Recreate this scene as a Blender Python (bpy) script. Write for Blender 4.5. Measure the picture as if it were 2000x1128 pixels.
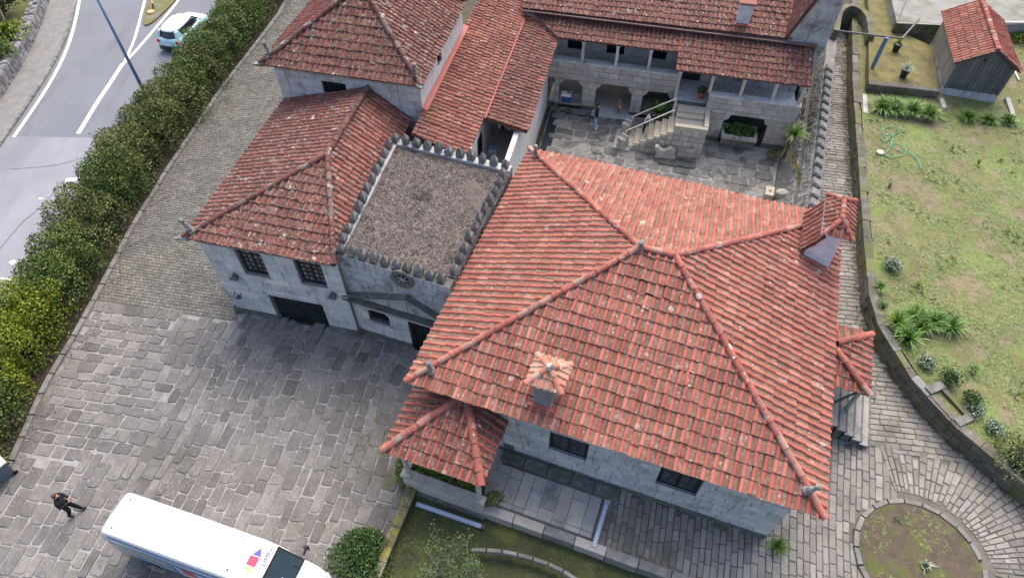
import bpy, math, random
from mathutils import Vector, Matrix
random.seed(7)
R = math.radians
for o in list(bpy.data.objects): bpy.data.objects.remove(o)
scene = bpy.context.scene
COL = scene.collection

# ------------------------------------------------------------------ camera, sky, sun, exposure
CAM_H, CAM_F, TILT = 25.0, 1300.0, math.atan2(1036.0, 1300.0)
cam_data = bpy.data.cameras.new('camera')
cam = bpy.data.objects.new('camera', cam_data); COL.objects.link(cam)
cam.location = (0, 0, CAM_H); cam.rotation_euler = (TILT, 0, 0)
cam_data.sensor_width = 36; cam_data.lens = 36*CAM_F/2000; cam_data.clip_end = 600
scene.camera = cam
SUN_EL, SUN_AZ = 54.0, 16.0        # azimuth clockwise from +Y (the sun stands behind and right, veiled by cloud)
world = bpy.data.worlds.new('World'); scene.world = world; world.use_nodes = True
wn = world.node_tree.nodes; wl = world.node_tree.links; wn.clear()
sky = wn.new('ShaderNodeTexSky'); sky.sky_type = 'NISHITA'; sky.sun_disc = False
sky.sun_elevation = R(SUN_EL); sky.sun_rotation = R(SUN_AZ); sky.air_density = 1.0; sky.dust_density = 5.0; sky.ozone_density = .6
bg = wn.new('ShaderNodeBackground'); bg.inputs['Strength'].default_value = 0.15
wo = wn.new('ShaderNodeOutputWorld')
wl.new(sky.outputs[0], bg.inputs[0]); wl.new(bg.outputs[0], wo.inputs[0])
sun_data = bpy.data.lights.new('sun', 'SUN'); sun_data.energy = 1.05; sun_data.angle = R(50); sun_data.color = (1.0, .96, .9)
sun = bpy.data.objects.new('sun', sun_data); COL.objects.link(sun)
sd = Vector((math.sin(R(SUN_AZ))*math.cos(R(SUN_EL)), math.cos(R(SUN_AZ))*math.cos(R(SUN_EL)), math.sin(R(SUN_EL))))
sun.rotation_euler = sd.to_track_quat('Z', 'Y').to_euler(); sun.location = sd*80
vs = scene.view_settings
vs.view_transform = 'Standard'; vs.look = 'None'; vs.gamma = 1; vs.use_curve_mapping = False; vs.exposure = 1.2

# ------------------------------------------------------------------ measuring: a point of the photograph (2000 x 1128) to a point at height z
FWD = Vector((0, math.sin(TILT), -math.cos(TILT))); UPV = Vector((0, math.cos(TILT), math.sin(TILT)))
def ray(u, v): return FWD + Vector((1, 0, 0))*((u-1000)/CAM_F) + UPV*((564-v)/CAM_F)
def at(u, v, z=0.0):
    d = ray(u, v); t = (z-CAM_H)/d.z
    return Vector((d.x*t, d.y*t, z))
def pix(p):
    q = Vector(p)-Vector((0, 0, CAM_H)); w = q.dot(FWD)
    return 1000+CAM_F*q.x/w, 564-CAM_F*q.dot(UPV)/w, w
def ats(pts, z=0.0): return [at(u, v, z) for u, v in pts]
class Frame:
    def __init__(s, deg):
        s.ang = R(deg); s.e1 = Vector((math.cos(s.ang), math.sin(s.ang), 0)); s.e2 = Vector((-s.e1.y, s.e1.x, 0))
    def p(s, a, b, z=0.0): return s.e1*a + s.e2*b + Vector((0, 0, z))
    def loc(s, p): return p.dot(s.e1), p.dot(s.e2)
    def at(s, u, v, z): return s.loc(at(u, v, z))
FM, FT, FG = Frame(-20), Frame(-13), Frame(-12.6)

# ------------------------------------------------------------------ materials
MATS = {}
def rgb(c): return (c[0], c[1], c[2], 1)
class NT:
    def __init__(s, name):
        s.m = bpy.data.materials.new(name); s.m.use_nodes = True
        s.n = s.m.node_tree.nodes; s.l = s.m.node_tree.links
        s.bsdf = s.n['Principled BSDF']; s.pos = None
    def new(s, t, **kw):
        nd = s.n.new(t)
        for k, v in kw.items(): setattr(nd, k, v)
        return nd
    def link(s, a, b): s.l.new(a, b)
    def coord(s, stretch=None):
        if s.pos is None:
            s.pos = s.new('ShaderNodeNewGeometry')
        if stretch:
            mp = s.new('ShaderNodeMapping'); mp.inputs['Scale'].default_value = stretch[:3]
            if len(stretch) > 3: mp.inputs['Rotation'].default_value = (0, 0, stretch[3])
            s.link(s.pos.outputs['Position'], mp.inputs['Vector']); return mp.outputs[0]
        return s.pos.outputs['Position']
    def noise(s, scale, detail=4, rough=.6, stretch=None, dist=0.0):
        t = s.new('ShaderNodeTexNoise'); t.inputs['Scale'].default_value = scale; t.inputs['Detail'].default_value = detail
        t.inputs['Roughness'].default_value = rough; t.inputs['Distortion'].default_value = dist
        s.link(s.coord(stretch), t.inputs['Vector']); return t.outputs['Fac']
    def voro(s, scale, out='Distance'):
        t = s.new('ShaderNodeTexVoronoi'); t.inputs['Scale'].default_value = scale
        s.link(s.coord(), t.inputs['Vector']); return t.outputs[out]
    def rng(s, fac, lo, hi, a=0.0, b=1.0):
        t = s.new('ShaderNodeMapRange'); t.inputs[1].default_value = lo; t.inputs[2].default_value = hi
        t.inputs[3].default_value = a; t.inputs[4].default_value = b; t.clamp = True
        s.link(fac, t.inputs[0]); return t.outputs[0]
    def math(s, op, a, b):
        t = s.new('ShaderNodeMath', operation=op)
        for i, x in enumerate((a, b)):
            if isinstance(x, (int, float)): t.inputs[i].default_value = x
            else: s.link(x, t.inputs[i])
        return t.outputs[0]
    def mix(s, fac, a, b, blend='MIX'):
        t = s.new('ShaderNodeMix', data_type='RGBA', blend_type=blend)
        for i, x in ((0, fac), (6, a), (7, b)):
            if isinstance(x, (int, float)): t.inputs[i].default_value = x
            elif isinstance(x, tuple): t.inputs[i].default_value = rgb(x)
            else: s.link(x, t.inputs[i])
        return t.outputs[2]
    def piece(s):          # one random number for each loose piece, an object of its own or an island of a joined mesh
        s.coord(); oi = s.new('ShaderNodeObjectInfo')
        return s.math('FRACT', s.math('ADD', oi.outputs['Random'], s.pos.outputs['Random Per Island']), 0)
def mat(name, c1, c2=None, scale=2.0, rough=.85, bump=.0, bscale=40.0, rnd=0.0, layers=(), spec=.3, metal=0.0, stretch=None, bdist=.01, alt=None):
    """Colour grain between c1 and c2, layers of wear (colour, scale, low, high, amount), a random tone for each piece."""
    if name in MATS: return MATS[name]
    t = NT(name)
    col = t.mix(t.rng(t.noise(scale, 4, .65, stretch), .35, .65), c1, c2 or c1)
    if rnd or alt: pr = t.piece()
    if alt: col = t.mix(t.rng(pr, alt[1], alt[2], 0, alt[3] if len(alt) > 3 else 1), col, alt[0])
    for L in layers:
        c, sc, lo, hi, am = L[:5]
        kind = L[5] if len(L) > 5 else 'n'
        if kind == 'v':
            vt = t.new('ShaderNodeTexVoronoi'); vt.inputs['Scale'].default_value = sc; t.link(t.coord(), vt.inputs['Vector'])
            sp = t.new('ShaderNodeSeparateColor'); t.link(vt.outputs['Color'], sp.inputs[0])
            rad = t.math('MULTIPLY', t.math('POWER', sp.outputs[0], 2.5), hi)
            dd = t.math('SUBTRACT', rad, vt.outputs['Distance'])
            f = t.math('MULTIPLY', t.rng(dd, 0, .03, 0, am), t.rng(t.noise(.55, 2), .42, .60, .05, 1.0))
        elif kind == 'a':
            at_ = t.new('ShaderNodeAttribute'); at_.attribute_name = L[6]
            f = t.math('MULTIPLY', at_.outputs['Fac'], t.rng(t.noise(sc, 3), lo, hi, 0, am))
        else: f = t.rng(t.noise(sc, 3, .7, L[6] if len(L) > 6 else None), lo, hi, 0, am)
        col = t.mix(f, col, c)
    if rnd:
        v = t.rng(t.math('FRACT', t.math('MULTIPLY', pr, 7.31), 0), 0, 1, 1-rnd, 1+rnd)
        mx = t.new('ShaderNodeVectorMath', operation='SCALE'); t.link(col, mx.inputs[0]); t.link(v, mx.inputs['Scale']); col = mx.outputs[0]
    t.link(col, t.bsdf.inputs['Base Color'])
    t.bsdf.inputs['Roughness'].default_value = rough
    t.bsdf.inputs['Specular IOR Level'].default_value = spec
    t.bsdf.inputs['Metallic'].default_value = metal
    if bump:
        b = t.new('ShaderNodeBump'); b.inputs['Strength'].default_value = bump; b.inputs['Distance'].default_value = bdist
        t.link(t.noise(bscale, 2, .7), b.inputs['Height']); t.link(b.outputs[0], t.bsdf.inputs['Normal'])
    MATS[name] = t.m
    return t.m
def plain(name, c, rough=.5, spec=.5, metal=0.0, coat=0.0, emit=0):
    if name in MATS: return MATS[name]
    t = NT(name)
    col = t.mix(t.rng(t.noise(6, 4), .3, .7), tuple(x*.92 for x in c), c)
    t.link(col, t.bsdf.inputs['Base Color']); t.bsdf.inputs['Roughness'].default_value = rough
    t.bsdf.inputs['Specular IOR Level'].default_value = spec; t.bsdf.inputs['Metallic'].default_value = metal
    t.bsdf.inputs['Coat Weight'].default_value = coat; t.bsdf.inputs['Coat Roughness'].default_value = .08
    MATS[name] = t.m; return t.m

GREYLICH = (.42, .40, .35)
def tile_mat(name, c1, c2, pan, pan_amt, lich=.5, spots=.5, rnd=.18, moss=.0, alt=(.45, .17, .10), grime=.3):
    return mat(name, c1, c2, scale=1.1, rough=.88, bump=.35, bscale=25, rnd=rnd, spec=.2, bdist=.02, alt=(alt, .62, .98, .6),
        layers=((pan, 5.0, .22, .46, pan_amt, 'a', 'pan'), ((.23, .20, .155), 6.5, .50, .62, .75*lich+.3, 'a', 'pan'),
                (GREYLICH, 2.2, .60, .72, lich),
                ((.30, .29, .26), 7.0, .60, .70, lich),
                ((.07, .05, .045), 1.3, .56, .75, grime),
                ((.17, .16, .03), .9, .68, .74, moss),
                ((.50, .48, .41), 2.2, .10, .26, spots, 'v'),
                ((.50, .48, .41), 5.5, .10, .30, spots, 'v')))
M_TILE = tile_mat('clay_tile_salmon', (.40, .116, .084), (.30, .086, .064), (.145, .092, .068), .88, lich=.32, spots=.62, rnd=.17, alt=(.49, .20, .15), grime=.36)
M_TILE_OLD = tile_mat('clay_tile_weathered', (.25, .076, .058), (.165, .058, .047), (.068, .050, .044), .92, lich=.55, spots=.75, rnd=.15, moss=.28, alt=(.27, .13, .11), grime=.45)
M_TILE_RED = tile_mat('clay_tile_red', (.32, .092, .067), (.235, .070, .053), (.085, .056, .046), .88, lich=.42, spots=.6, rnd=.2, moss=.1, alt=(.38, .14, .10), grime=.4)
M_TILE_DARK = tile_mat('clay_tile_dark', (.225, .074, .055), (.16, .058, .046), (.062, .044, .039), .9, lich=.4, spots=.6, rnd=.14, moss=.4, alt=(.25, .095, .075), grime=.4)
M_RIDGE = tile_mat('ridge_clay', (.36, .115, .085), (.27, .09, .07), (.3, .2, .15), .0, lich=.85, spots=.9, rnd=.18, alt=(.34, .26, .21), grime=.35)
M_RIDGE_OLD = tile_mat('ridge_clay_old', (.15, .058, .048), (.095, .05, .044), (.3, .2, .15), .0, lich=.8, spots=.8, rnd=.2, moss=.5, alt=(.20, .17, .14), grime=.6)
M_TILE_PALE = tile_mat('clay_tile_bleached', (.46, .19, .13), (.38, .15, .11), (.30, .22, .17), .5, lich=.75, spots=.9, rnd=.2, alt=(.50, .42, .34), grime=.1)
M_FLASH = plain('red_painted_flashing', (.36, .095, .07), .7)
M_UNDER = mat('roof_underlay', (.16, .06, .045), (.11, .05, .04), 3)
M_GRANITE = mat('granite_ashlar', (.51, .505, .50), (.41, .405, .40), 1.6, .85, .3, 60, rnd=.10, spec=.25, alt=((.56, .53, .48), .75, 1.0),
    layers=(((.60, .58, .53), 3.0, .58, .7, .35), ((.12, .115, .11), .9, .54, .74, .6), ((.25, .24, .225), 7, .56, .68, .4), ((.15, .145, .14), 2.2, .56, .7, .5, 'n', (1.5, 1.5, .3))))
M_GRANITE_D = mat('granite_stained', (.40, .405, .41), (.30, .303, .308), 1.3, .88, .35, 50, rnd=.12, spec=.2,
    layers=(((.06, .06, .062), .9, .52, .68, .75), ((.46, .45, .42), 3.5, .6, .7, .5), ((.04, .042, .045), 3.0, .55, .68, .5, 'n', (1.6, 1.6, .25))))
M_GRANITE_W = mat('granite_warm', (.43, .40, .355), (.33, .31, .28), 1.6, .87, .3, 50, rnd=.12, spec=.2,
    layers=(((.50, .47, .41), 4, .58, .7, .4), ((.12, .115, .10), 1.2, .58, .76, .5)))
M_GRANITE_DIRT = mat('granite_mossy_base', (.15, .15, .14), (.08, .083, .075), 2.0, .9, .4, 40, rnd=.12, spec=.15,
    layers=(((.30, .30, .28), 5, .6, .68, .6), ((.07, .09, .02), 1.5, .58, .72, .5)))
M_MORTAR = mat('lime_mortar', (.26, .257, .25), (.19, .188, .183), 5, .95, .3, 60)
M_MORTAR_D = mat('dark_joint', (.13, .125, .115), (.08, .078, .07), 4, .95, .3, 60)
M_PLASTER = mat('white_plaster', (.56, .55, .53), (.47, .46, .445), 1.5, .9, .1, 50, layers=(((.30, .30, .29), 1.4, .60, .75, .45), ((.44, .43, .41), 6, .58, .68, .35)))
M_PLASTER_B = mat('ochre_plaster', (.36, .31, .235), (.28, .245, .19), 1.2, .92, .1, 50, layers=(((.17, .155, .13), 1.2, .55, .75, .5),))
M_DARKWOOD = mat('dark_green_paint', (.012, .020, .022), (.008, .013, .015), 8, .45, .1, 60, spec=.4, rnd=.15)
M_GLASS = plain('window_glass', (.018, .022, .028), .08, .6)
M_GLASS_P = mat('curtained_pane', (.20, .17, .16), (.10, .085, .085), 6, .12, rnd=.4, spec=.5)
M_DARK = plain('dark_interior', (.012, .012, .014), .9, .1)
M_STEEL = plain('galvanised_steel', (.30, .32, .35), .45, .5, .6)
M_BLUESTEEL = plain('blue_grey_steel', (.13, .21, .36), .5, .5, .2)
M_ZINC = plain('copper_brown_gutter', (.16, .10, .10), .5, .5, .3)
M_WHITE = plain('white_paint', (.80, .80, .80), .45)
M_BLACK = plain('black_plastic', (.015, .015, .017), .45)
M_RUBBER = plain('tyre_rubber', (.018, .018, .019), .8, .2)

# ------------------------------------------------------------------ meshes and objects
class MB:
    def __init__(s): s.v = []; s.f = []; s.a = None
    def vert(s, p): s.v.append(tuple(p)); return len(s.v)-1
    def poly(s, pts): s.f.append([s.vert(p) for p in pts]); return s
    def prism(s, pts, z0, z1, bottom=False):
        n = len(pts); lo = [s.vert((p[0], p[1], z0)) for p in pts]; hi = [s.vert((p[0], p[1], z1)) for p in pts]
        for i in range(n):
            j = (i+1) % n; s.f.append([lo[i], lo[j], hi[j], hi[i]])
        s.f.append(hi)
        if bottom: s.f.append(lo[::-1])
        return s
    def hexa(s, b, t):          # four bottom points, four top points
        lo = [s.vert(p) for p in b]; hi = [s.vert(p) for p in t]
        for i in range(4):
            j = (i+1) % 4; s.f.append([lo[i], lo[j], hi[j], hi[i]])
        s.f.append(hi); s.f.append(lo[::-1]); return s
    def box(s, fr, a0, a1, b0, b1, z0, z1):
        P = fr.p
        return s.hexa([P(a0, b0, z0), P(a1, b0, z0), P(a1, b1, z0), P(a0, b1, z0)], [P(a0, b0, z1), P(a1, b0, z1), P(a1, b1, z1), P(a0, b1, z1)])
    def slab(s, pts, n, th):    # polygon thickened along -n
        k = len(pts); n = Vector(n)*th
        hi = [s.vert(p) for p in pts]; lo = [s.vert(Vector(p)-n) for p in pts]
        for i in range(k):
            j = (i+1) % k; s.f.append([lo[i], lo[j], hi[j], hi[i]])
        s.f.append(hi); s.f.append(lo[::-1]); return s
    def tube(s, pts, r, n=8, cap=True):
        pts = [Vector(p) for p in pts]; rings = []
        rs = r if isinstance(r, (list, tuple)) else [r]*len(pts)
        for i, p in enumerate(pts):
            d = (pts[min(i+1, len(pts)-1)]-pts[max(i-1, 0)]).normalized()
            x = d.cross(Vector((0, 0, 1)))
            if x.length < .05: x = d.cross(Vector((0, 1, 0)))
            x.normalize(); y = d.cross(x)
            rings.append([s.vert(p+(x*math.cos(2*math.pi*k/n)+y*math.sin(2*math.pi*k/n))*rs[i]) for k in range(n)])
        for A, B in zip(rings, rings[1:]):
            for k in range(n):
                j = (k+1) % n; s.f.append([A[k], A[j], B[j], B[k]])
        if cap: s.f.append(rings[0][::-1]); s.f.append(rings[-1])
        return s
    def lathe(s, c, prof, n=12, sx=1.0, sy=1.0, rot=None):   # prof: (radius, z)
        c = Vector(c); rings = []
        for r, z in prof:
            ring = []
            for k in range(n):
                q = Vector((r*sx*math.cos(2*math.pi*k/n), r*sy*math.sin(2*math.pi*k/n), z))
                if rot: q = rot @ q
                ring.append(s.vert(c+q))
            rings.append(ring)
        for A, B in zip(rings, rings[1:]):
            for k in range(n):
                j = (k+1) % n; s.f.append([A[k], A[j], B[j], B[k]])
        s.f.append(rings[0][::-1]); s.f.append(rings[-1]); return s
    def loft(s, rings, close=True, caps=True):
        rr = [[s.vert(p) for p in r] for r in rings]; n = len(rr[0])
        for A, B in zip(rr, rr[1:]):
            for k in range(n if close else n-1):
                j = (k+1) % n; s.f.append([A[k], A[j], B[j], B[k]])
        if caps: s.f.append(rr[0][::-1]); s.f.append(rr[-1])
        return s
    def mesh(s, name, m, smooth=False):
        me = bpy.data.meshes.new(name); me.from_pydata(s.v, [], s.f)
        if m: me.materials.append(m)
        if smooth: me.shade_smooth()
        if s.a:
            for k, vals in s.a.items():
                at_ = me.attributes.new(k, 'FLOAT', 'POINT'); at_.data.foreach_set('value', vals)
        return me
WM = {}
def link(o, parent=None, basis=None):
    COL.objects.link(o)
    if basis is not None: o.matrix_basis = basis
    if parent is not None:
        o.parent = parent; o.matrix_parent_inverse = WM[parent.name].inverted()
    WM[o.name] = basis.copy() if basis is not None else Matrix.Identity(4)
    return o
def put(name, mb, m, parent=None, smooth=False, basis=None, kind=None, label=None):
    me = mb if isinstance(mb, bpy.types.Mesh) else mb.mesh(name, m, smooth)
    o = link(bpy.data.objects.new(name, me), parent, basis)
    if kind: o['kind'] = kind
    if label: o['label'] = label
    return o
def tag(o, label, cat, group=None):
    o['label'] = label; o['category'] = cat
    if group: o['group'] = group
    return o
def thing(name, label, cat, loc, group=None):
    o = bpy.data.objects.new(name, None); o.empty_display_size = .3
    link(o, None, Matrix.Translation(Vector(loc)))
    return tag(o, label, cat, group)
def structure(name, mb, m, smooth=False):
    o = put(name, mb, m, None, smooth); o['kind'] = 'structure'; return o
def lerp(a, b, t): return a+(b-a)*t

# ------------------------------------------------------------------ roof tiles
def visible_size(p, r=.3):
    u, v, w = pix(p)
    if u < -20 or u > 2020 or v < -20 or v > 1148: return 0
    return CAM_F*r/w
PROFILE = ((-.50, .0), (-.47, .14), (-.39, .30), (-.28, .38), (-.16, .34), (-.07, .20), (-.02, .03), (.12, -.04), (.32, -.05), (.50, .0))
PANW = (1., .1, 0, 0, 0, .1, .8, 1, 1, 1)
def tile_verts(pitch, length, thick=.03, lift=.045):
    vs_ = []
    for (t, n0) in ((0, -thick), (0, 0), (length, 0)):
        for (x, h) in PROFILE:
            n = h*pitch*.50 + (lift if t == 0 else 0) + n0
            vs_.append((x*pitch, t, n))
    k = len(PROFILE); fs = []
    for r in range(2):
        for i in range(k-1): fs.append((r*k+i, r*k+i+1, (r+1)*k+i+1, (r+1)*k+i))
    return vs_, fs
def clip_range(poly, s):
    ts = []
    n = len(poly)
    for i in range(n):
        (s0, t0), (s1, t1) = poly[i], poly[(i+1) % n]
        if abs(s1-s0) < 1e-9:
            if abs(s-s0) < 1e-6: ts += [t0, t1]
            continue
        if min(s0, s1)-1e-9 <= s <= max(s0, s1)+1e-9: ts.append(t0+(t1-t0)*(s-s0)/(s1-s0))
    return (min(ts), max(ts)) if ts else None
class Roof:
    """The tiled roof of one building: slopes, tiles, ridge tiles. The part roof carries them as its sub-parts."""
    def __init__(s, owner, pitch, course, m, ridge_m, thick=.16):
        s.owner = owner; s.pitch = pitch; s.course = course; s.m = m; s.ridge_m = ridge_m; s.thick = thick
        s.ph = random.uniform(0, 6); s.cand = []; s.cut = MB(); s.cut.a = {'pan': []}; s.under = MB(); s.caps = []
    def face(s, pts, m=None, pitch=None, course=None):      # first edge = eave, left to right as seen from outside
        pts = [Vector(p) for p in pts]
        ex = (pts[1]-pts[0]).normalized(); n = None
        n = ex.cross(pts[2]-pts[0]).normalized()
        if n.z < 0: raise ValueError('slope wound the wrong way')
        ey = n.cross(ex); o = pts[0]
        poly = [((p-o).dot(ex), (p-o).dot(ey)) for p in pts]
        s.under.slab([p-n*.03 for p in pts], n, s.thick)
        pitch = pitch or s.pitch; course = course or s.course
        vs_, fs = tile_verts(pitch, course*1.10)
        k = len(PROFILE)
        smin = min(p[0] for p in poly); smax = max(p[0] for p in poly)
        nc = max(1, round((smax-smin)/pitch)); w = (smax-smin)/nc
        for c in range(nc):
            sc = smin+(c+.5)*w
            wob = random.uniform(-.015, .015)
            rr = clip_range(poly, min(max(sc, smin+1e-4), smax-1e-4))
            cols = [clip_range(poly, min(max(sc+x*w, smin+1e-4), smax-1e-4)) for x, h in PROFILE]
            lo = min(q[0] for q in cols); hi = max(q[1] for q in cols)
            i0 = math.floor(lo/course); i1 = math.ceil(hi/course)
            for i in range(i0, i1):
                t0 = i*course-.05+wob; jl = random.uniform(0, .016)+.022*math.sin(sc*.8+i*.35+s.ph)*math.sin(i*course*.9+sc*.4); jr = random.gauss(0, .018); jx = random.gauss(0, .008); t0 += random.gauss(0, .013)-(.07 if random.random() < .012 else 0)
                full = all(q[0] <= t0+.06 and q[1] >= t0+course*1.1 for q in cols)
                if full:
                    org = o+ex*(sc+jx)+ey*t0+n*jl
                    s.cand.append((visible_size(org, pitch), org, ex, ey, n, jr, w/pitch, (vs_, fs), pitch, m or s.m))
                    continue
                base = []; ok = False
                for vi, (x, t, h) in enumerate(vs_):
                    q = cols[vi % k]; tt = t0+t
                    cl = min(max(tt, q[0]-.05), q[1])
                    base.append(o+ex*(sc+x*w/pitch)+ey*cl+n*(h+jl))
                L = max((base[2*k+j]-base[k+j]).length for j in range(k))
                if L < .03: continue
                off = len(s.cut.v)
                s.cut.v += [tuple(p) for p in base]; s.cut.f += [[off+q for q in f] for f in fs]
                s.cut.a['pan'] += [PANW[j % k] for j in range(len(base))]
    def cap(s, p0, p1, r=.15, step=.42, m=None, mortar=True):
        p0 = Vector(p0); p1 = Vector(p1); d = p1-p0; L = d.length; d.normalize()
        side = d.cross(Vector((0, 0, 1))).normalized(); up = side.cross(d)
        k = max(1, round(L/step)); st = L/k
        for i in range(k):
            s.caps.append((p0+d*(st*i-.04)+up*(random.uniform(-.006, .012)), side, d, up, r, st+.10, m or s.ridge_m, random.uniform(-.05, .05)))
    def finish(s, limit=300, under_m=None):
        s.part = put('roof', s.under, under_m or M_UNDER, s.owner)
        s.cand.sort(key=lambda q: -q[0])
        top = [q for q in s.cand if q[0] > 0][:limit]; ids = set(id(q) for q in top)
        meshes = {}
        for q in top:
            _, org, ex, ey, n, jr, sc, (vs_, fs), pitch, m = q
            key = (id(vs_), m.name)
            if key not in meshes:
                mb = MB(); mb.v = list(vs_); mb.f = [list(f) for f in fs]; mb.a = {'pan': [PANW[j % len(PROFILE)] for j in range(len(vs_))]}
                meshes[key] = mb.mesh('tile', m, False)
            b = Matrix((ex, ey, n)).transposed().to_4x4() @ Matrix.Rotation(jr, 4, 'Z') @ Matrix.Diagonal((sc, 1, 1, 1))
            b.translation = org
            put('tile', meshes[key], None, s.part, basis=b)
        rest = {}
        for q in s.cand:
            if id(q) in ids: continue
            _, org, ex, ey, n, jr, sc, (vs_, fs), pitch, m = q
            mb = rest.setdefault(m.name, MB());
            if mb.a is None: mb.a = {'pan': []}
            off = len(mb.v); c_, s_ = math.cos(jr), math.sin(jr)
            for j, (x, t, h) in enumerate(vs_):
                x *= sc; mb.v.append(tuple(org+ex*(x*c_-t*s_)+ey*(x*s_+t*c_)+n*h)); mb.a['pan'].append(PANW[j % len(PROFILE)])
            mb.f += [[off+i for i in f] for f in fs]
        if s.cut.v:
            mb = rest.setdefault(s.m.name, MB())
            if mb.a is None: mb.a = {'pan': []}
            off = len(mb.v); mb.v += s.cut.v; mb.f += [[off+i for i in f] for f in s.cut.f]; mb.a['pan'] += s.cut.a['pan']
        for mn, mb in rest.items():
            put('tiles', mb, bpy.data.materials[mn], s.part, False, kind='stuff')
        cm = {}
        for (p, side, d, up, r, L, m, tw) in s.caps:
            key = (round(r, 3), round(L, 2), m.name)
            if key not in cm:
                mb = MB(); mb.a = {'pan': []}; nn = 11; rings = []
                for (y, rad, lift) in ((0, r*.88, .012), (0, r*1.0, .014), (L*.5, r*.96, .005), (L, r*.93, -.004)):
                    ring = []
                    for i in range(nn):
                        a = math.pi*i/(nn-1); ring.append((math.cos(a)*rad*-1, y, math.sin(a)*rad*.95+lift-.03))
                    rings.append(ring)
                mb.loft([[Vector(q) for q in rg] for rg in rings], close=False, caps=False); mb.a['pan'] = [0.0]*len(mb.v)
                cm[key] = mb.mesh('ridge_tile', m, False)
            b = Matrix((side, d, up)).transposed().to_4x4() @ Matrix.Rotation(tw, 4, 'Z'); b.translation = p
            put('ridge_tile', cm[key], None, s.part, basis=b)
        return s.part

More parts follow.
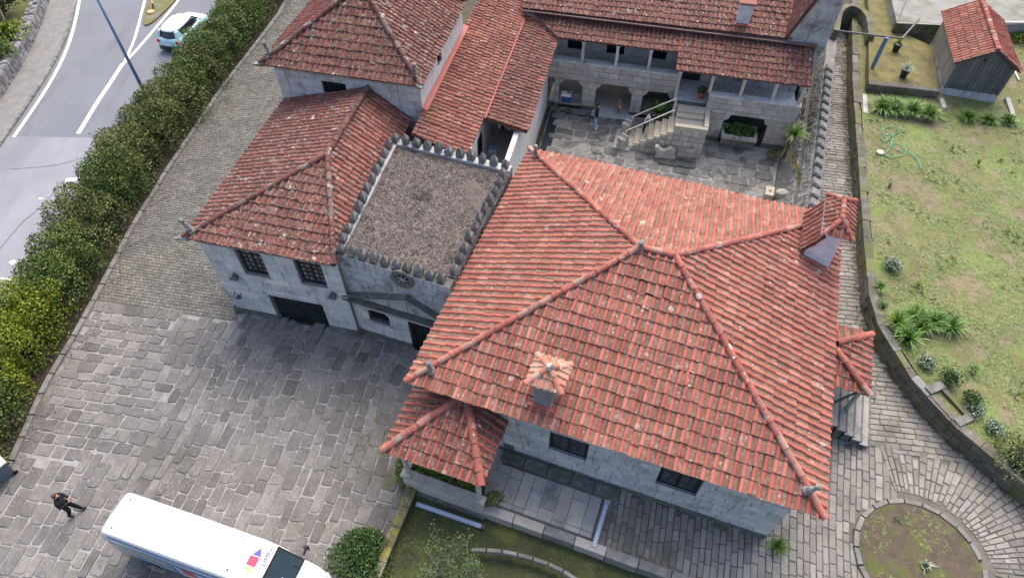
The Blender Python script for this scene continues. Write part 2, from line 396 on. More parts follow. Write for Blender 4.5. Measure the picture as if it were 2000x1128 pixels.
# ------------------------------------------------------------------ walls of cut stone, windows
class Wall:
    """A wall face: p0 its lower left corner seen from outside, ex to the right, nrm outwards."""
    def __init__(s, owner, p0, p1, z0, z1, thick=.4):
        s.owner = owner; p0 = Vector(p0); p1 = Vector(p1); p0.z = p1.z = 0
        s.p0 = p0; s.ex = (p1-p0).normalized(); s.L = (p1-p0).length; s.z0 = z0; s.z1 = z1
        s.n = s.ex.cross(Vector((0, 0, 1))); s.th = thick; s.op = []
    def P(s, a, z, d=0.0): return s.p0+s.ex*a+s.n*d+Vector((0, 0, z))
    def hit(s, u, v):            # where the line of sight through a photo point meets the wall face: (along, height)
        d = ray(u, v); C = Vector((0, 0, CAM_H)); t = (s.p0-C).dot(s.n)/d.dot(s.n); p = C+d*t
        return (p-s.p0).dot(s.ex), p.z
    def box(s, mb, a0, a1, z0, z1, d0, d1):
        return mb.hexa([s.P(a0, z0, d1), s.P(a1, z0, d1), s.P(a1, z0, d0), s.P(a0, z0, d0)], [s.P(a0, z1, d1), s.P(a1, z1, d1), s.P(a1, z1, d0), s.P(a0, z1, d0)])
    def backing(s, m, name='wall', mb=None):
        own = mb is None; mb = mb or MB()
        xs = sorted(set([0, s.L]+[x for o in s.op for x in o[:2] if 0 < x < s.L]))
        zs = sorted(set([s.z0, s.z1]+[z for o in s.op for z in o[2:4] if s.z0 < z < s.z1]))
        for a0, a1 in zip(xs, xs[1:]):
            run = None
            for z0, z1 in zip(zs, zs[1:]):
                am, zm = (a0+a1)/2, (z0+z1)/2
                if any(o[0] < am < o[1] and o[2] < zm < o[3] for o in s.op):
                    if run: s.box(mb, a0, a1, run[0], run[1], -s.th, 0); run = None
                else: run = (run[0], z1) if run else (z0, z1)
            if run: s.box(mb, a0, a1, run[0], run[1], -s.th, 0)
        if own: s.part = put(name, mb, m, s.owner)
        return getattr(s, 'part', None)
    def blocks(s, m, course=.42, blk=(.6, 1.25), gap=.022, proud=.025, m_base=None, base_h=0, name='block', jit=.008, stuff=None):
        zs = [s.z0]
        fixed = sorted(set([z for o in s.op for z in o[2:4] if s.z0 < z < s.z1]+[s.z1]))
        for fz in fixed:
            a = zs[-1]; k = max(1, round((fz-a)/course))
            if fz-a < .08: continue
            zs += [a+(fz-a)*(i+1)/k for i in range(k)]
        for r, (za, zb) in enumerate(zip(zs, zs[1:])):
            cuts = sorted([(o[0], o[1]) for o in s.op if o[2] < (za+zb)/2 < o[3]])
            segs = []; x = 0
            for c0, c1 in cuts:
                if c0 > x: segs.append((x, c0))
                x = max(x, c1)
            if x < s.L: segs.append((x, s.L))
            for x0, x1 in segs:
                x = x0; first = True
                while x < x1-.02:
                    w = random.uniform(*blk)*(.55 if first and r % 2 else 1); first = False
                    e = x+w
                    if x1-e < blk[0]*.6: e = x1
                    s.block(x, e, za, zb, gap, proud+random.uniform(-jit, jit), (m_base if m_base and (za-s.z0 < base_h*.3 or zb-s.z0 < base_h+random.uniform(-.3, .12)) else m), name, stuff)
                    x = e
    def block(s, a0, a1, z0, z1, gap, pr, m, name, stuff=None):
        g = gap/2; bv = .016
        a0 += g; a1 -= g; z0 += g; z1 -= g
        if a1-a0 < .05 or z1-z0 < .04: return
        mb = stuff or MB()
        j = lambda: random.uniform(-.006, .006)
        q = [(a0+j(), z0+j()), (a1+j(), z0+j()), (a1+j(), z1+j()), (a0+j(), z1+j())]
        am, zm = (a0+a1)/2, (z0+z1)/2
        back = [mb.vert(s.P(a, z, -.01)) for a, z in q]
        mid = [mb.vert(s.P(a, z, pr-bv*.6)) for a, z in q]
        fr = [mb.vert(s.P(a+(bv if a < am else -bv), z+(bv if z < zm else -bv), pr+random.uniform(-.004, .004))) for a, z in q]
        for i in range(4):
            k = (i+1) % 4
            mb.f.append([back[i], back[k], mid[k], mid[i]]); mb.f.append([mid[i], mid[k], fr[k], fr[i]])
        mb.f.append(fr)
        if stuff is None: put(name, mb, m, s.part)
    def window(s, a0, a1, z0, z1, cols=4, rows=4, leaves=2, rec=.14, pane_m=None, label=None, bars=.03, frame=.07, name='window', slats=False):
        mb = MB(); d0, d1 = -rec-.06, -rec
        s.box(mb, a0, a0+frame, z0, z1, d0, d1); s.box(mb, a1-frame, a1, z0, z1, d0, d1)
        s.box(mb, a0+frame, a1-frame, z0, z0+frame, d0, d1); s.box(mb, a0+frame, a1-frame, z1-frame, z1, d0, d1)
        b = MB(); s.box(b, a0, a1, z0, z1, -rec-.16, -rec-.12)
        w = put(name, mb, M_DARKWOOD, s.owner, label=label)
        put('backing', b, M_DARK, w)
        lw = (a1-a0-2*frame)/leaves
        bar = MB()
        for l in range(leaves):
            x0 = a0+frame+l*lw; x1 = x0+lw; st = .05
            s.box(bar, x0+.004, x0+st, z0+frame+.002, z1-frame-.002, d0+.01, d1+.015); s.box(bar, x1-st, x1-.004, z0+frame+.002, z1-frame-.002, d0+.01, d1+.015)
            s.box(bar, x0+st, x1-st, z0+frame+.002, z0+frame+st, d0+.01, d1+.012); s.box(bar, x0+st, x1-st, z1-frame-st, z1-frame-.002, d0+.01, d1+.012)
            px0, px1, pz0, pz1 = x0+st, x1-st, z0+frame+st, z1-frame-st
            for c in range(1, cols): xx = lerp(px0, px1, c/cols); s.box(bar, xx-bars/2, xx+bars/2, pz0, pz1, d0+.012, d1+.01)
            for r in range(1, rows): zz = lerp(pz0, pz1, r/rows); s.box(bar, px0, px1, zz-bars/2, zz+bars/2, d0+.014, d1+.008)
            for c in range(cols):
                for r in range(rows):
                    p = MB()
                    A0, A1 = lerp(px0, px1, c/cols)+bars/2, lerp(px0, px1, (c+1)/cols)-bars/2
                    Z0, Z1 = lerp(pz0, pz1, r/rows)+bars/2, lerp(pz0, pz1, (r+1)/rows)-bars/2
                    if slats:
                        zc = (Z0+Z1)/2
                        p.hexa([s.P(A0, Z0, d1-.01), s.P(A1, Z0, d1-.01), s.P(A1, Z0+.02, d0), s.P(A0, Z0+.02, d0)], [s.P(A0, zc, d1-.01), s.P(A1, zc, d1-.01), s.P(A1, Z1, d0), s.P(A0, Z1, d0)])
                        put('slat', p, M_DARKSLAT, w)
                    else:
                        tl = random.uniform(-.006, .006)
                        p.poly([s.P(A0, Z0, d0+.025+tl), s.P(A1, Z0, d0+.025), s.P(A1, Z1, d0+.025-tl), s.P(A0, Z1, d0+.025)])
                        put('pane', p, pane_m or M_GLASS_P, w)
        put('glazing_bars', bar, M_DARKWOOD, w)
        return w
    def sill(s, a0, a1, z, m, h=.10, d=.09):
        mb = MB(); s.box(mb, a0-.08, a1+.08, z-h, z-.002, -.02, d); return put('sill', mb, m, s.owner)
    def trim(s, a0, a1, z0, z1, m, d=.06, name='lintel', d0=-.02):
        mb = MB(); s.box(mb, a0, a1, z0, z1, d0, d); return put(name, mb, m, s.owner)
M_DARKSLAT = mat('shutter_slat', (.10, .105, .11), (.05, .055, .06), 6, .5, rnd=.25, spec=.4)

# ------------------------------------------------------------------ paving
def inside(p, poly):
    x, y = p[0], p[1]; c = False; n = len(poly)
    for i in range(n):
        x0, y0 = poly[i][0], poly[i][1]; x1, y1 = poly[(i+1) % n][0], poly[(i+1) % n][1]
        if (y0 > y) != (y1 > y) and x < (x1-x0)*(y-y0)/(y1-y0)+x0: c = not c
    return c
def stone_geom(mb, pts, z0, z1, bev=.02, dome=0.0):
    n = len(pts); cx = sum(p[0] for p in pts)/n; cy = sum(p[1] for p in pts)/n
    tx, ty = random.uniform(-.012, .012), random.uniform(-.012, .012)
    def ins(p, b):
        d = math.hypot(p[0]-cx, p[1]-cy) or 1; k = max(.3, 1-b*1.4/d); return (cx+(p[0]-cx)*k, cy+(p[1]-cy)*k)
    lo = [mb.vert((p[0], p[1], z0)) for p in pts]
    mi = [mb.vert((p[0], p[1], z1-bev*.7+(p[0]-cx)*tx+(p[1]-cy)*ty)) for p in pts]
    hi = []
    for p in pts:
        q = ins(p, bev); hi.append(mb.vert((q[0], q[1], z1+(p[0]-cx)*tx+(p[1]-cy)*ty)))
    for i in range(n):
        j = (i+1) % n
        mb.f.append([lo[i], lo[j], mi[j], mi[i]]); mb.f.append([mi[i], mi[j], hi[j], hi[i]])
    mb.f.append(hi)
def stone_outline(a0, a1, b0, b1, gap, jit, cut):
    g = gap/2; a0 += g; a1 -= g; b0 += g; b1 -= g
    if a1-a0 < .06 or b1-b0 < .06: return None
    c = min(cut, (a1-a0)*.3, (b1-b0)*.3)
    r = lambda k=1.0: random.uniform(.25, 1.0)*c*k
    j = lambda: random.uniform(-jit, jit)
    k = [r() for _ in range(8)]
    return [(a0+k[0], b0+j()), (a1-k[1], b0+j()), (a1+j(), b0+k[2]), (a1+j(), b1-k[3]), (a1-k[4], b1+j()), (a0+k[5], b1+j()), (a0+j(), b1-k[6]), (a0+j(), b0+k[7])]
class Paving:
    """Stones laid in courses on a piece of ground; the ones that show largest are pieces of their own."""
    def __init__(s, parent, name, z0, z1, mats, bev=.02):
        s.parent = parent; s.name = name; s.z0 = z0; s.z1 = z1; s.mats = mats; s.st = []; s.bev = bev; s.pick = None
    def courses(s, fr, a_rng, b_rng, width, length, gap, jit, cut, test, along='b', wob=0.0, clamp=False):
        """Continuous joints run along the axis `along`."""
        (c0, c1), (l0, l1) = (a_rng, b_rng) if along == 'b' else (b_rng, a_rng)
        c = c0
        while c < c1:
            w = random.uniform(*width); l = l0-random.uniform(0, length[1])
            while l < l1:
                d = random.uniform(*length)
                if clamp and l < l0: l, d = l0, max(d-(l0-l), .2)
                if clamp and l+d > l1-.25: d = l1-l
                bx = (c, c+w, l, l+d) if along == 'b' else (l, l+d, c, c+w)
                mid = fr.p((bx[0]+bx[1])/2, (bx[2]+bx[3])/2)
                if test(mid):
                    ol = stone_outline(*bx, gap, jit, cut)
                    if ol:
                        ol = [fr.p(a, b) for a, b in ol]
                        if wob: ol = [Vector((p.x+wob*math.sin(p.y*.9+p.x*.3), p.y+wob*math.sin(p.x*.8+1), 0)) for p in ol]
                        s.st.append([(p.x, p.y) for p in ol])
                l += d
            c += w
    def polar(s, cx, cy, r0, r1, a0, a1, width, length, gap, jit, cut, test):
        a = a0; rm = (r0+r1)/2
        while a < a1:
            da = random.uniform(*width)/rm; r = r0-random.uniform(0, length[1])
            while r < r1:
                d = random.uniform(*length); ra, rb = max(r, r0), r+d
                if rb-ra > .12:
                    am = a+da/2; mid = (cx+math.cos(am)*(ra+rb)/2, cy+math.sin(am)*(ra+rb)/2)
                    if test(mid):
                        g = gap/2; pts = []
                        for (rr, aa) in ((ra+g, a), (rb-g, a), (rb-g, a+da), (ra+g, a+da)):
                            sg = g/rr; ang = aa+(sg if aa == a else -sg)
                            pts.append((cx+math.cos(ang)*rr+random.uniform(-jit, jit), cy+math.sin(ang)*rr+random.uniform(-jit, jit)))
                        s.st.append(pts)
                r += d
            a += da
    def finish(s, limit=300, stuff_name=None):
        sc = []
        for pts in s.st:
            cx = sum(p[0] for p in pts)/len(pts); cy = sum(p[1] for p in pts)/len(pts)
            ar = abs(sum(pts[i][0]*pts[(i+1) % len(pts)][1]-pts[(i+1) % len(pts)][0]*pts[i][1] for i in range(len(pts))))/2
            k = visible_size((cx, cy, s.z1), 1.0); sc.append((ar*k*k, pts))
        sc.sort(key=lambda q: -q[0])
        rest = {}
        for i, (k, pts) in enumerate(sc):
            dz = random.uniform(-.012, .010); m = random.choice(s.mats)
            if s.pick: m = s.pick(sum(p[0] for p in pts)/len(pts), sum(p[1] for p in pts)/len(pts)) or m
            if i < limit and k > 0:
                mb = MB(); stone_geom(mb, pts, s.z0, s.z1+dz, s.bev); put(s.name, mb, m, s.parent)
            else:
                stone_geom(rest.setdefault(m.name, MB()), pts, s.z0, s.z1+dz, s.bev)
        for mn, mb in rest.items():
            put(stuff_name or s.name+'s', mb, bpy.data.materials[mn], s.parent, kind='stuff')

# ------------------------------------------------------------------ leaves and blades
def leaf_mat(name, c1, c2, c3, rough=.55):
    if name in MATS: return MATS[name]
    t = NT(name); pr = t.piece()
    col = t.mix(t.rng(pr, 0, .8), c1, c2); col = t.mix(t.rng(t.math('FRACT', t.math('MULTIPLY', pr, 13.7), 0), .72, 1.0), col, c3)
    col = t.mix(t.rng(t.noise(1.1, 3), .45, .7, 0, .5), col, c3)
    t.link(col, t.bsdf.inputs['Base Color']); t.bsdf.inputs['Roughness'].default_value = rough
    t.bsdf.inputs['Specular IOR Level'].default_value = .3
    t.bsdf.inputs['Subsurface Weight'].default_value = 0
    MATS[name] = t.m; return t.m
L_HEDGE = leaf_mat('hedge_leaf', (.036, .070, .015), (.085, .135, .028), (.18, .21, .045))
L_OLIVE = leaf_mat('olive_hedge_leaf', (.044, .068, .019), (.10, .130, .034), (.20, .205, .06))
L_LIME = leaf_mat('lime_hedge_leaf', (.07, .115, .010), (.15, .20, .016), (.27, .28, .022))
L_BOX = leaf_mat('bush_leaf', (.020, .050, .012), (.045, .095, .022), (.09, .15, .035))
L_BLADE = leaf_mat('strap_leaf', (.035, .095, .012), (.075, .17, .022), (.17, .27, .04), .45)
L_PALE = leaf_mat('pale_succulent', (.14, .20, .13), (.22, .29, .20), (.32, .36, .26))
L_GRASS = leaf_mat('lawn_blade', (.075, .15, .03), (.17, .225, .06), (.30, .27, .12))
L_TREE = leaf_mat('olive_tree_leaf', (.05, .09, .022), (.10, .15, .04), (.17, .20, .07))
M_BARK = mat('bark', (.13, .11, .09), (.07, .06, .05), 8, .9, .3, 40)
M_BARK_P = mat('pale_bark', (.28, .27, .24), (.17, .16, .14), 8, .9, .3, 40)
rv = lambda: Vector((random.gauss(0, 1), random.gauss(0, 1), random.gauss(0, 1)))
def leaf(mb, p, out, size, asp=.55):
    d = (out*.7+rv()*.55+Vector((0, 0, .15))).normalized()
    n = (out+rv()*.6+Vector((0, 0, .5))).normalized()
    s_ = d.cross(n)
    if s_.length < .1: s_ = d.orthogonal()
    s_.normalize(); d = d*size; s_ = s_*size*asp
    i = len(mb.v)
    mb.v += [tuple(p-d*.5), tuple(p+s_*.5-d*.05), tuple(p+d*.5), tuple(p-s_*.5-d*.05)]
    mb.f.append([i, i+1, i+2, i+3])
def leaf_cloud(mb, c, rx, ry, rz, count, size, lumps=7, seed=0, zmin=None, depth=.35, full=False):
    rnd = random.Random(seed); c = Vector(c)
    L = [(Vector((rnd.gauss(0, 1), rnd.gauss(0, 1), rnd.gauss(0, .8)+.25)).normalized(), rnd.uniform(.08, .26)) for _ in range(lumps*3)]
    gaps = [(Vector((rnd.gauss(0, 1), rnd.gauss(0, 1), rnd.gauss(0, 1))).normalized(), rnd.uniform(.08, .2)) for _ in range(lumps)]
    for _ in range(count):
        d = Vector((rnd.gauss(0, 1), rnd.gauss(0, 1), rnd.gauss(0, 1))).normalized()
        if d.z < -.35: d.z *= -1
        k = 1.0
        for ld, a in L:
            q = d.dot(ld)
            if q > .82: k += a*(q-.82)/.18
        for ld, a in gaps:
            q = d.dot(ld)
            if q > .9: k -= a*(q-.9)/.1*1.6
        k *= 1-abs(rnd.gauss(0, depth))*.6
        if rnd.random() < .06: k *= rnd.uniform(1.02, 1.12)
        fx = d.x; fy = d.y
        if full and d.z < .35:
            hh = math.hypot(d.x, d.y) or 1; q_ = .97-.14*max(0, -d.z); fx, fy = d.x/hh*q_, d.y/hh*q_
            d = Vector((d.x, d.y, rnd.uniform(-1, .35)))
        p = c+Vector((fx*rx*k, fy*ry*k, d.z*rz*min(k, 1.0) if d.z < 0 else d.z*rz*k))
        if zmin is not None and p.z < zmin: p.z = zmin+rnd.random()*.1
        leaf(mb, p, Vector((d.x/rx, d.y/ry, d.z/rz)).normalized(), size*rnd.uniform(.7, 1.35))
def blades(mb, c, n, length, width, spread=.9, up=.9, droop=.7, segs=3, rnd=random):
    c = Vector(c)
    for _ in range(n):
        a = rnd.uniform(0, 2*math.pi); L = length*rnd.uniform(.6, 1.15); sp = spread*rnd.uniform(.25, 1.1)
        o = c+Vector((math.cos(a), math.sin(a), 0))*rnd.uniform(0, .06)
        h = Vector((math.cos(a), math.sin(a), 0)); sd_ = Vector((-h.y, h.x, 0)); i0 = len(mb.v)
        for k in range(segs+1):
            t = k/segs; r = L*sp*t*(.6+.4*t); z = L*up*(t-droop*t*t*sp*.75)
            w = width*(1-t**2.2)*.5+.001; p = o+h*r+Vector((0, 0, max(z, .01)))
            mb.v += [tuple(p-sd_*w), tuple(p+sd_*w)]
        for k in range(segs): j = i0+2*k; mb.f.append([j, j+1, j+3, j+2])
def core(c, rx, ry, rz, seed, zmin=None):
    rnd = random.Random(seed); mb = MB(); c = Vector(c); rings = []
    for i in range(7):
        th = math.pi*(.02+.96*i/6); ring = []
        for k in range(10):
            ph = 2*math.pi*k/10; q = rnd.uniform(.82, 1.05)
            z = c.z-rz*math.cos(th)*q
            if zmin is not None: z = max(z, zmin)
            ring.append(Vector((c.x+rx*math.sin(th)*math.cos(ph)*q, c.y+ry*math.sin(th)*math.sin(ph)*q, z)))
        rings.append(ring)
    return mb.loft(rings)
def strap_plant(name, label, cat, c, n, length, width, m, spread=.9, up=.9, droop=.7, group=None, stem=True):
    t = thing(name, label, cat, c, group)
    mb = MB(); blades(mb, c, n, length, width, spread, up, droop); put('leaves', mb, m, t)
    if stem: put('stem', MB().lathe(Vector(c)-Vector((0, 0, .05)), ((.06, 0), (.07, .05), (.04, .12)), 8), M_BARK, t)
    return t
def shrub(name, label, cat, c, rx, ry, h, m, count, size, group=None, seed=1, full=False):
    """A leafy shrub standing at c: stem, dense leaves over twigs."""
    c = Vector(c); t = thing(name, label, cat, c, group); mid = c+Vector((0, 0, h*.52))
    mb = MB(); leaf_cloud(mb, mid, rx, ry, h*.52, count, size, seed=seed, zmin=c.z+.03, full=full); put('foliage', mb, m, t)
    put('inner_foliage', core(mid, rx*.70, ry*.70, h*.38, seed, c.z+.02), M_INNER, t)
    st = MB(); st.tube([c-Vector((0, 0, .05)), c+Vector((.05, .02, h*.4))], [.07, .04], 7); put('trunk', st, M_BARK, t)
    return t
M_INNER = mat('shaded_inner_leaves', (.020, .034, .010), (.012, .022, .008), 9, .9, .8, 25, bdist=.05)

# ------------------------------------------------------------------ the ground, the road, the lane
M_EARTH = mat('bare_earth', (.085, .072, .052), (.055, .05, .036), 2.2, .95, .5, 20, layers=(((.07, .085, .025), .8, .5, .68, .7), ((.13, .11, .08), 6, .58, .68, .5)), bdist=.03)
M_ASPHALT = mat('asphalt', (.165, .175, .20), (.142, .15, .172), .35, .9, .15, 160, spec=.3, layers=(((.165, .172, .19), .22, .5, .66, .5), ((.085, .088, .10), .5, .60, .72, .35, 'n', (1.0, .18, 1, .1)), ((.09, .093, .102), 30, .6, .7, .35)))
M_ASPHALT_L = mat('worn_pale_asphalt', (.25, .258, .285), (.21, .218, .243), .4, .9, .15, 150, spec=.3, layers=(((.15, .157, .18), .3, .5, .66, .6, 'n', (1.0, .2, 1, .35)), ((.14, .145, .155), 30, .6, .7, .3)))
M_LINE = mat('road_paint', (.78, .78, .77), (.66, .66, .65), 5, .7, layers=(((.30, .30, .32), 9, .62, .72, .6),))
M_SIDEWALK = mat('sidewalk_setts', (.21, .205, .20), (.16, .157, .155), 2, .92, .4, 35, layers=(((.10, .10, .095), .8, .58, .72, .4),))
M_KERB = mat('kerb_granite', (.22, .215, .20), (.14, .137, .128), 3, .9, .3, 40, rnd=.12, layers=(((.07, .07, .05), 1.2, .55, .72, .5),))
GROUND = structure('ground', MB().poly([(-150, -60, -.2), (150, -60, -.2), (150, 200, -.2), (-150, 200, -.2)]), M_EARTH)

KERB_PX = [(560, 0), (545, 30), (430, 180), (330, 330), (262, 440), (200, 560), (145, 660), (90, 752), (30, 890), (-40, 1010)]
KERB = [at(u, v, 0) for u, v in KERB_PX]
KERB = [KERB[0]+(KERB[0]-KERB[1])*6]+KERB
def offset(line, d):
    out = []
    for i, p in enumerate(line):
        t = (line[min(i+1, len(line)-1)]-line[max(i-1, 0)]).normalized()
        out.append(p+Vector((-t.y, t.x, 0))*d)
    return out
hedge_line = offset(KERB, -1.55)          # the middle of the hedge, to the left of the kerb
road_right = offset(KERB, -1.5)
join_y = at(150, 265, 0).y
rd = [(p.x, p.y, -.01) for p in road_right]
structure('road', MB().poly([(-75, 130, -.01), (-75, -20, -.01)]+[(rd[-1][0], -20, -.01)]+rd[::-1]), M_ASPHALT)
# the paler resurfaced stretch below the straight seam
seam = [p for p in road_right if p.y < join_y]
ycut = join_y
structure('road_resurfaced', MB().poly([(-60, ycut+.9, -.006), (-60, -20, -.006), (seam[-1].x+.02, -20, -.006)]+[(p.x+.02, p.y, -.006) for p in seam[::-1]]+[(road_right[4].x-.35, ycut-.3, -.006)]), M_ASPHALT_L)
def ribbon(pts, w, z, name, m, parent=None, taper=None):
    pts = [Vector(p) for p in pts]; mb = MB(); a = offset(pts, w/2); b = offset(pts, -w/2)
    for i in range(len(pts)-1):
        mb.poly([(a[i].x, a[i].y, z), (b[i].x, b[i].y, z), (b[i+1].x, b[i+1].y, z), (a[i+1].x, a[i+1].y, z)])
    o = put(name, mb, m, parent); o['kind'] = 'structure'; return o
def smooth_line(px, z=0.0, n=6):
    P = [at(u, v, z) for u, v in px]; out = []
    for i in range(len(P)-1):
        p0, p1, p2, p3 = P[max(i-1, 0)], P[i], P[i+1], P[min(i+2, len(P)-1)]
        for k in range(n):
            t = k/n
            out.append(.5*((2*p1)+(p2-p0)*t+(2*p0-5*p1+4*p2-p3)*t*t+(3*p1-p0-3*p2+p3)*t*t*t))
    out.append(P[-1]); return out
MARK_Z = [.004]
def road_mark(px, w): MARK_Z[0] += .001; ribbon(smooth_line(px), w, MARK_Z[0], 'road_marking', M_LINE)
road_mark([(160, -30), (152, 18), (138, 75), (115, 130), (80, 190), (27, 267)], .2)
road_mark([(290, -30), (278, 20), (263, 75), (240, 128)], .17)
road_mark([(372, -30), (340, 12), (298, 62), (262, 103), (236, 130)], .2)
road_mark([(240, 124), (215, 163), (190, 200), (153, 261)], .26)
road_mark([(128, 352), (155, 349)], .28); road_mark([(117, 371), (136, 372)], .45); road_mark([(76, 388), (84, 388)], .12)
road_mark([(-10, 543), (22, 546)], .14); road_mark([(20, 515), (30, 509)], .3)

M_CRACK = mat('tar_seam', (.14, .145, .165), (.165, .172, .19), 3, .8)
for px, w in (([(-5, 492), (40, 438), (78, 405), (128, 350)], .035), ([(20, 330), (110, 322), (190, 300)], .03)): MARK_Z[0] += .001; ribbon(smooth_line(px), w, MARK_Z[0], 'road_seam', M_CRACK)
# the verge triangle between the lanes
isl = smooth_line([(306, -40), (292, 0), (281, 45), (296, 47), (330, 16), (362, -20), (380, -45)])
structure('traffic_island', MB().prism(isl, -.05, .10), mat('island_grass', (.12, .12, .04), (.16, .14, .06), 3, .95, .4, 30, layers=(((.16, .155, .145), 1.2, .5, .6, .8),)))
# sidewalk on the far side of the road, and its kerb
sw_out = smooth_line([(152, -40), (146, 0), (128, 68), (98, 132), (60, 192), (0, 280), (-60, 370)])
sw_in = smooth_line([(104, -40), (98, 0), (80, 55), (45, 130), (0, 200), (-60, 290)])
structure('sidewalk', MB().prism([p for p in sw_out]+[p for p in sw_in[::-1]], -.05, .12), M_SIDEWALK)
kb = thing('sidewalk_kerb', 'grey stone kerb edging the sidewalk across the road', 'kerb', sw_out[10])
n_ = 0
def kerb_stones(parent, line, w, z0, z1, step, m, name='kerb_stone', inside_off=0.0):
    acc = []; tot = 0
    for p, q in zip(line, line[1:]): acc.append((tot, p, q)); tot += (q-p).length
    def pt(d):
        d = min(max(d, 0), tot-1e-4)
        for t, p, q in reversed(acc):
            if d >= t: return p.lerp(q, (d-t)/max((q-p).length, 1e-6)), (q-p).normalized()
    k = int(tot/step)
    for i in range(k):
        (p, t), (q, t2) = pt(i*step+.012), pt((i+1)*step-.012)
        n = Vector((-t.y, t.x, 0)); n2 = Vector((-t2.y, t2.x, 0)); mb = MB()
        zz = z1+random.uniform(-.012, .012); bv = .02
        A, B = inside_off, inside_off+w
        mb.hexa([p+n*A+Vector((0, 0, z0)), q+n2*A+Vector((0, 0, z0)), q+n2*B+Vector((0, 0, z0)), p+n*B+Vector((0, 0, z0))],
                [p+n*(A+bv)+t*bv+Vector((0, 0, zz)), q+n2*(A+bv)-t2*bv+Vector((0, 0, zz)), q+n2*(B-bv)-t2*bv+Vector((0, 0, zz)), p+n*(B-bv)+t*bv+Vector((0, 0, zz))])
        put(name, mb, m, parent)
kerb_stones(kb, sw_out, .22, -.1, .14, 1.1, M_KERB, inside_off=-.02)
# the lane kerb by the hedge
lk = thing('lane_kerb', 'low weathered stone kerb between the hedge and the cobbled lane', 'kerb', KERB[5])
kerb_stones(lk, KERB, .26, -.1, .13, 1.0, M_KERB, inside_off=-.13)
M_LITTER = mat('leaf_litter_soil', (.050, .038, .030), (.030, .026, .02), 5, .95, .6, 25, layers=(((.13, .075, .05), 11, .62, .68, .8), ((.10, .06, .045), 3, .58, .7, .5)), bdist=.04)
bed = offset(KERB, -.1)
structure('hedge_bed', MB().prism([p for p in bed]+[p for p in offset(KERB, -2.0)[::-1]], -.15, .06), M_LITTER)

# ------------------------------------------------------------------ the cobbled lane and the slab-paved yard
M_COBBLE = mat('lane_cobble', (.175, .168, .15), (.125, .121, .11), .8, .9, .3, 50, rnd=.2, layers=(((.20, .19, .13), .3, .54, .66, .4), ((.10, .098, .10), .5, .52, .68, .65), ((.17, .17, .07), .35, .66, .76, .3)))
M_SLAB = [mat('paving_granite_a', (.168, .160, .154), (.125, .119, .115), 1.4, .88, .35, 60, rnd=.16, layers=(((.085, .08, .076), .33, .48, .66, .75), ((.31, .30, .29), 15, .56, .66, .6), ((.06, .056, .05), 4, .60, .70, .7))),
          mat('paving_granite_b', (.192, .184, .174), (.142, .136, .129), 1.8, .88, .35, 60, rnd=.16, layers=(((.09, .086, .08), .33, .48, .66, .75), ((.34, .33, .31), 15, .56, .66, .6), ((.12, .115, .06), .8, .60, .72, .5), ((.07, .066, .06), 4, .62, .72, .6))),
          mat('paving_granite_c', (.14, .133, .129), (.104, .099, .096), 1.4, .88, .35, 60, rnd=.16, layers=(((.075, .071, .068), .33, .48, .66, .75), ((.28, .27, .26), 15, .56, .66, .6)))]
M_SAND = mat('sandy_joint', (.29, .282, .27), (.22, .214, .206), 2.5, .95, .3, 70, layers=(((.10, .095, .082), .3, .48, .62, .9), ((.10, .11, .03), .6, .62, .72, .5)))
garage_fl, garage_fr = FT.p(-16.75, 15.22), FT.p(-10.6, 15.22)
lane_poly = [p for p in KERB[1:8]]+[at(192, 590), at(462, 628), garage_fl, FT.p(-16.9, 24.4), FT.p(-17.1, 50)]
lane_poly[0] = KERB[1]
structure('lane', MB().prism(lane_poly, -.19, -.005), M_MORTAR_D)
lane = bpy.data.objects['lane']
pv = Paving(lane, 'cobble', -.01, .03, [M_COBBLE], bev=.03)
hl = [p for p in KERB[1:8]]
def lane_ok(p):
    u, v, w = pix((p[0], p[1], 0))
    return inside(p, lane_poly) and -30 < u < 700 and -40 < v < 700
pv.courses(Frame(-10), (-30, 0), (14, 50), (.15, .19), (.16, .24), .022, .012, .05, lane_ok, along='a')
pv.finish(0, 'cobbles')
pav_fl = FM.p(-7.15, 7.8)
yard_poly = [at(192, 590), at(462, 628), garage_fl, garage_fr, FM.p(-12.6, 14.0), FM.p(-6.9, 14.0), FM.p(-6.9, 10.4), pav_fl, at(806, 958, .2), at(735, 1128, .2), at(690, 1250), at(-150, 1250), KERB[-1], KERB[-2], KERB[-3], KERB[-4]]
yard_base = MB().prism(yard_poly, -.19, 0)
structure('yard_paving', yard_base, M_SAND); yard = bpy.data.objects['yard_paving']
rows_poly = [at(u, v) for u, v in ((150, 560), (345, 590), (322, 760), (315, 885), (0, 905))]
def yard_vis(p):
    u, v, w = pix((p[0], p[1], 0)); return -60 < u < 1000 and v < 1180
pv = Paving(yard, 'paving_slab', -.02, .03, M_SLAB, bev=.016)
pv.courses(Frame(-10), (-24, -8), (8, 24), (.38, .60), (.40, .95), .055, .03, .085, lambda p: inside(p, yard_poly) and inside(p, rows_poly) and yard_vis(p), along='a', wob=.05)
pv.courses(Frame(-11), (-24, 2), (0, 24), (.36, .60), (.40, 1.15), .055, .03, .085, lambda p: inside(p, yard_poly) and not inside(p, rows_poly) and yard_vis(p), along='b', wob=.05)
M_MOSSLAB = [mat('mossy_slab', (.13, .125, .105), (.09, .088, .074), 1.4, .9, .35, 60, rnd=.2, layers=(((.075, .08, .03), 1.1, .48, .62, .7), ((.22, .21, .19), 14, .58, .68, .5))), mat('damp_slab', (.12, .115, .112), (.085, .081, .08), 1.4, .8, .35, 60, rnd=.2, layers=(((.055, .052, .05), .8, .48, .64, .7), ((.20, .195, .19), 14, .58, .68, .5)))]
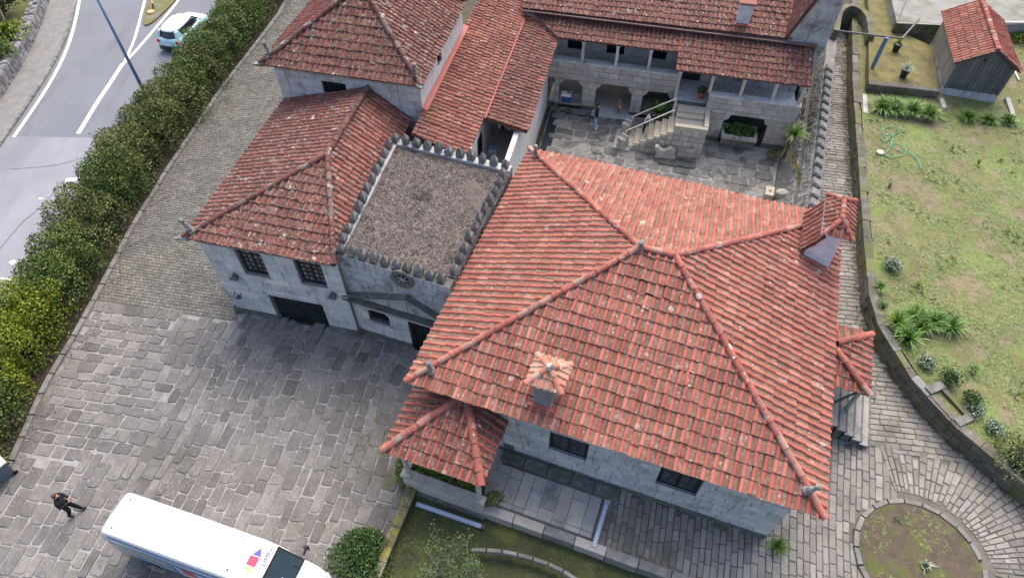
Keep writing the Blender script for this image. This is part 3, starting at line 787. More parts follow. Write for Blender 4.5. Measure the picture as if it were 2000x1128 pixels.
def damp(x, y):
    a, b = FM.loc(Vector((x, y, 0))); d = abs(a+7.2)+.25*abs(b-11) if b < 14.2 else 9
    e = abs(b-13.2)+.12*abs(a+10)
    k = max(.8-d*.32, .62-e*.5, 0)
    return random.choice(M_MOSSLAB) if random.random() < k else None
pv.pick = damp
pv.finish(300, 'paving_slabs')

# ------------------------------------------------------------------ raised ground on the right: path, plaza, terrace, lawns
M_SETT = [mat('sett_a', (.27, .252, .225), (.195, .182, .163), 1.5, .9, .35, 55, rnd=.17, layers=(((.105, .10, .078), .4, .48, .66, .75), ((.34, .325, .30), 8, .6, .7, .4))),
          mat('sett_b', (.235, .222, .203), (.17, .162, .148), 1.5, .9, .35, 55, rnd=.17, layers=(((.09, .088, .07), .4, .48, .66, .75), ((.31, .30, .28), 8, .6, .7, .4)))]
M_SETTJ = mat('sett_joint', (.14, .13, .108), (.09, .086, .072), 1.2, .95, .4, 50, layers=(((.19, .175, .15), .7, .54, .68, .6), ((.075, .095, .02), .6, .60, .72, .6)))
GW_BASE = [at(u, v, 1.0) for u, v in ((1655, 20), (1655, 200), (1668, 400), (1682, 600), (1700, 660), (1760, 760), (1850, 860), (2000, 985), (2150, 1105))]
HOUSE_R = 5.77
lawn_edge = [FM.p(.1, 8.1), FM.p(3.47, 8.15), FM.p(9, 8.15)]
plaza_poly = [FM.p(.1, 10.43), FM.p(HOUSE_R, 10.43), FM.p(HOUSE_R, 22.7), FM.p(6.05, 23), FM.p(6.05, 44)]+GW_BASE+[at(2150, 1300, 1.0), at(1500, 1300, 1.0), FM.p(3.47, 8.15), FM.p(.1, 8.1)]
structure('path', MB().prism(plaza_poly, -.19, .965), M_SETTJ); path = bpy.data.objects['path']
CX, CY, CR = 14.16, 7.04, 2.12
def out_bed(p): return math.hypot(p[0]-CX, p[1]-CY) > CR+.08
def in_plaza(p): return inside(p, plaza_poly) and out_bed(p)
split_n = FM.p(0, 15.1)
def north(p): return FM.loc(Vector((p[0], p[1], 0)))[1] > 15.0+.12*(FM.loc(Vector((p[0], p[1], 0)))[0]-6)
def fan(p): return p[0] > CX+.1 and p[1] < 13.2 and not north(p)
def vis1(p):
    u, v, w = pix((p[0], p[1], 1)); return 1100 < u < 2080 and -40 < v < 1190
pv = Paving(path, 'sett', .94, 1.0, M_SETT, bev=.02)
pv.courses(Frame(-9), (10, 30), (10, 48), (.20, .27), (.35, .75), .028, .012, .04, lambda p: in_plaza(p) and north(p) and vis1(p), along='a', wob=.04)
pv.courses(Frame(-17), (-4, 26), (0, 22), (.20, .28), (.35, .8), .028, .012, .04, lambda p: in_plaza(p) and not north(p) and not fan(p) and vis1(p), along='b', wob=.04)
pv.polar(CX, CY, CR+.35, 9, R(-70), R(92), (.26, .40), (.35, .7), .04, .015, .04, lambda p: in_plaza(p) and fan(p) and vis1(p))
pv.finish(300, 'setts')
# round bed
bedc = [(CX+math.cos(a)*(CR-.1), CY+math.sin(a)*(CR-.1)) for a in [2*math.pi*i/40 for i in range(40)]]
M_BEDSOIL = mat('bed_soil', (.105, .082, .058), (.07, .057, .042), 3, .95, .6, 22, layers=(((.085, .105, .025), 1.1, .50, .62, .8), ((.16, .12, .085), 7, .6, .68, .6)), bdist=.03)
structure('round_bed', MB().prism(bedc, .5, 1.06), M_BEDSOIL)
rk = thing('round_bed_kerb', 'circular grey stone kerb ring around the earth flower bed', 'kerb', (CX, CY, 1.0))
kerb_stones(rk, [Vector((CX+math.cos(a)*CR, CY+math.sin(a)*CR, 0)) for a in [2*math.pi*i/64 for i in range(65)]], .2, .9, 1.10, .62, M_KERB, inside_off=-.1)

# front terrace of large slabs, its retaining edge stones, and the low lawn
M_TERR = [mat('terrace_slab_a', (.34, .325, .31), (.265, .253, .243), 1.0, .88, .3, 50, rnd=.13, layers=(((.10, .097, .095), .9, .52, .70, .7), ((.34, .32, .30), 6, .6, .7, .4))),
          mat('terrace_slab_b', (.40, .37, .33), (.32, .295, .265), 1.0, .88, .3, 50, rnd=.13, layers=(((.12, .115, .105), .9, .55, .72, .6),))]
terr_poly = [FM.p(-4.1, 8.1), FM.p(.1, 8.1), FM.p(.1, 10.43), FM.p(-4.1, 10.43)]
structure('terrace', MB().prism(terr_poly, -.19, .955), M_SETTJ); terr = bpy.data.objects['terrace']
pv = Paving(terr, 'terrace_slab', .93, 1.0, M_TERR, bev=.012)
pv.courses(FM, (-4.1, .02), (8.3, 9.85), (.42, .62), (.9, 2.3), .015, .006, .01, lambda p: inside(p, terr_poly), along='b', clamp=True)
pv.finish(300)
for i in range(5):
    mb = MB(); a = -4.1+i*.92; z = 1.06; mb.box(FM, a+.012, a+.9, 9.93, 10.37, .9, z+random.uniform(-.01, .01)); put('step_stone', mb, M_GRANITE_DIRT, terr)
tk = thing('terrace_edge', 'worn granite kerb stones edging the terrace above the mossy lawn', 'kerb', FM.p(-1.5, 8.0, .5))
for i in range(12):
    a0 = -4.0+i*1.15; mb = MB(); mb.box(FM, a0+.012, a0+1.13, 7.86+random.uniform(-.02, .02), 8.20, .4, (1.03 if i < 4 else 1.06)+random.uniform(-.015, .015)); put('kerb_stone', mb, M_TERR[1] if i in (0, 1, 3) else M_KERB, tk)
M_LAWN_LOW = mat('mossy_lawn', (.060, .072, .026), (.040, .046, .022), 1.4, .95, .6, 25, layers=(((.11, .125, .03), .6, .52, .66, .8), ((.10, .085, .06), 2.2, .6, .7, .6)), bdist=.03)
ml0, ml1 = at(806, 958, .6), at(735, 1128, .6); mdir = (ml1-ml0)
low_poly = [ml0, ml0+mdir*2.2, FM.p(14, -2), FM.p(14, 7.9), FM.p(-4, 7.9), FM.p(-7.1, 7.9)]
structure('lower_lawn', MB().prism(low_poly, -.19, .5), M_LAWN_LOW)
# curved stone edging across the lower lawn
ke = thing('lawn_edging', 'curved strip of grey stones set into the mossy lawn', 'kerb', at(985, 1090, .5))
kerb_stones(ke, smooth_line([(920, 1086), (985, 1090), (1060, 1110), (1110, 1135), (1150, 1165)], .5, 4), .16, .4, .56, .55, M_KERB)

# ------------------------------------------------------------------ the garden behind its retaining wall
GW_TOP = [p+(q-p)*0 for p, q in zip(GW_BASE, GW_BASE)]
gw_in = offset(GW_BASE, .33)
M_GARDEN = mat('garden_turf', (.155, .17, .06), (.125, .118, .058), 1.2, .95, .7, 20, bdist=.04, layers=(((.15, .225, .058), .40, .48, .60, .65), ((.21, .165, .115), .75, .50, .60, .85), ((.10, .085, .055), 1.6, .58, .66, .7), ((.05, .055, .022), 3.5, .58, .68, .7), ((.20, .19, .11), 5, .6, .7, .5)))
gpoly = [p for p in gw_in]+[Vector((60, gw_in[-1].y, 0)), Vector((60, 60, 0)), Vector((gw_in[0].x, 60, 0))]
def gz(x, y):
    return 1.86+.07*math.sin(x*.9+y*.5)+.05*math.sin(y*1.3-x*.7)
mb = MB(); gx0, gx1, gy0, gy1, st = 14.5, 46.0, 6.0, 44.0, .7
idx = {}
nx, ny = int((gx1-gx0)/st)+1, int((gy1-gy0)/st)+1
edge_x = lambda y: None
def wall_x(y, line):
    for p, q in zip(line, line[1:]):
        if (p.y-y)*(q.y-y) <= 0 and abs(p.y-q.y) > 1e-6: return p.x+(q.x-p.x)*(y-p.y)/(q.y-p.y)
    return None
for j in range(ny):
    y = gy0+j*st; wx = wall_x(y, gw_in); wx = 60 if wx is None and y < 10 else (wx if wx is not None else 23)
    for i in range(nx):
        x = max(wx, 14)+(gx1-min(wx, gx1-.5))*i/(nx-1) if wx < gx1 else gx1+i*.01
        idx[i, j] = mb.vert((x, y, gz(x, y)))
for j in range(ny-1):
    for i in range(nx-1): mb.f.append([idx[i, j], idx[i+1, j], idx[i+1, j+1], idx[i, j+1]])
structure('garden', mb, M_GARDEN, True)
# lawn blades and weeds over the turf
mb = MB(); rg = random.Random(5); cnt = 0
while cnt < 24000:
    u, v = rg.uniform(1680, 2010), rg.uniform(-20, 1000)
    p = at(u, v, 1.86); wx = wall_x(p.y, gw_in)
    if wx is None or p.x < wx+.1: continue
    cnt += 1
    k = math.sin(p.x*1.7+2*math.sin(p.y*.8))+math.sin(p.y*1.9+p.x)
    if k < -.1 and rg.random() < .85: continue
    if k > 1.1 and rg.random() < .05: blades(mb, (p.x, p.y, gz(p.x, p.y)), 14, rg.uniform(.15, .32), .03, 1.1, .8, .9, 2, rg)
    if 190 > v > 60 and 1780 < u < 1990 and rg.random() < .8: continue
    blades(mb, (p.x, p.y, gz(p.x, p.y)), 4, rg.uniform(.06, .15), .028, 1.5, .75, .9, 1, rg)
lawn = put('lawn_grass', mb, L_GRASS, None); tag(lawn, 'patchy yellow green grass covering the raised garden', 'grass'); lawn['kind'] = 'stuff'
mb = MB()
for _ in range(3500):
    u, v = rg.uniform(745, 1345), rg.uniform(965, 1128); p = at(u, v, .5)
    if not inside(p, low_poly): continue
    if math.sin(p.x*1.3)+math.sin(p.y*1.7+p.x) < -.2: continue
    blades(mb, p, 3, rg.uniform(.03, .08), .02, 1.4, .8, .8, 1, rg)
gl = put('moss_grass', mb, leaf_mat('moss_blade', (.05, .07, .015), (.09, .11, .03), (.13, .13, .05)), None); tag(gl, 'thin mossy grass on the shaded lower lawn', 'grass'); gl['kind'] = 'stuff'
mb = MB()
for _ in range(420):
    a = rg.uniform(0, 6.28); r_ = CR*math.sqrt(rg.random())*.9
    p = (CX+math.cos(a)*r_, CY+math.sin(a)*r_, 1.06)
    if math.sin(p[0]*3+1)+math.sin(p[1]*2.5) < .2: continue
    blades(mb, p, 4, .08, .025, 1.5, .6, .9, 1, rg)
gl = put('bed_weeds', mb, L_GRASS, None); tag(gl, 'sparse green weeds on the soil of the round bed', 'weeds'); gl['kind'] = 'stuff'

# ------------------------------------------------------------------ buildings
def finial(owner, p, h=.75, r=.15, lean=(0, 0), m=None):
    p = Vector(p); rot = Matrix.Rotation(lean[0], 3, 'X') @ Matrix.Rotation(lean[1], 3, 'Y')
    mb = MB().lathe(p, ((r*1.15, -.12), (r*1.15, .05), (r*.9, .08), (r*.75, h*.35), (r*.5, h*.62), (r*.42, h*.68), (r*.7, h*.76), (r*.82, h*.86), (r*.6, h*.96), (r*.15, h*1.0)), 9, rot=rot)
    return put('finial', mb, m or M_LICHEN, owner)
M_LICHEN = mat('lichened_stone', (.22, .22, .205), (.13, .13, .125), 5, .92, .4, 40, layers=(((.45, .44, .40), 6, .52, .62, .7), ((.30, .25, .05), 4, .66, .72, .6)))
def corner_tip(owner, p, d, m):        # the upturned stone tip under an eave corner
    p = Vector(p); d = Vector(d).normalized(); s_ = Vector((-d.y, d.x, 0))
    mb = MB().loft([[p+s_*-w+Vector((0, 0, z0)), p+s_*w+Vector((0, 0, z0)), p+s_*w+Vector((0, 0, z1)), p+s_*-w+Vector((0, 0, z1))] if k == 0 else
                    [p+d*k+s_*-w+Vector((0, 0, z0)), p+d*k+s_*w+Vector((0, 0, z0)), p+d*k+s_*w+Vector((0, 0, z1)), p+d*k+s_*-w+Vector((0, 0, z1))] for k, w, z0, z1 in ((0, .16, -.1, .08), (.25, .12, -.04, .1), (.5, .03, .08, .15))])
    return put('corner_stone', mb, m, owner)

# --- the manor house
house = thing('manor_house', 'large square stone house with a salmon red hipped tile roof and two chimneys', 'house', FM.p(-.6, 16.5, 1.0))
fw = Wall(house, FM.p(-6.96, 10.43), FM.p(5.77, 10.43), .9, 4.95)
W1 = (-2.37+6.96, -.96+6.96, 2.36, 3.72); W2 = (1.56+6.96, 2.97+6.96, 2.44, 3.82)
fw.op = [W1, W2]
fw.backing(M_MORTAR)
fw.blocks(M_GRANITE, .34, (.4, 1.0), m_base=M_GRANITE_DIRT, base_h=.62)
for (a0, a1, z0, z1), lb in ((W1, 'dark green louvred window beside the pavilion roof'), (W2, 'dark green louvred window near the house corner')):
    fw.window(a0, a1, z0, z1, cols=2, rows=7, leaves=2, rec=.10, label=lb, slats=True, bars=.02)
rw = Wall(house, FM.p(5.77, 10.43), FM.p(5.77, 22.67), .9, 4.95); rw.backing(M_GRANITE, 'side_wall')
bw = Wall(house, FM.p(5.77, 22.67), FM.p(-6.96, 22.67), 0, 4.95); bw.backing(M_GRANITE, 'back_wall')
lw = Wall(house, FM.p(-6.96, 22.67), FM.p(-6.96, 10.43), -.1, 4.95); lw.backing(M_GRANITE, 'side_wall')
rf = Roof(house, .29, .455, M_TILE, M_RIDGE)
EZ, RZ = 5.0, 7.4
mFL, mFR, mBR, mBL = FM.p(-7.5, 9.88, EZ), FM.p(6.42, 9.9, EZ), FM.p(6.2, 23.3, EZ), FM.p(-7.5, 23.0, EZ)
mRL, mRR = FM.p(-1.15, 16.5, RZ), FM.p(.09, 16.5, RZ)
rf.face([mFL, mFR, mRR, mRL]); rf.face([mFR, mBR, mRR]); rf.face([mBR, mBL, mRL, mRR]); rf.face([mBL, mFL, mRL])
lift = Vector((0, 0, .07))
for a, b in ((mFL, mRL), (mFR, mRR), (mBR, mRR), (mBL, mRL), (mRL, mRR)): rf.cap(a+lift, b+lift, .125, .46)
rf.finish(300)
for (a, b, ln) in ((-6.75, 10.42, (.1, -.1)), (-7.0, 22.3, (0, 0)), (5.75, 10.45, (.2, .35))): finial(house, FM.p(a, b, 5.3), .62, .13, ln)
finial(house, FM.p(-1.15, 16.5, 7.42), .32, .16)
# the large tiled chimney
ch = MB(); P = FM.p
cf, cb = 20.0, 21.9
ch.hexa([P(4.78, cf, 4.9), P(5.85, cf, 4.9), P(5.85, cb, 4.9), P(4.78, cb, 4.9)], [P(4.78, cf, 5.95), P(5.72, cf, 6.95), P(5.72, cb, 6.95), P(4.78, cb, 5.95)])
ch.hexa([P(5.02, cf+.004, 6.2), P(5.70, cf+.004, 6.9), P(5.70, cb, 6.9), P(5.02, cb, 6.2)], [P(5.02, cf+.004, 6.95), P(5.70, cf+.004, 7.0), P(5.70, cb, 7.0), P(5.02, cb, 6.95)])
M_SLATE = mat('slate_panel', (.62, .64, .68), (.50, .52, .56), 2, .55, .1, 40, spec=.4, rnd=.15)
chim = put('chimney', ch, M_SLATE, house, label='tall slate clad chimney with its own little tiled roof')
cw = Wall(chim, P(4.78, cf), P(5.85, cf), 5.3, 6.9); cw.part = chim
for (a0, a1, z0, z1) in ((.30, .60, 5.75, 6.2), (.62, .93, 5.75, 6.2), (.30, .52, 6.24, 6.72), (.54, .92, 6.24, 6.72), (.04, .27, 5.7, 5.9), (.5, 1.0, 5.3, 5.7)):
    cw.block(a0, a1, z0, z1, .01, .012, M_SLATE, 'slate')
cr = Roof(house, .26, .42, M_TILE_RED, M_RIDGE, .08)
rdg0, rdg1 = P(5.55, 20.5, 7.36), P(5.55, 21.6, 7.36)
cA, cB, cC, cD = P(5.08, 19.93, 6.95), P(6.08, 19.93, 6.95), P(6.08, 22.15, 6.95), P(5.08, 22.15, 6.95)
cr.face([cA, cB, rdg0]); cr.face([cB, cC, rdg1, rdg0]); cr.face([cC, cD, rdg1]); cr.face([cD, cA, rdg0, rdg1])
cr.face([P(4.6, 22.0, 5.95), P(4.6, 19.9, 5.95), P(5.1, 19.9, 6.85), P(5.1, 22.0, 6.85)])
for a, b in ((cA, rdg0), (cB, rdg0), (cC, rdg1), (cD, rdg1), (rdg0, rdg1)): cr.cap(a+Vector((0, 0, .04)), b+Vector((0, 0, .04)), .10, .3)
cr.finish(60)
# the small chimney near the front eave, its cap a star of ridge tiles
sc = MB(); sc.box(FM, -3.06, -2.46, 10.45, 11.4, 5.0, 6.3)
M_GREYCH = mat('grey_render', (.21, .215, .22), (.165, .17, .175), 3, .85, .1, 50)
schim = put('chimney', sc, M_GREYCH, house, label='small grey chimney with a star of clay tiles on top')
fl = MB(); fl.box(FM, -3.22, -2.30, 10.33, 10.44, 5.1, 5.3); put('flashing', fl, M_FLASH_P if 'M_FLASH_P' in globals() else M_FLASH, schim)
sr = Roof(house, .24, .36, M_TILE_PALE, M_TILE_PALE, .06)
q = [P(-3.34, 10.55, 6.30), P(-2.18, 10.55, 6.30), P(-2.18, 11.68, 6.30), P(-3.34, 11.68, 6.30)]; ap = P(-2.76, 11.12, 6.62)
for i in range(4): sr.face([q[i], q[(i+1) % 4], ap]); sr.cap(q[i]-Vector((0, 0, .02)), ap+Vector((0, 0, .05)), .12, .34)
sr.finish(60); finial(house, P(-2.76, 11.12, 6.66), .12, .13)

# --- the garden pavilion
pav = thing('garden_pavilion', 'small open pavilion with hipped tile roof on stone posts at the house corner', 'pavilion', FM.p(-5.6, 9.0, 1.0))
pr = Roof(pav, .29, .455, M_TILE_RED, M_RIDGE, .10)
pA, pB, pC, pD = P(-7.6, 7.82, 3.6), P(-3.95, 7.82, 3.6), P(-3.95, 10.38, 3.6), P(-7.6, 10.38, 3.6)
pL, pR_ = P(-5.72, 10.1, 4.45), P(-5.3, 10.1, 4.45); pE, pF = P(-5.72, 10.38, 4.45), P(-5.3, 10.38, 4.45)
pr.face([pA, pB, pR_, pL]); pr.face([pB, pC, pF, pR_]); pr.face([pD, pA, pL, pE])
pr.cap(pA+lift, pL+lift, .15, .5); pr.cap(pB+lift, pR_+lift, .15, .5); pr.finish(300)
for a in (-6.9, -4.12):
    mb = MB().lathe(P(a, 7.96, 1.86), ((.15, 0), (.15, .08), (.10, .12), (.095, 1.5), (.13, 1.56), (.15, 1.72)), 10); put('post', mb, M_GRANITE_W, pav)
mb = MB(); mb.box(FM, -7.15, -6.93, 8.1, 10.4, 1.85, 1.93); put('rail', mb, M_GRANITE_W, pav)
mb = MB().box(FM, -7.18, -3.92, 7.80, 8.12, 1.72, 1.88); put('parapet_coping', mb, M_GRANITE_W, pav)
mb = MB().box(FM, -7.15, -4.0, 7.86, 8.08, -.15, 1.718); mb.box(FM, -7.15, -6.93, 8.08, 10.4, -.15, 1.86); mb.box(FM, -6.93, -4.0, 8.08, 10.4, .8, .98)
put('parapet', mb, M_GRANITE_W, pav)
mb = MB().box(FM, -7.2, -3.9, 7.74, 7.86, .4, .72); put('plinth', mb, M_GRANITE_DIRT, pav)
mb = MB().box(FM, -6.93, -4.2, 8.08, 8.6, .98, 1.62); put('planting_soil', mb, M_LITTER, pav)

# --- side porch with steps on the right of the house
por = thing('side_porch', 'small tiled porch over stone steps on the right side of the house', 'porch', FM.p(7.4, 16.8, 1.0))
pr = Roof(por, .30, .46, M_TILE_RED, M_RIDGE, .08)
a_, b_, c_, d_ = P(6.35, 15.85, 3.55), P(8.12, 15.85, 3.55), P(8.12, 18.7, 3.55), P(6.35, 18.7, 3.55); e_, f_ = P(6.75, 17.1, 3.98), P(6.75, 17.5, 3.98)
g_ = P(6.3, 17.1, 3.98); h_ = P(6.3, 17.5, 3.98)
pr.face([a_, b_, e_, g_]); pr.face([b_, c_, f_, e_]); pr.face([c_, d_, h_, f_])
pr.cap(b_+lift, e_+lift, .14, .45); pr.cap(c_+lift, f_+lift, .14, .45); pr.finish(120)
M_STEP = mat('pale_step_granite', (.40, .39, .37), (.32, .31, .295), 2, .85, .2, 60, rnd=.08, layers=(((.17, .165, .155), 1.6, .58, .72, .45),))
M_STEP2 = mat('worn_step_granite', (.30, .29, .275), (.22, .215, .205), 2, .85, .2, 60, rnd=.15, layers=(((.10, .098, .09), 1.6, .54, .7, .6),))
for i in range(5):
    mb = MB(); a = 7.30+i*.36; z = 2.12-i*.23; mb.box(FM, a-.03, a+.35, 15.12+i*.03, 17.9, z-.07, z); put('step', mb, M_STEP2, por)
    mb = MB(); mb.box(FM, a+.28, a+.352, 15.11+i*.03, 17.88, z-.075, z+.004); put('step_edge_shade', mb, M_GRANITE_DIRT, por)  # dark strip along the tread edge paints in the shadow line, with some dirt
    mb = MB(); mb.box(FM, a, a+.27, 15.2+i*.03, 17.85, .9, z-.071); put('step_base', mb, M_GRANITE_DIRT, por)
mb = MB().box(FM, 5.8, 7.25, 15.3, 18.5, .9, 2.32); put('landing', mb, M_STEP, por)
for b0 in (16.2, 18.5):
    mb = MB().lathe(P(7.95, b0, 1.7), ((.10, 0), (.09, .1), (.085, 1.7), (.12, 1.85)), 8); put('post', mb, M_GRANITE_W, por)
put('brace', MB().tube([P(7.9, 16.1, 3.4), P(6.9, 15.5, 2.5)], .05, 6), M_DARKSLAT, por)

# --- the garage wing
gar = thing('garage_wing', 'two storey granite wing with dark garage door and weathered red tile roof', 'house', FT.p(-13.5, 18, 0))
gw = Wall(gar, FT.p(-16.75, 15.22), FT.p(-10.62, 15.22), -.1, 5.1)
g_ = lambda a0, a1, z0, z1: (a0+16.75, a1+16.75, z0, z1)
GD, GW1, GW2 = g_(-14.55, -12.0, -.2, 1.88), g_(-15.2, -14.03, 3.16, 4.76), g_(-12.6, -11.4, 3.22, 4.80)
gw.op = [GD, GW1, GW2]
gw.backing(M_MORTAR); gw.blocks(M_GRANITE, .46, (.65, 1.35), m_base=M_GRANITE_DIRT, base_h=.3)
gw.window(*GW1, cols=2, rows=5, leaves=2, label='dark framed window nearest the lane'); gw.window(*GW2, cols=2, rows=5, leaves=2, label='dark framed window beside the chapel')
for w in (GW1, GW2): gw.sill(w[0], w[1], w[2], M_GRANITE, .1, .05)
gw.trim(GD[0]-.9, GD[1]+.15, 1.98, 2.08, M_GRANITE, .05, 'lintel_moulding')
mb = MB(); gw.box(mb, GD[0], GD[1], -.05, 1.88, -.30, -.22); gd = put('garage_door', mb, M_DARKWOOD, gar, label='dark green double garage door')
for i in range(10):
    x0 = lerp(GD[0], GD[1], i/10); x1 = lerp(GD[0], GD[1], (i+1)/10); mb = MB(); gw.box(mb, x0+.012, x1-.012, 0, 1.86, -.22, -.195); put('plank', mb, M_DARKWOOD, gd)
for z in (.25, .95, 1.65): mb = MB(); gw.box(mb, GD[0]+.05, GD[1]-.05, z, z+.09, -.194, -.175); put('rail', mb, M_DARKWOOD, gd)
Wall(gar, FT.p(-16.75, 24.4), FT.p(-16.75, 15.22), -.1, 5.1).backing(M_GRANITE, 'side_wall')
gr = Roof(gar, .265, .42, M_TILE_OLD, M_RIDGE_OLD)
T = FT.p
gFL, gFR, gBR, gBL, gA, gB = T(-17.1, 14.98, 5.2), T(-10.6, 14.98, 5.2), T(-10.6, 24.45, 5.2), T(-17.1, 24.45, 5.2), T(-12.5, 19.6, 6.6), T(-12.5, 24.45, 6.6)
gr.face([gFL, gFR, gA]); gr.face([gFR, gBR, gB, gA], M_TILE_RED); gr.face([gBL, gFL, gA, gB])
gr.cap(gFL+lift, gA+lift, .13, .42); gr.cap(gFR+lift, gA+lift, .12, .42); gr.cap(gA+lift, gB+lift, .13, .42)
gr.finish(300)
finial(gar, T(-16.85, 15.25, 5.35), .8, .15, (.05, -.25)); corner_tip(gar, T(-17.0, 15.08, 5.2), -FT.e1-FT.e2, M_LICHEN)
mb = MB().lathe(at(468, 606), ((.22, -.1), (.2, .25), (.12, .55), (.02, .62)), 9); put('corner_guard_stone', mb, M_GRANITE_DIRT, gar)
for (u, v), lb in (((461, 536), 'dark metal wall lantern under the window nearest the lane'), ((652, 572), 'dark metal wall lantern beside the chapel corner'), ((467, 573), 'open wrought iron lamp bracket low on the garage wall')):
    x, z = gw.hit(u, v); t = thing('wall_lantern', lb, 'lantern', gw.P(x, z, .03))
    mb = MB().hexa([gw.P(x-.22, z-.05, .30), gw.P(x+.22, z-.05, .30), gw.P(x+.14, z-.05, .03), gw.P(x-.14, z-.05, .03)], [gw.P(x-.07, z+.10, .18), gw.P(x+.07, z+.10, .18), gw.P(x+.05, z+.16, .03), gw.P(x-.05, z+.16, .03)]) if v != 573 else \
        MB().tube([gw.P(x-.14, z+.1, .03), gw.P(x-.1, z+.12, .25), gw.P(x, z-.14, .22), gw.P(x+.13, z+.1, .25), gw.P(x+.15, z+.1, .03)], .022, 6)
    put('hood', mb, M_DARKSLAT, t)
    mb = MB(); gw.box(mb, x-.07, x+.07, z-.22, z-.05, .05, .17); put('lamp_body', mb, M_DARKSLAT, t)

# --- the tower house behind it
tow = thing('tower_house', 'tall granite block with steep weathered tile roof above the garage wing', 'house', FT.p(-13.6, 28, 0))
tw = Wall(tow, T(-17.2, 24.5), T(-10.0, 24.5), 0, 7.2)
TW = (-14.88+17.2, -13.68+17.2, 5.64, 6.58); tw.op = [TW]
tw.backing(M_MORTAR)
tw.z0 = 4.6; tw.blocks(M_GRANITE, .40, (.7, 1.5), m_base=M_GRANITE_D, base_h=.75)
tw.window(*TW, cols=2, rows=3, leaves=2, rec=.12, pane_m=M_GLASS); tw.sill(TW[0], TW[1], TW[2], M_GRANITE, .08, .05)
tr_ = Wall(tow, T(-10.0, 24.5), T(-10.0, 31.6), 0, 7.2)
x, z = tr_.hit(857, 108); TW2 = (x-.32, x+.32, z-.45, z+.45); tr_.op = [TW2]
tr_.backing(M_MORTAR, 'side_wall'); tr_.z0 = 5.0; tr_.blocks(M_PLASTER, .45, (.9, 1.6), gap=.008); tr_.window(*TW2, cols=2, rows=3, leaves=1, rec=.08, pane_m=M_GLASS)
Wall(tow, T(-17.2, 31.6), T(-17.2, 24.5), 0, 7.2).backing(M_GRANITE, 'side_wall')
to = Roof(tow, .265, .42, M_TILE_OLD, M_RIDGE_OLD)
tA, tB, tC, tD, tP = T(-17.6, 24.15, 7.3), T(-9.75, 24.15, 7.3), T(-9.75, 31.8, 7.3), T(-17.6, 31.8, 7.3), T(-13.65, 27.95, 9.6)
to.face([tA, tB, tP]); to.face([tB, tC, tP]); to.face([tC, tD, tP]); to.face([tD, tA, tP])
for q in (tA, tB, tC, tD): to.cap(q+lift, tP+lift, .13, .42)
to.finish(300)
finial(tow, T(-17.2, 24.6, 7.5), .8, .15, (.1, -.2)); finial(tow, T(-10.2, 24.6, 7.5), .7, .15, (.15, .1))
corner_tip(tow, T(-17.5, 24.25, 7.3), -FT.e1-FT.e2, M_LICHEN); corner_tip(tow, T(-9.9, 24.25, 7.3), FT.e1*.6-FT.e2, M_LICHEN)

# --- the crenellated chapel
chp = thing('chapel', 'granite chapel with flat gravel roof and a ring of pointed merlons', 'chapel', FM.p(-10, 17, 0))
cFL, cFR, cBR, cBL = P(-12.68, 14.0), P(-7.58, 14.0), P(-7.72, 21.25), P(-13.65, 21.25)
cwall = Wall(chp, cFL, cFR, -.1, 5.35)
def chit(u, v): return cwall.hit(u, v)
dx0, _ = chit(797, 627); CD = (dx0, dx0+1.5, -.2, 2.12)
wx0, wz1 = chit(717, 600); wx1, wz0 = chit(763, 635); CWN = (wx0, wx1, wz0, wz1-.02)
cwall.op = [CD, CWN]
cwall.backing(M_MORTAR_D)
cwall.z1 = 2.75; cwall.blocks(M_GRANITE, .42, (.6, 1.2), m_base=M_GRANITE_DIRT, base_h=.5)
cwall.z0, cwall.z1 = 2.75, 5.35; cwall.op = []; cwall.blocks(M_GRANITE_D, .40, (.5, 1.0)); cwall.op = [CD, CWN]
cwall.window(*CWN, cols=2, rows=2, leaves=2, rec=.16, pane_m=M_GLASS)
mb = MB(); n = 8
for sgn in (0, 1):       # rounded head of the window: spandrel stones
    x0 = CWN[0] if sgn == 0 else CWN[1]; r_ = .32; dirn = 1 if sgn == 0 else -1
    pts = [(x0, CWN[3])]+[(x0+dirn*r_*(1-math.sin(a)), CWN[3]-r_*(1-math.cos(a))) for a in [math.pi/2*i/n for i in range(n+1)]]
    mb.slab([cwall.P(x, z, .02) for x, z in pts], cwall.n, .2)
put('arch_spandrel', mb, M_GRANITE, chp)
cwall.sill(CWN[0], CWN[1], CWN[2], M_GRANITE_D, .1, .08)
mb = MB(); cwall.box(mb, CD[0], CD[1], -.05, 2.12, -.34, -.26); cd = put('chapel_door', mb, M_DARKWOOD, chp)
for i in range(6): mb = MB(); x0 = lerp(CD[0], CD[1], i/6); cwall.box(mb, x0+.01, x0+.24, 0, 2.1, -.26, -.24); put('plank', mb, M_DARKWOOD, cd)
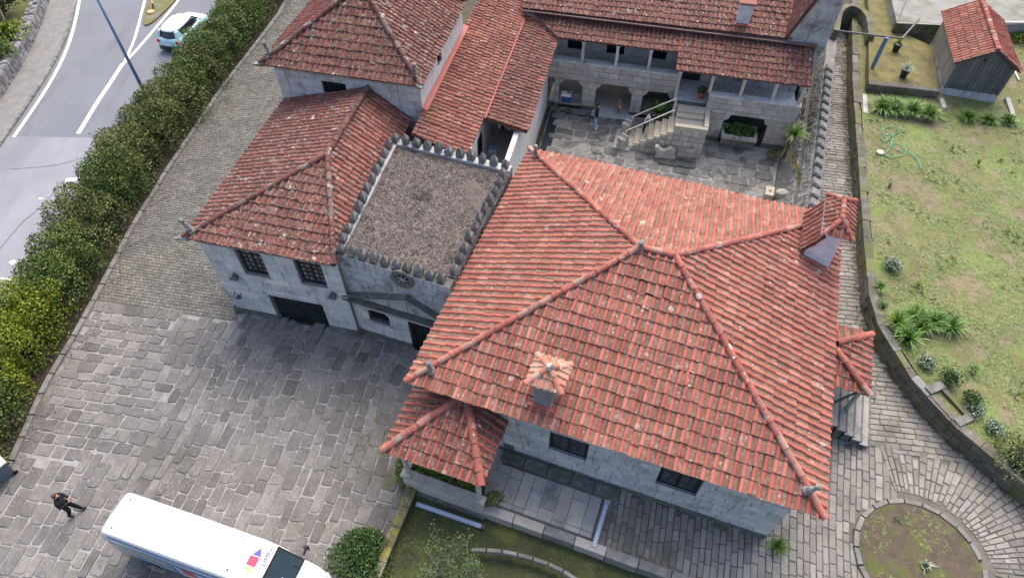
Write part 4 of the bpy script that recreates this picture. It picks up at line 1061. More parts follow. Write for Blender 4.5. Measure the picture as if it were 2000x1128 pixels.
# pediment
pl, pz = .02, 2.62; px_, pzz = chit(797, 577); prx = 2*px_-pl
for name, A, B in (('cornice', (pl, pz), (cwall.L-.02, pz)), ('raking_cornice', (pl, pz+.18), (px_, pzz)), ('raking_cornice', (px_, pzz), (min(prx, cwall.L+.2), pz+.18))):
    d = Vector((B[0]-A[0], 0, B[1]-A[1])).normalized(); nn = Vector((-d.z, 0, d.x)); w = .1
    def PP(x, z, dd): return cwall.P(x, z, dd)
    k = max(2, int((B[0]-A[0])/.8)) if True else 1
    for i in range(k):
        t0, t1 = i/k, (i+1)/k; q0 = (lerp(A[0], B[0], t0), lerp(A[1], B[1], t0)); q1 = (lerp(A[0], B[0], t1)-.008, lerp(A[1], B[1], t1))
        mb = MB(); mb.hexa([PP(q0[0], q0[1]-w, .20), PP(q1[0], q1[1]-w, .20), PP(q1[0], q1[1]-w, -.02), PP(q0[0], q0[1]-w, -.02)], [PP(q0[0], q0[1]+w, .30), PP(q1[0], q1[1]+w, .30), PP(q1[0], q1[1]+w+.03, -.02), PP(q0[0], q0[1]+w+.03, -.02)])
        put(name, mb, M_GRANITE_DIRT, chp)
# oculus
ox, oz = chit(787, 543); ring = MB(); N = 20
def orow(r, d): return [cwall.P(ox+math.cos(2*math.pi*i/N)*r, oz+math.sin(2*math.pi*i/N)*r, d) for i in range(N)]
ring.loft([orow(.50, .02), orow(.50, .10), orow(.36, .12), orow(.27, .05)], caps=False); oc = put('oculus', ring, M_GRANITE_DIRT, chp)
put('pane', MB().poly(orow(.28, .055)), M_DARK, oc)
mb = MB()
for a in (0, math.pi/2, math.pi/4, 3*math.pi/4): mb.tube([cwall.P(ox+math.cos(a)*.28, oz+math.sin(a)*.28, .08), cwall.P(ox-math.cos(a)*.28, oz-math.sin(a)*.28, .08)], .02, 5)
put('tracery', mb, M_GRANITE_D, oc)
lwall = Wall(chp, cBL, cFL, -.1, 5.35); lwall.backing(M_GRANITE_D, 'side_wall'); lwall.z0 = 4.9; lwall.blocks(M_GRANITE_D, .45, (.6, 1.0))
Wall(chp, cBR, cBL, -.1, 5.35).backing(M_GRANITE_D, 'back_wall'); Wall(chp, cFR, cBR, -.1, 5.18).backing(M_GRANITE_D, 'side_wall')
put('infill_wall', MB().hexa([P(-7.57, 14.0, 0), P(-6.98, 14.0, 0), P(-6.98, 21.2, 0), P(-7.6, 21.2, 0)], [P(-7.57, 14.0, 4.9), P(-6.98, 14.0, 4.9), P(-6.98, 21.2, 4.9), P(-7.6, 21.2, 4.9)]), M_GRANITE_DIRT, chp)
M_GRAVEL = mat('roof_gravel', (.15, .124, .11), (.095, .08, .072), 2.2, .95, .9, 28, bdist=.05, layers=(((.045, .043, .042), .55, .56, .68, .85), ((.23, .19, .18), 14, .56, .64, .7), ((.22, .19, .15), .9, .66, .72, .7), ((.12, .10, .03), .8, .66, .74, .3)))
put('roof_deck', MB().prism([cFL+Vector((.2, .2, 0)), cFR, cBR, cBL+Vector((.2, -.2, 0))], 4.5, 5.2), M_GRAVEL, chp)
mb = MB(); rg = random.Random(3)
for _ in range(10000):
    s_, t_ = rg.random(), rg.random(); p = lerp(lerp(cFL, cFR, s_), lerp(cBL, cBR, s_), t_)
    if math.sin(p.x*1.1)+math.sin(p.y*.9+p.x) < -1.75: continue
    r_ = rg.uniform(.025, .06); q = p+Vector((0, 0, 5.2)); a = rg.uniform(0, 6.28); c_, s2 = math.cos(a), math.sin(a); i = len(mb.v)
    mb.v += [tuple(q+Vector((x*c_-y*s2, x*s2+y*c_, z))*r_) for x, y, z in ((-1.3, -.6, 0), (1.3, -.7, 0), (1, .8, 0), (-1, .7, 0), (.1, 0, .9))]
    mb.f += [[i, i+1, i+4], [i+1, i+2, i+4], [i+2, i+3, i+4], [i+3, i, i+4]]
put('gravel', mb, mat('loose_gravel', (.18, .148, .13), (.10, .085, .076), 6, .95, rnd=.45, alt=((.27, .225, .20), .62, .95, .7), layers=(((.03, .029, .027), .55, .56, .66, .9), ((.08, .085, .03), .7, .62, .7, .6))), chp, kind='stuff')
# parapet coping and merlons
M_MERLON = mat('merlon_granite', (.20, .197, .188), (.125, .123, .117), 4, .92, .4, 45, rnd=.16, layers=(((.36, .36, .34), 5, .56, .64, .6), ((.05, .052, .055), 2, .56, .7, .6)))
def merlon_mesh(w, d, h):
    mb = MB(); hw, hd = w/2, d/2
    def rect(k, z): return [Vector((-hw*k, -hd*k, z)), Vector((hw*k, -hd*k, z)), Vector((hw*k, hd*k, z)), Vector((-hw*k, hd*k, z))]
    mb.loft([rect(.9, -.1), rect(.94, .0), rect(1.0, h*.42), rect(.86, h*.58), rect(.04, h)])
    return mb.mesh('merlon', M_MERLON)
mm = merlon_mesh(.33, .28, .56)
M_LIMEWASH = mat('limewash_bits', (.50, .49, .47), (.22, .22, .21), 5, .9, layers=(((.09, .09, .085), 1.6, .42, .54, .95),))
def merlon_row(p, q, n, z, skip=(), cm=None):
    d = (q-p); L = d.length; u = d.normalized(); ang = math.atan2(u.y, u.x)
    for i in range(n):
        if i in skip: continue
        c = p+d*((i+.5)/n)
        b = Matrix.Translation(Vector((c.x, c.y, z))) @ Matrix.Rotation(ang+random.uniform(-.06, .06), 4, 'Z') @ Matrix.Rotation(random.uniform(-.10, .10), 4, 'X') @ Matrix.Rotation(random.uniform(-.08, .08), 4, 'Y') @ Matrix.Diagonal((random.uniform(.85, 1.1), random.uniform(.85, 1.1), random.uniform(.8, 1.12), 1))
        put('merlon', mm, None, chp, basis=b)
    s_ = Vector((-u.y, u.x, 0))*.15
    mb = MB().hexa([p-s_+Vector((0, 0, z-.12)), q-s_+Vector((0, 0, z-.12)), q+s_+Vector((0, 0, z-.12)), p+s_+Vector((0, 0, z-.12))], [p-s_+Vector((0, 0, z-.02)), q-s_+Vector((0, 0, z-.02)), q+s_+Vector((0, 0, z-.02)), p+s_+Vector((0, 0, z-.02))])
    put('coping', mb, cm or M_LIMEWASH, chp)
i_ = lambda p, a, b: p+FM.e1*a+FM.e2*b
zt = 5.36
merlon_row(i_(cFL, .12, .2), i_(cFR, -.2, .2), 10, zt); merlon_row(i_(cBL, .2, -.45), i_(cFL, .2, .45), 11, zt)
merlon_row(i_(cBL, .05, -.2), i_(cBR, 0, -.2), 11, zt); merlon_row(i_(cFR, -.17, .5), i_(cBR, -.15, -.5), 11, zt-.02, cm=M_GRANITE_DIRT)

# --- the wing between tower and courtyard
win = thing('courtyard_wing', 'long low wing with two stepped red tile slopes beside the courtyard', 'house', FG.p(-7.5, 29, 0))
G = FG.p
wr = Roof(win, .27, .43, M_TILE_RED, M_RIDGE, .12)
wr.face([G(-7.15, 22.5, 5.0), G(-7.15, 38, 5.0), G(-9.78, 38, 5.75), G(-9.78, 22.8, 5.75)])
wr.face([G(-4.98, 25.75, 4.4), G(-4.98, 34.0, 4.4), G(-7.25, 35.6, 4.93), G(-7.25, 25.75, 4.93)], M_TILE_DARK)
wr.finish(300)
put('flashing', MB().hexa([G(-9.78, 24.5, 5.76), G(-9.55, 24.5, 5.72), G(-9.55, 32, 5.72), G(-9.78, 32, 5.76)], [G(-9.80, 24.5, 5.92), G(-9.53, 24.5, 5.80), G(-9.53, 32, 5.80), G(-9.80, 32, 5.92)]), M_FLASH, win)
put('flashing', MB().hexa([G(-7.3, 25.6, 4.96), G(-7.02, 25.6, 4.93), G(-7.02, 35.3, 4.93), G(-7.3, 35.3, 4.96)], [G(-7.3, 25.6, 5.02), G(-7.02, 25.6, 5.0), G(-7.02, 35.3, 5.0), G(-7.3, 35.3, 5.02)]), M_FLASH, win)
yw = Wall(win, G(-5.4, 23.0), G(-5.4, 34.05), -.1, 4.25, .25); yw.backing(M_PLASTER, 'courtyard_wall')
Wall(win, G(-7.3, 23.6), G(-7.3, 28.8), 0, 4.85, .25).backing(M_PLASTER, 'inner_wall')
Wall(win, G(-7.3, 28.8), G(-5.65, 28.8), 0, 4.3, .2).backing(M_PLASTER, 'veranda_wall')
dwl = MB().box(FG, -7.296, -7.28, 24.9, 25.7, 2.2, 4.1); put('veranda_door', dwl, M_DARK, win)
put('veranda_floor', MB().box(FG, -7.3, -5.65, 22.6, 28.8, 1.9, 2.2), mat('veranda_tiles', (.42, .39, .36), (.34, .32, .30), 3, .8, .1, 40), win)
put('parapet', MB().box(FG, -6.4, -5.66, 24.2, 24.4, 2.2, 3.0), M_PLASTER, win)

# --- the gallery house across the courtyard
gal = thing('gallery_house', 'long stone house with arcade, upper gallery and stepped tile roofs', 'house', FG.p(1, 36, 0))
ga = Wall(gal, G(-5.4, 34.05), G(2.0, 34.05), -.1, 3.12, .35)
o_ = lambda a0, a1, z1: (a0+5.4, a1+5.4, -.2, z1)
ga.op = [o_(-5.38, -5.02, 2.0), o_(-4.70, -3.32, 1.98), o_(-2.5, -.40, 1.95), o_(.26, 1.94, 1.9)]
ga.backing(M_MORTAR_D, 'arcade_wall'); ga.blocks(M_GRANITE_W, .38, (.5, 1.0), m_base=M_GRANITE_DIRT, base_h=.15)
for (x0, x1, z0, z1) in ga.op[1:]:
    for sg, xx in ((1, x0), (-1, x1)):
        mb = MB().slab([ga.P(xx, z1, .02), ga.P(xx, z1-.36, .02), ga.P(xx+sg*.10, z1-.30, .02), ga.P(xx+sg*.22, z1-.16, .02), ga.P(xx+sg*.26, z1, .02)], ga.n, .36); put('corbel', mb, M_GRANITE_W, gal)
ga.trim(0, 7.38, 2.14, 2.22, M_GRANITE_W, .08, 'string_course')
ga.trim(0, 7.4, 3.12, 3.22, M_GRANITE, .07, 'parapet_coping', -.40)
put('back_wall', MB().box(FG, -5.4, 9.0, 36.31, 36.6, -.1, 2.04), M_GRANITE_DIRT, gal)
put('back_wall', MB().box(FG, -7.2, 9.0, 41.0, 41.3, -.1, 7.0), M_GRANITE_DIRT, gal)
put('inner_wall', MB().box(FG, .12, 2.0, 36.0, 36.3, .12, 2.04), M_GRANITE_DIRT, gal)
put('arcade_floor', MB().box(FG, -5.4, 2, 34.41, 36.3, -.05, .12), M_GRANITE_W, gal)
put('threshold', MB().box(FG, -2.6, 0, 33.5, 34.4, -.05, .10), M_GRANITE, gal)
put('gallery_floor', MB().box(FG, -5.4, 2.0, 34.41, 36.3, 2.05, 2.18), M_PLASTER, gal)
put('inner_wall', MB().box(FG, -2.75, -.1, 36.0, 36.29, .12, 2.04), M_PLASTER_B, gal)
put('inner_wall', MB().box(FG, -2.95, -2.78, 34.42, 36.0, .12, 2.04), M_PLASTER_B, gal); put('inner_wall', MB().box(FG, -.14, .1, 34.42, 36.0, .12, 2.04), M_PLASTER_B, gal)
put('inner_wall', MB().box(FG, -5.2, -2.95, 35.7, 35.95, .12, 2.04), M_GRANITE_W, gal)
gb = Wall(gal, G(-7.2, 36.3), G(7.4, 36.3), 2.0, 5.3, .3)
wz = (2.62, 4.0); gb.op = [(a+7.2, b+7.2, 2.62, 4.0) for a, b in ((-4.67, -3.7), (-2.32, -1.28), (.21, 1.21))]
gb.backing(M_MORTAR_D, 'gallery_wall'); gb.L = 9.2; gb.blocks(M_PLASTER, .45, (.6, 1.2), gap=.012)
for w in gb.op: gb.window(*w, cols=1, rows=1, leaves=2, rec=.15, pane_m=M_GLASS)
for a in (-3.49, -1.56, .28):
    mb = MB().box(FG, a-.08, a+.08, 34.02, 34.20, 3.22, 4.42); mb.box(FG, a-.11, a+.11, 34.0, 34.23, 4.42, 4.50); put('post', mb, M_GRANITE, gal)
# right half: deeper porch over an open vault
gp = Wall(gal, G(2.0, 32.8), G(8.7, 32.8), -.1, 2.95, .35)
gp.op = [(2.95, 5.35, -.2, 1.9), (-.1, 1.78, 2.16, 3.2)]
gp.backing(M_MORTAR_D, 'porch_wall'); gp.blocks(M_GRANITE_W, .40, (.55, 1.1), m_base=M_GRANITE_DIRT, base_h=.5)
for sg, xx in ((1, 2.95), (-1, 5.35)):
    mb = MB().slab([gp.P(xx, 1.9, .02), gp.P(xx, 1.5, .02), gp.P(xx+sg*.2, 1.62, .02), gp.P(xx+sg*.3, 1.9, .02)], gp.n, .36); put('corbel', mb, M_GRANITE_W, gal)
gp.trim(1.8, 6.7, 2.95, 3.03, M_GRANITE, .06, 'parapet_coping', -.40)
put('porch_floor', MB().box(FG, 2.0, 8.7, 33.16, 36.3, 2.03, 2.17), M_GRANITE, gal)
put('vault', MB().box(FG, 4.3, 7.9, 34.6, 34.8, 0, 2.02), M_GRANITE_DIRT, gal)
put('porch_back_wall', MB().box(FG, 2.0, 8.7, 35.3, 35.5, 2.17, 5.0), M_GRANITE_D, gal)
for i, a in enumerate((2.02, 3.79, 5.44, 7.13, 8.55)):
    z0 = 2.17 if i == 0 else 3.03; mb = MB().box(FG, a-.08, a+.08, 32.94, 33.10, z0, 4.0); mb.box(FG, a-.11, a+.11, 32.92, 33.12, 4.0, 4.10); put('post', mb, M_GRANITE_W, gal)
put('porch_door', MB().box(FG, 2.3, 3.3, 35.24, 35.29, 2.2, 4.2), M_DARKWOOD, gal)
gl_ = Roof(gal, .25, .40, M_TILE_DARK, M_RIDGE_OLD, .1)
gl_.face([G(-4.95, 34.0, 4.62), G(1.9, 34.0, 4.62), G(1.9, 35.35, 5.1), G(-6.6, 35.35, 5.1)])
gl_.face([G(1.72, 32.9, 4.22), G(8.8, 32.9, 4.22), G(8.8, 35.35, 5.12), G(1.72, 35.35, 5.12)])
gl_.face([G(-7.3, 35.25, 5.42), G(7.55, 35.25, 5.42), G(7.55, 42.0, 7.9), G(-7.3, 42.0, 7.9)], M_TILE_OLD)
gl_.finish(300)
put('valley_flashing', MB().tube([G(-4.95, 34.0, 4.6), G(-6.6, 35.35, 5.12)], .05, 6), M_ZINC, gal)
mb = MB(); n = 10
rings = []
for a in (-7.3, 8.9): rings.append([G(a, 35.12+math.cos(t)*.11, 5.36-.02*(a+7)*.3+math.sin(t)*.11) for t in [math.pi+math.pi*i/n for i in range(n+1)]])
mb.loft(rings, close=False, caps=False); mb.tube([G(-7.3, 35.02, 5.37), G(8.9, 35.02, 5.29)], .035, 6); put('gutter', mb, M_ZINC, gal)
put('upper_wall', MB().box(FG, -7.2, 7.3, 35.34, 35.6, 4.9, 5.34), M_GRANITE_D, gal)
# gable block at the right end
gz0 = [(7.3, 4.9), (9.36, 4.9), (9.36, 9.0), (8.55, 9.0), (7.3, 5.45)]
put('gable_wall', MB().slab([G(a, 35.3, z) for a, z in gz0], -FG.e2, .4), M_GRANITE_SLATE if 'M_GRANITE_SLATE' in globals() else M_GRANITE_D, gal)
gw2 = Wall(gal, G(7.3, 35.3), G(9.36, 35.3), 4.9, 9.0); gw2.part = [o for o in gal.children][-1] if gal.children else None
gs = [o for o in bpy.data.objects if o.name.startswith('gable_wall')][0]; gw2.part = gs
for r in range(8):
    z0 = 4.95+r*.42; xa = max(0.02, (z0+.42-5.45)/3.55*1.25); x = xa
    while x < 2.0:
        e = min(x+random.uniform(.5, .95), 2.05)
        if 2.05-e < .25: e = 2.05
        gw2.block(x, e, z0, z0+.42, .012, .02, M_GRANITE_D, 'block'); x = e
put('side_wall', MB().box(FG, 9.0, 9.36, 35.7, 44, 0, 8.5), M_GRANITE_D, gal)
gv = Roof(gal, .25, .4, M_TILE_OLD, M_RIDGE_OLD, .08)
gv.face([G(7.2, 42, 5.5), G(7.2, 35.2, 5.5), G(8.5, 35.2, 9.05), G(8.5, 42, 9.05)]); gv.finish(40)
mb = MB().box(FG, 4.5, 5.2, 35.75, 36.3, 5.3, 6.75); bc = put('chimney', mb, mat('white_glazed_brick', (.50, .51, .53), (.42, .43, .45), 3, .6, rnd=.1), gal, label='pale square chimney on the back roof')
bwl = Wall(bc, G(4.5, 35.75), G(5.2, 35.75), 5.6, 6.7); bwl.part = bc; bwl.blocks(mat('white_glazed_brick', (.5, .5, .5)), .27, (.22, .4), proud=.012)
put('flashing', MB().box(FG, 4.4, 5.3, 35.6, 35.74, 5.55, 5.68), M_FLASH, bc)
put('chimney_cap', MB().box(FG, 4.4, 5.3, 35.65, 36.4, 6.752, 6.85), M_TILE_OLD, bc)

# ------------------------------------------------------------------ the inner courtyard
M_COURT = [mat('court_slab_a', (.26, .25, .23), (.19, .183, .17), 1.4, .9, .35, 50, rnd=.18, layers=(((.075, .072, .065), .9, .50, .66, .8), ((.34, .33, .31), 6, .6, .7, .5), ((.05, .05, .045), 4, .62, .7, .7))),
           mat('court_slab_b', (.17, .162, .148), (.12, .115, .105), 1.4, .9, .35, 50, rnd=.2, layers=(((.06, .058, .052), .9, .50, .66, .8), ((.28, .27, .25), 6, .6, .7, .5)))]
court_poly = [FG.p(-5.1, 22.5), FM.p(-7, 22.7), FM.p(4.3, 22.7), FM.p(4.2, 33.0), FG.p(8.6, 32.8), FG.p(2, 32.8), FG.p(2, 34.05), FG.p(-5.1, 34.05)]
structure('courtyard', MB().prism(court_poly, -.19, .0), mat('court_joint', (.33, .32, .295), (.20, .195, .18), 2, .95, .3, 60, layers=(((.08, .08, .07), .9, .52, .64, .8),))); court = bpy.data.objects['courtyard']
chan1 = [FG.p(-5.05, 27.5), FG.p(-4.45, 27.5), FG.p(-4.45, 33.3), FG.p(-5.05, 33.3)]
chan2 = [FG.p(-5.05, 33.3), FG.p(-2.4, 33.3), FG.p(-2.4, 33.75), FG.p(-5.05, 33.75)]
pv = Paving(court, 'court_slab', -.02, .04, M_COURT, bev=.03)
def court_ok(p):
    if not inside(p, court_poly) or inside(p, chan1) or inside(p, chan2): return False
    a, b = FG.loc(Vector((p[0], p[1], 0)))
    return not (-.2 < a < 4.05 and 30.9 < b)
pv.courses(Frame(-14), (-8, 14), (20, 38), (.45, .75), (.5, 1.1), .09, .05, .16, court_ok, along='a', wob=.04)
pv.finish(300)
mb = MB()
for q in (chan1, chan2): mb.poly([(p.x, p.y, .012) for p in q])
w_ = put('drain_channel', mb, mat('wet_dark_channel', (.020, .032, .042), (.012, .02, .028), 3, .25, spec=.5), None); w_['kind'] = 'structure'
# outside stair to the gallery
M_CREAM = mat('cream_step_edge', (.46, .41, .32), (.38, .34, .27), 2, .85, .2, 50, rnd=.06)
sta = thing('courtyard_stair', 'stone outside stair with cream step edges climbing to the gallery', 'stair', FG.p(2, 31.8, 0))
sw = Wall(sta, G(-.25, 30.95), G(4.0, 30.95), -.1, 1.86, .2)
# stepped flight
NS = 7
mb = MB().box(FG, 2.25, 4.0, 31.0, 32.78, -.05, 1.80); body = put('landing_block', mb, M_GRANITE_W, sta); sw.part = body
for i in range(NS):
    a0 = -.15+i*.343; z = .22*(i+1)
    mb = MB().box(FG, a0, a0+.34, 31.0, 32.45, -.05, z); put('step', mb, M_CREAM if i % 1 == 0 else M_STEP, sta)
    x0 = a0+.25; zz = -.02
    while zz < z-.05:
        z2 = min(zz+.36, z-.03); sw.block(x0, x0+.343, zz, z2, .03, .035, M_GRANITE_W, 'block'); zz = z2
zz = -.02
for r in range(5):
    x = 2.5
    while x < 4.2:
        e = min(x+random.uniform(.35, .65), 4.25)
        if 4.25-e < .2: e = 4.25
        sw.block(x, e, zz, zz+.37, .03, .035, M_GRANITE_W, 'block'); x = e
    zz += .37
put('landing_kerb', MB().box(FG, 2.25, 4.02, 30.93, 31.18, 1.80, 2.06), M_CREAM, sta); put('landing_kerb', MB().box(FG, 3.80, 4.04, 31.18, 32.78, 1.80, 2.10), M_CREAM, sta)
for i in range(2): put('step', MB().box(FG, 2.28, 3.78, 32.0+i*.38, 32.79, 1.80+.0, 1.93+i*.12), M_CREAM, sta)
for (b, p0, p1) in ((31.06, (1221, 262), (1320, 202)), (32.42, (1235, 228), (1322, 192))):
    fr_ = Wall(sta, G(-.5, b), G(4, b), 0, 3); A = fr_.hit(*p0); B = fr_.hit(*p1); zo = max(0, 1.15-A[1]) if A[1] < 1 else 0
    mb = MB().tube([fr_.P(A[0], A[1]+zo, 0), fr_.P(B[0], min(B[1], 2.95)+zo*0, 0)], .035, 8); mb.tube([fr_.P(A[0]+.03, 0, 0), fr_.P(A[0]+.03, A[1]+zo, 0)], .03, 6); mb.tube([fr_.P(B[0], 1.8, 0), fr_.P(B[0], min(B[1], 2.95), 0)], .03, 6)
    put('handrail', mb, mat('cream_handrail', (.62, .58, .50), (.55, .52, .45), 4, .6), sta)
# foot slab and carved newels
fs = put('stair_foot_slab', MB().prism([at(u, v, .15) for u, v in ((1196, 288), (1207, 250), (1230, 254), (1229, 294))], -.05, .15), M_GRANITE_W); tag(fs, 'flat pale stone slab at the foot of the courtyard stair', 'stone slab')
def scroll(name, label, c, w, h, d, ang):
    prof = [(-.5, 0), (.5, 0), (.48, .35), (.34, .52), (.44, .72), (.30, .95), (.10, .98), (.0, .80), (-.14, .70), (-.32, .78), (-.42, .98), (-.56, .90), (-.52, .66), (-.40, .45)]
    c = Vector(c); ex = Vector((math.cos(ang), math.sin(ang), 0)); n = Vector((ex.y, -ex.x, 0))
    mb = MB().slab([c+ex*(x*w)+Vector((0, 0, z*h))+n*(d/2) for x, z in prof], n, d)
    t = put(name, mb, M_GRANITE_W); return tag(t, label, 'stone carving')
scroll('carved_stone', 'scroll shaped carved stone leaning at the base of the stair wall', FG.p(2.05, 30.62, 0), 1.15, .85, .28, FG.ang)
scroll('carved_newel', 'carved stone newel beside the lowest stair steps', FG.p(-.35, 32.2, 0), .55, 1.05, .4, FG.ang+1.2)
scroll('carved_newel', 'carved stone newel standing on the stair foot slab', FG.p(-.42, 31.0, .15), .6, .75, .4, FG.ang+.9)
tr = put('stone_basin', MB().box(FG, 1.75, 3.75, 30.0, 30.4, -.05, .12), M_GRANITE_DIRT); tag(tr, 'long dark stone basin on the courtyard floor below the stair wall', 'basin')
gr_ = put('floor_grate', MB().prism([at(u, v, .06) for u, v in ((1203, 231), (1219, 233), (1218, 243), (1202, 241))], 0, .06), M_MORTAR_D); tag(gr_, 'square dark grate set in the courtyard paving', 'grate')
# planter trough under the porch
tro = thing('stone_planter', 'long granite trough planted with green herbs under the porch vault', 'planter', FG.p(6.0, 32.6, 0))
mb = MB(); q0, q1, z1 = 4.98, 6.95, .92
mb.hexa([G(q0+.1, 32.35, 0), G(q1-.1, 32.35, 0), G(q1-.1, 33.3, 0), G(q0+.1, 33.3, 0)], [G(q0, 32.2, .7), G(q1, 32.2, .7), G(q1, 33.4, .7), G(q0, 33.4, .7)])
put('trough', mb, M_GRANITE_DIRT, tro)
for bx in ((q0, q1, 32.2, 32.36), (q0, q1, 33.24, 33.4), (q0, q0+.16, 32.36, 33.24), (q1-.16, q1, 32.36, 33.24)): put('rim', MB().box(FG, *bx, .70, .92), M_GRANITE_W, tro)
mb = MB(); leaf_cloud(mb, G(5.97, 32.8, .92), .85, .48, .38, 900, .15, seed=4); put('herbs', mb, L_BOX, tro)
# the man in the arcade's neighbours: cooler box, wooden figure, agave, palm, moss trough, sign
co = thing('cool_box', 'white lidded blue box standing inside the left arcade bay', 'box', at(1106, 195, .12))
c0 = at(1106, 197, .12); fr = FG; a, b = FG.loc(c0)
put('body', MB().box(FG, a-.30, a+.30, b-.2, b+.22, .12, .55), plain('blue_plastic', (.03, .10, .32), .5), co)
put('lid', MB().hexa([G(a-.31, b-.22, .56), G(a+.31, b-.22, .56), G(a+.31, b+.24, .56), G(a-.31, b+.24, .56)], [G(a-.24, b-.16, .68), G(a+.24, b-.16, .68), G(a+.24, b+.18, .68), G(a-.24, b+.18, .68)]), M_WHITE, co)
put('label_patch', MB().box(FG, a+.02, a+.16, b-.02, b+.12, .681, .686), plain('navy_print', (.02, .04, .14), .5), co)
t = thing('wooden_figure', 'brown carved wooden animal figure on a stake before the middle arch', 'figure', at(1207, 222, .1)); c0 = at(1207, 222, .1)
put('stake', MB().tube([c0, c0+Vector((0, 0, .35))], .03, 6), M_BARK, t)
M_WOODB = mat('brown_wood', (.30, .18, .10), (.20, .11, .065), 6, .7, .2, 40)
put('body', MB().lathe(c0+Vector((0, 0, .33)), ((.05, 0), (.17, .08), (.2, .22), (.15, .36), (.08, .46), (.11, .56), (.09, .66), (.02, .72)), 9, 1, .7), M_WOODB, t)
put('chest_disc', MB().lathe(c0+Vector((.07, -.13, .55)), ((.02, 0), (.09, .01), (.07, .04), (.01, .05)), 10, rot=Matrix.Rotation(R(70), 3, 'X')), mat('pale_wood', (.45, .32, .22), (.38, .27, .18), 6, .7), t)
strap_plant('spiky_palm', 'tall spiky green palm behind the stair under the right arch', 'plant', at(1285, 222, .9), 80, 1.25, .06, L_BLADE, 1.0, .7, .75)
put('trunk_stem', MB().tube([at(1285, 222, .9)-Vector((0, 0, .95)), at(1285, 222, .9)+Vector((0, 0, .05))], .07, 7), M_BARK, bpy.data.objects['spiky_palm'])
c0 = FM.p(4.45, 32.9, 1.7)
strap_plant('courtyard_palm', 'dark green fan palm in the right corner beside the porch', 'plant', c0, 90, 1.15, .07, L_BLADE, 1.0, .55, .9)
put('trunk_stem', MB().tube([c0-Vector((0, 0, 1.7)), c0+Vector((0, 0, .05))], .09, 7), M_BARK, bpy.data.objects['courtyard_palm'])
t = thing('mossy_trough', 'small moss covered stone trough against the courtyard bank', 'trough', at(1508, 305, 0)); c0 = at(1508, 308, 0); a, b = FM.loc(c0)
put('trough', MB().box(FM, a-.3, a+.3, b-.35, b+.35, -.05, .4), M_GRANITE_DIRT, t); put('water', MB().box(FM, a-.22, a+.22, b-.1, b+.28, .401, .405), M_DARK, t)
mb = MB(); leaf_cloud(mb, c0+Vector((-.1, -.2, .4)), .3, .22, .14, 260, .07, seed=9); put('moss', mb, leaf_mat('bright_moss', (.10, .13, .01), (.17, .19, .015), (.22, .22, .03)), t)
t = thing('yellow_stand', 'cream painted stand with a round tap hole by the courtyard bank', 'stand', at(1498, 385, 0)); a, b = FM.loc(at(1498, 388, 0))
put('board', MB().box(FM, a-.22, a+.22, b-.25, b+.45, 0, .5), M_CREAM, t); put('hole', MB().lathe(FM.p(a+.02, b+.1, .5), ((.09, 0), (.09, .015), (.05, .016)), 12), M_DARKSLAT, t)
lr = put('loose_stone', MB().lathe(at(1523, 385, 0), ((.36, 0), (.4, .2), (.3, .42), (.1, .5)), 7, 1.1, .8), M_GRANITE_W); tag(lr, 'grey boulder lying beside the cream stand', 'stone')
# flower pots on the gallery
t = thing('clay_pot', 'terracotta pot standing on the porch floor by the post', 'pot', FG.p(3.45, 33.6, 2.17)); put('pot', MB().lathe(FG.p(3.45, 33.6, 2.17), ((.13, 0), (.2, .35), (.24, .36), (.24, .45), (.19, .45), (.17, .38)), 12), M_TILE_DARK, t); mb = MB(); leaf_cloud(mb, FG.p(3.45, 33.6, 2.72), .25, .25, .2, 160, .1, seed=2); put('plant', mb, L_BOX, t)

# ------------------------------------------------------------------ the crenellated wall between courtyard and path
cre = thing('crenellated_wall', 'rough stone wall with a row of sloped merlons between courtyard and path', 'wall', FM.p(5.8, 32, 0))
B0, B1 = 22.6, 43.0
mb = MB()
mb.hexa([P(4.7, B0, -.1), P(6.1, B0, -.1), P(6.1, B1, -.1), P(5.0, B1, -.1)], [P(5.12, B0, .95), P(6.1, B0, .95), P(6.1, B1, .95), P(5.12, B1, .95)])
mb.hexa([P(5.3, B0, .95), P(6.1, B0, .95), P(6.1, B1, .95), P(5.3, B1, .95)], [P(5.58, B0, 1.92), P(6.06, B0, 1.92), P(6.06, B1, 1.92), P(5.58, B1, 1.92)])
put('core', mb, M_MORTAR_D, cre)
M_RUBBLE = mat('rubble_stone', (.26, .25, .235), (.17, .165, .155), 2, .92, .4, 40, rnd=.22, layers=(((.10, .10, .08), .8, .54, .7, .6), ((.36, .35, .33), 6, .6, .7, .4), ((.13, .14, .03), .7, .64, .72, .6)))
rub = MB(); rr_ = random.Random(11)
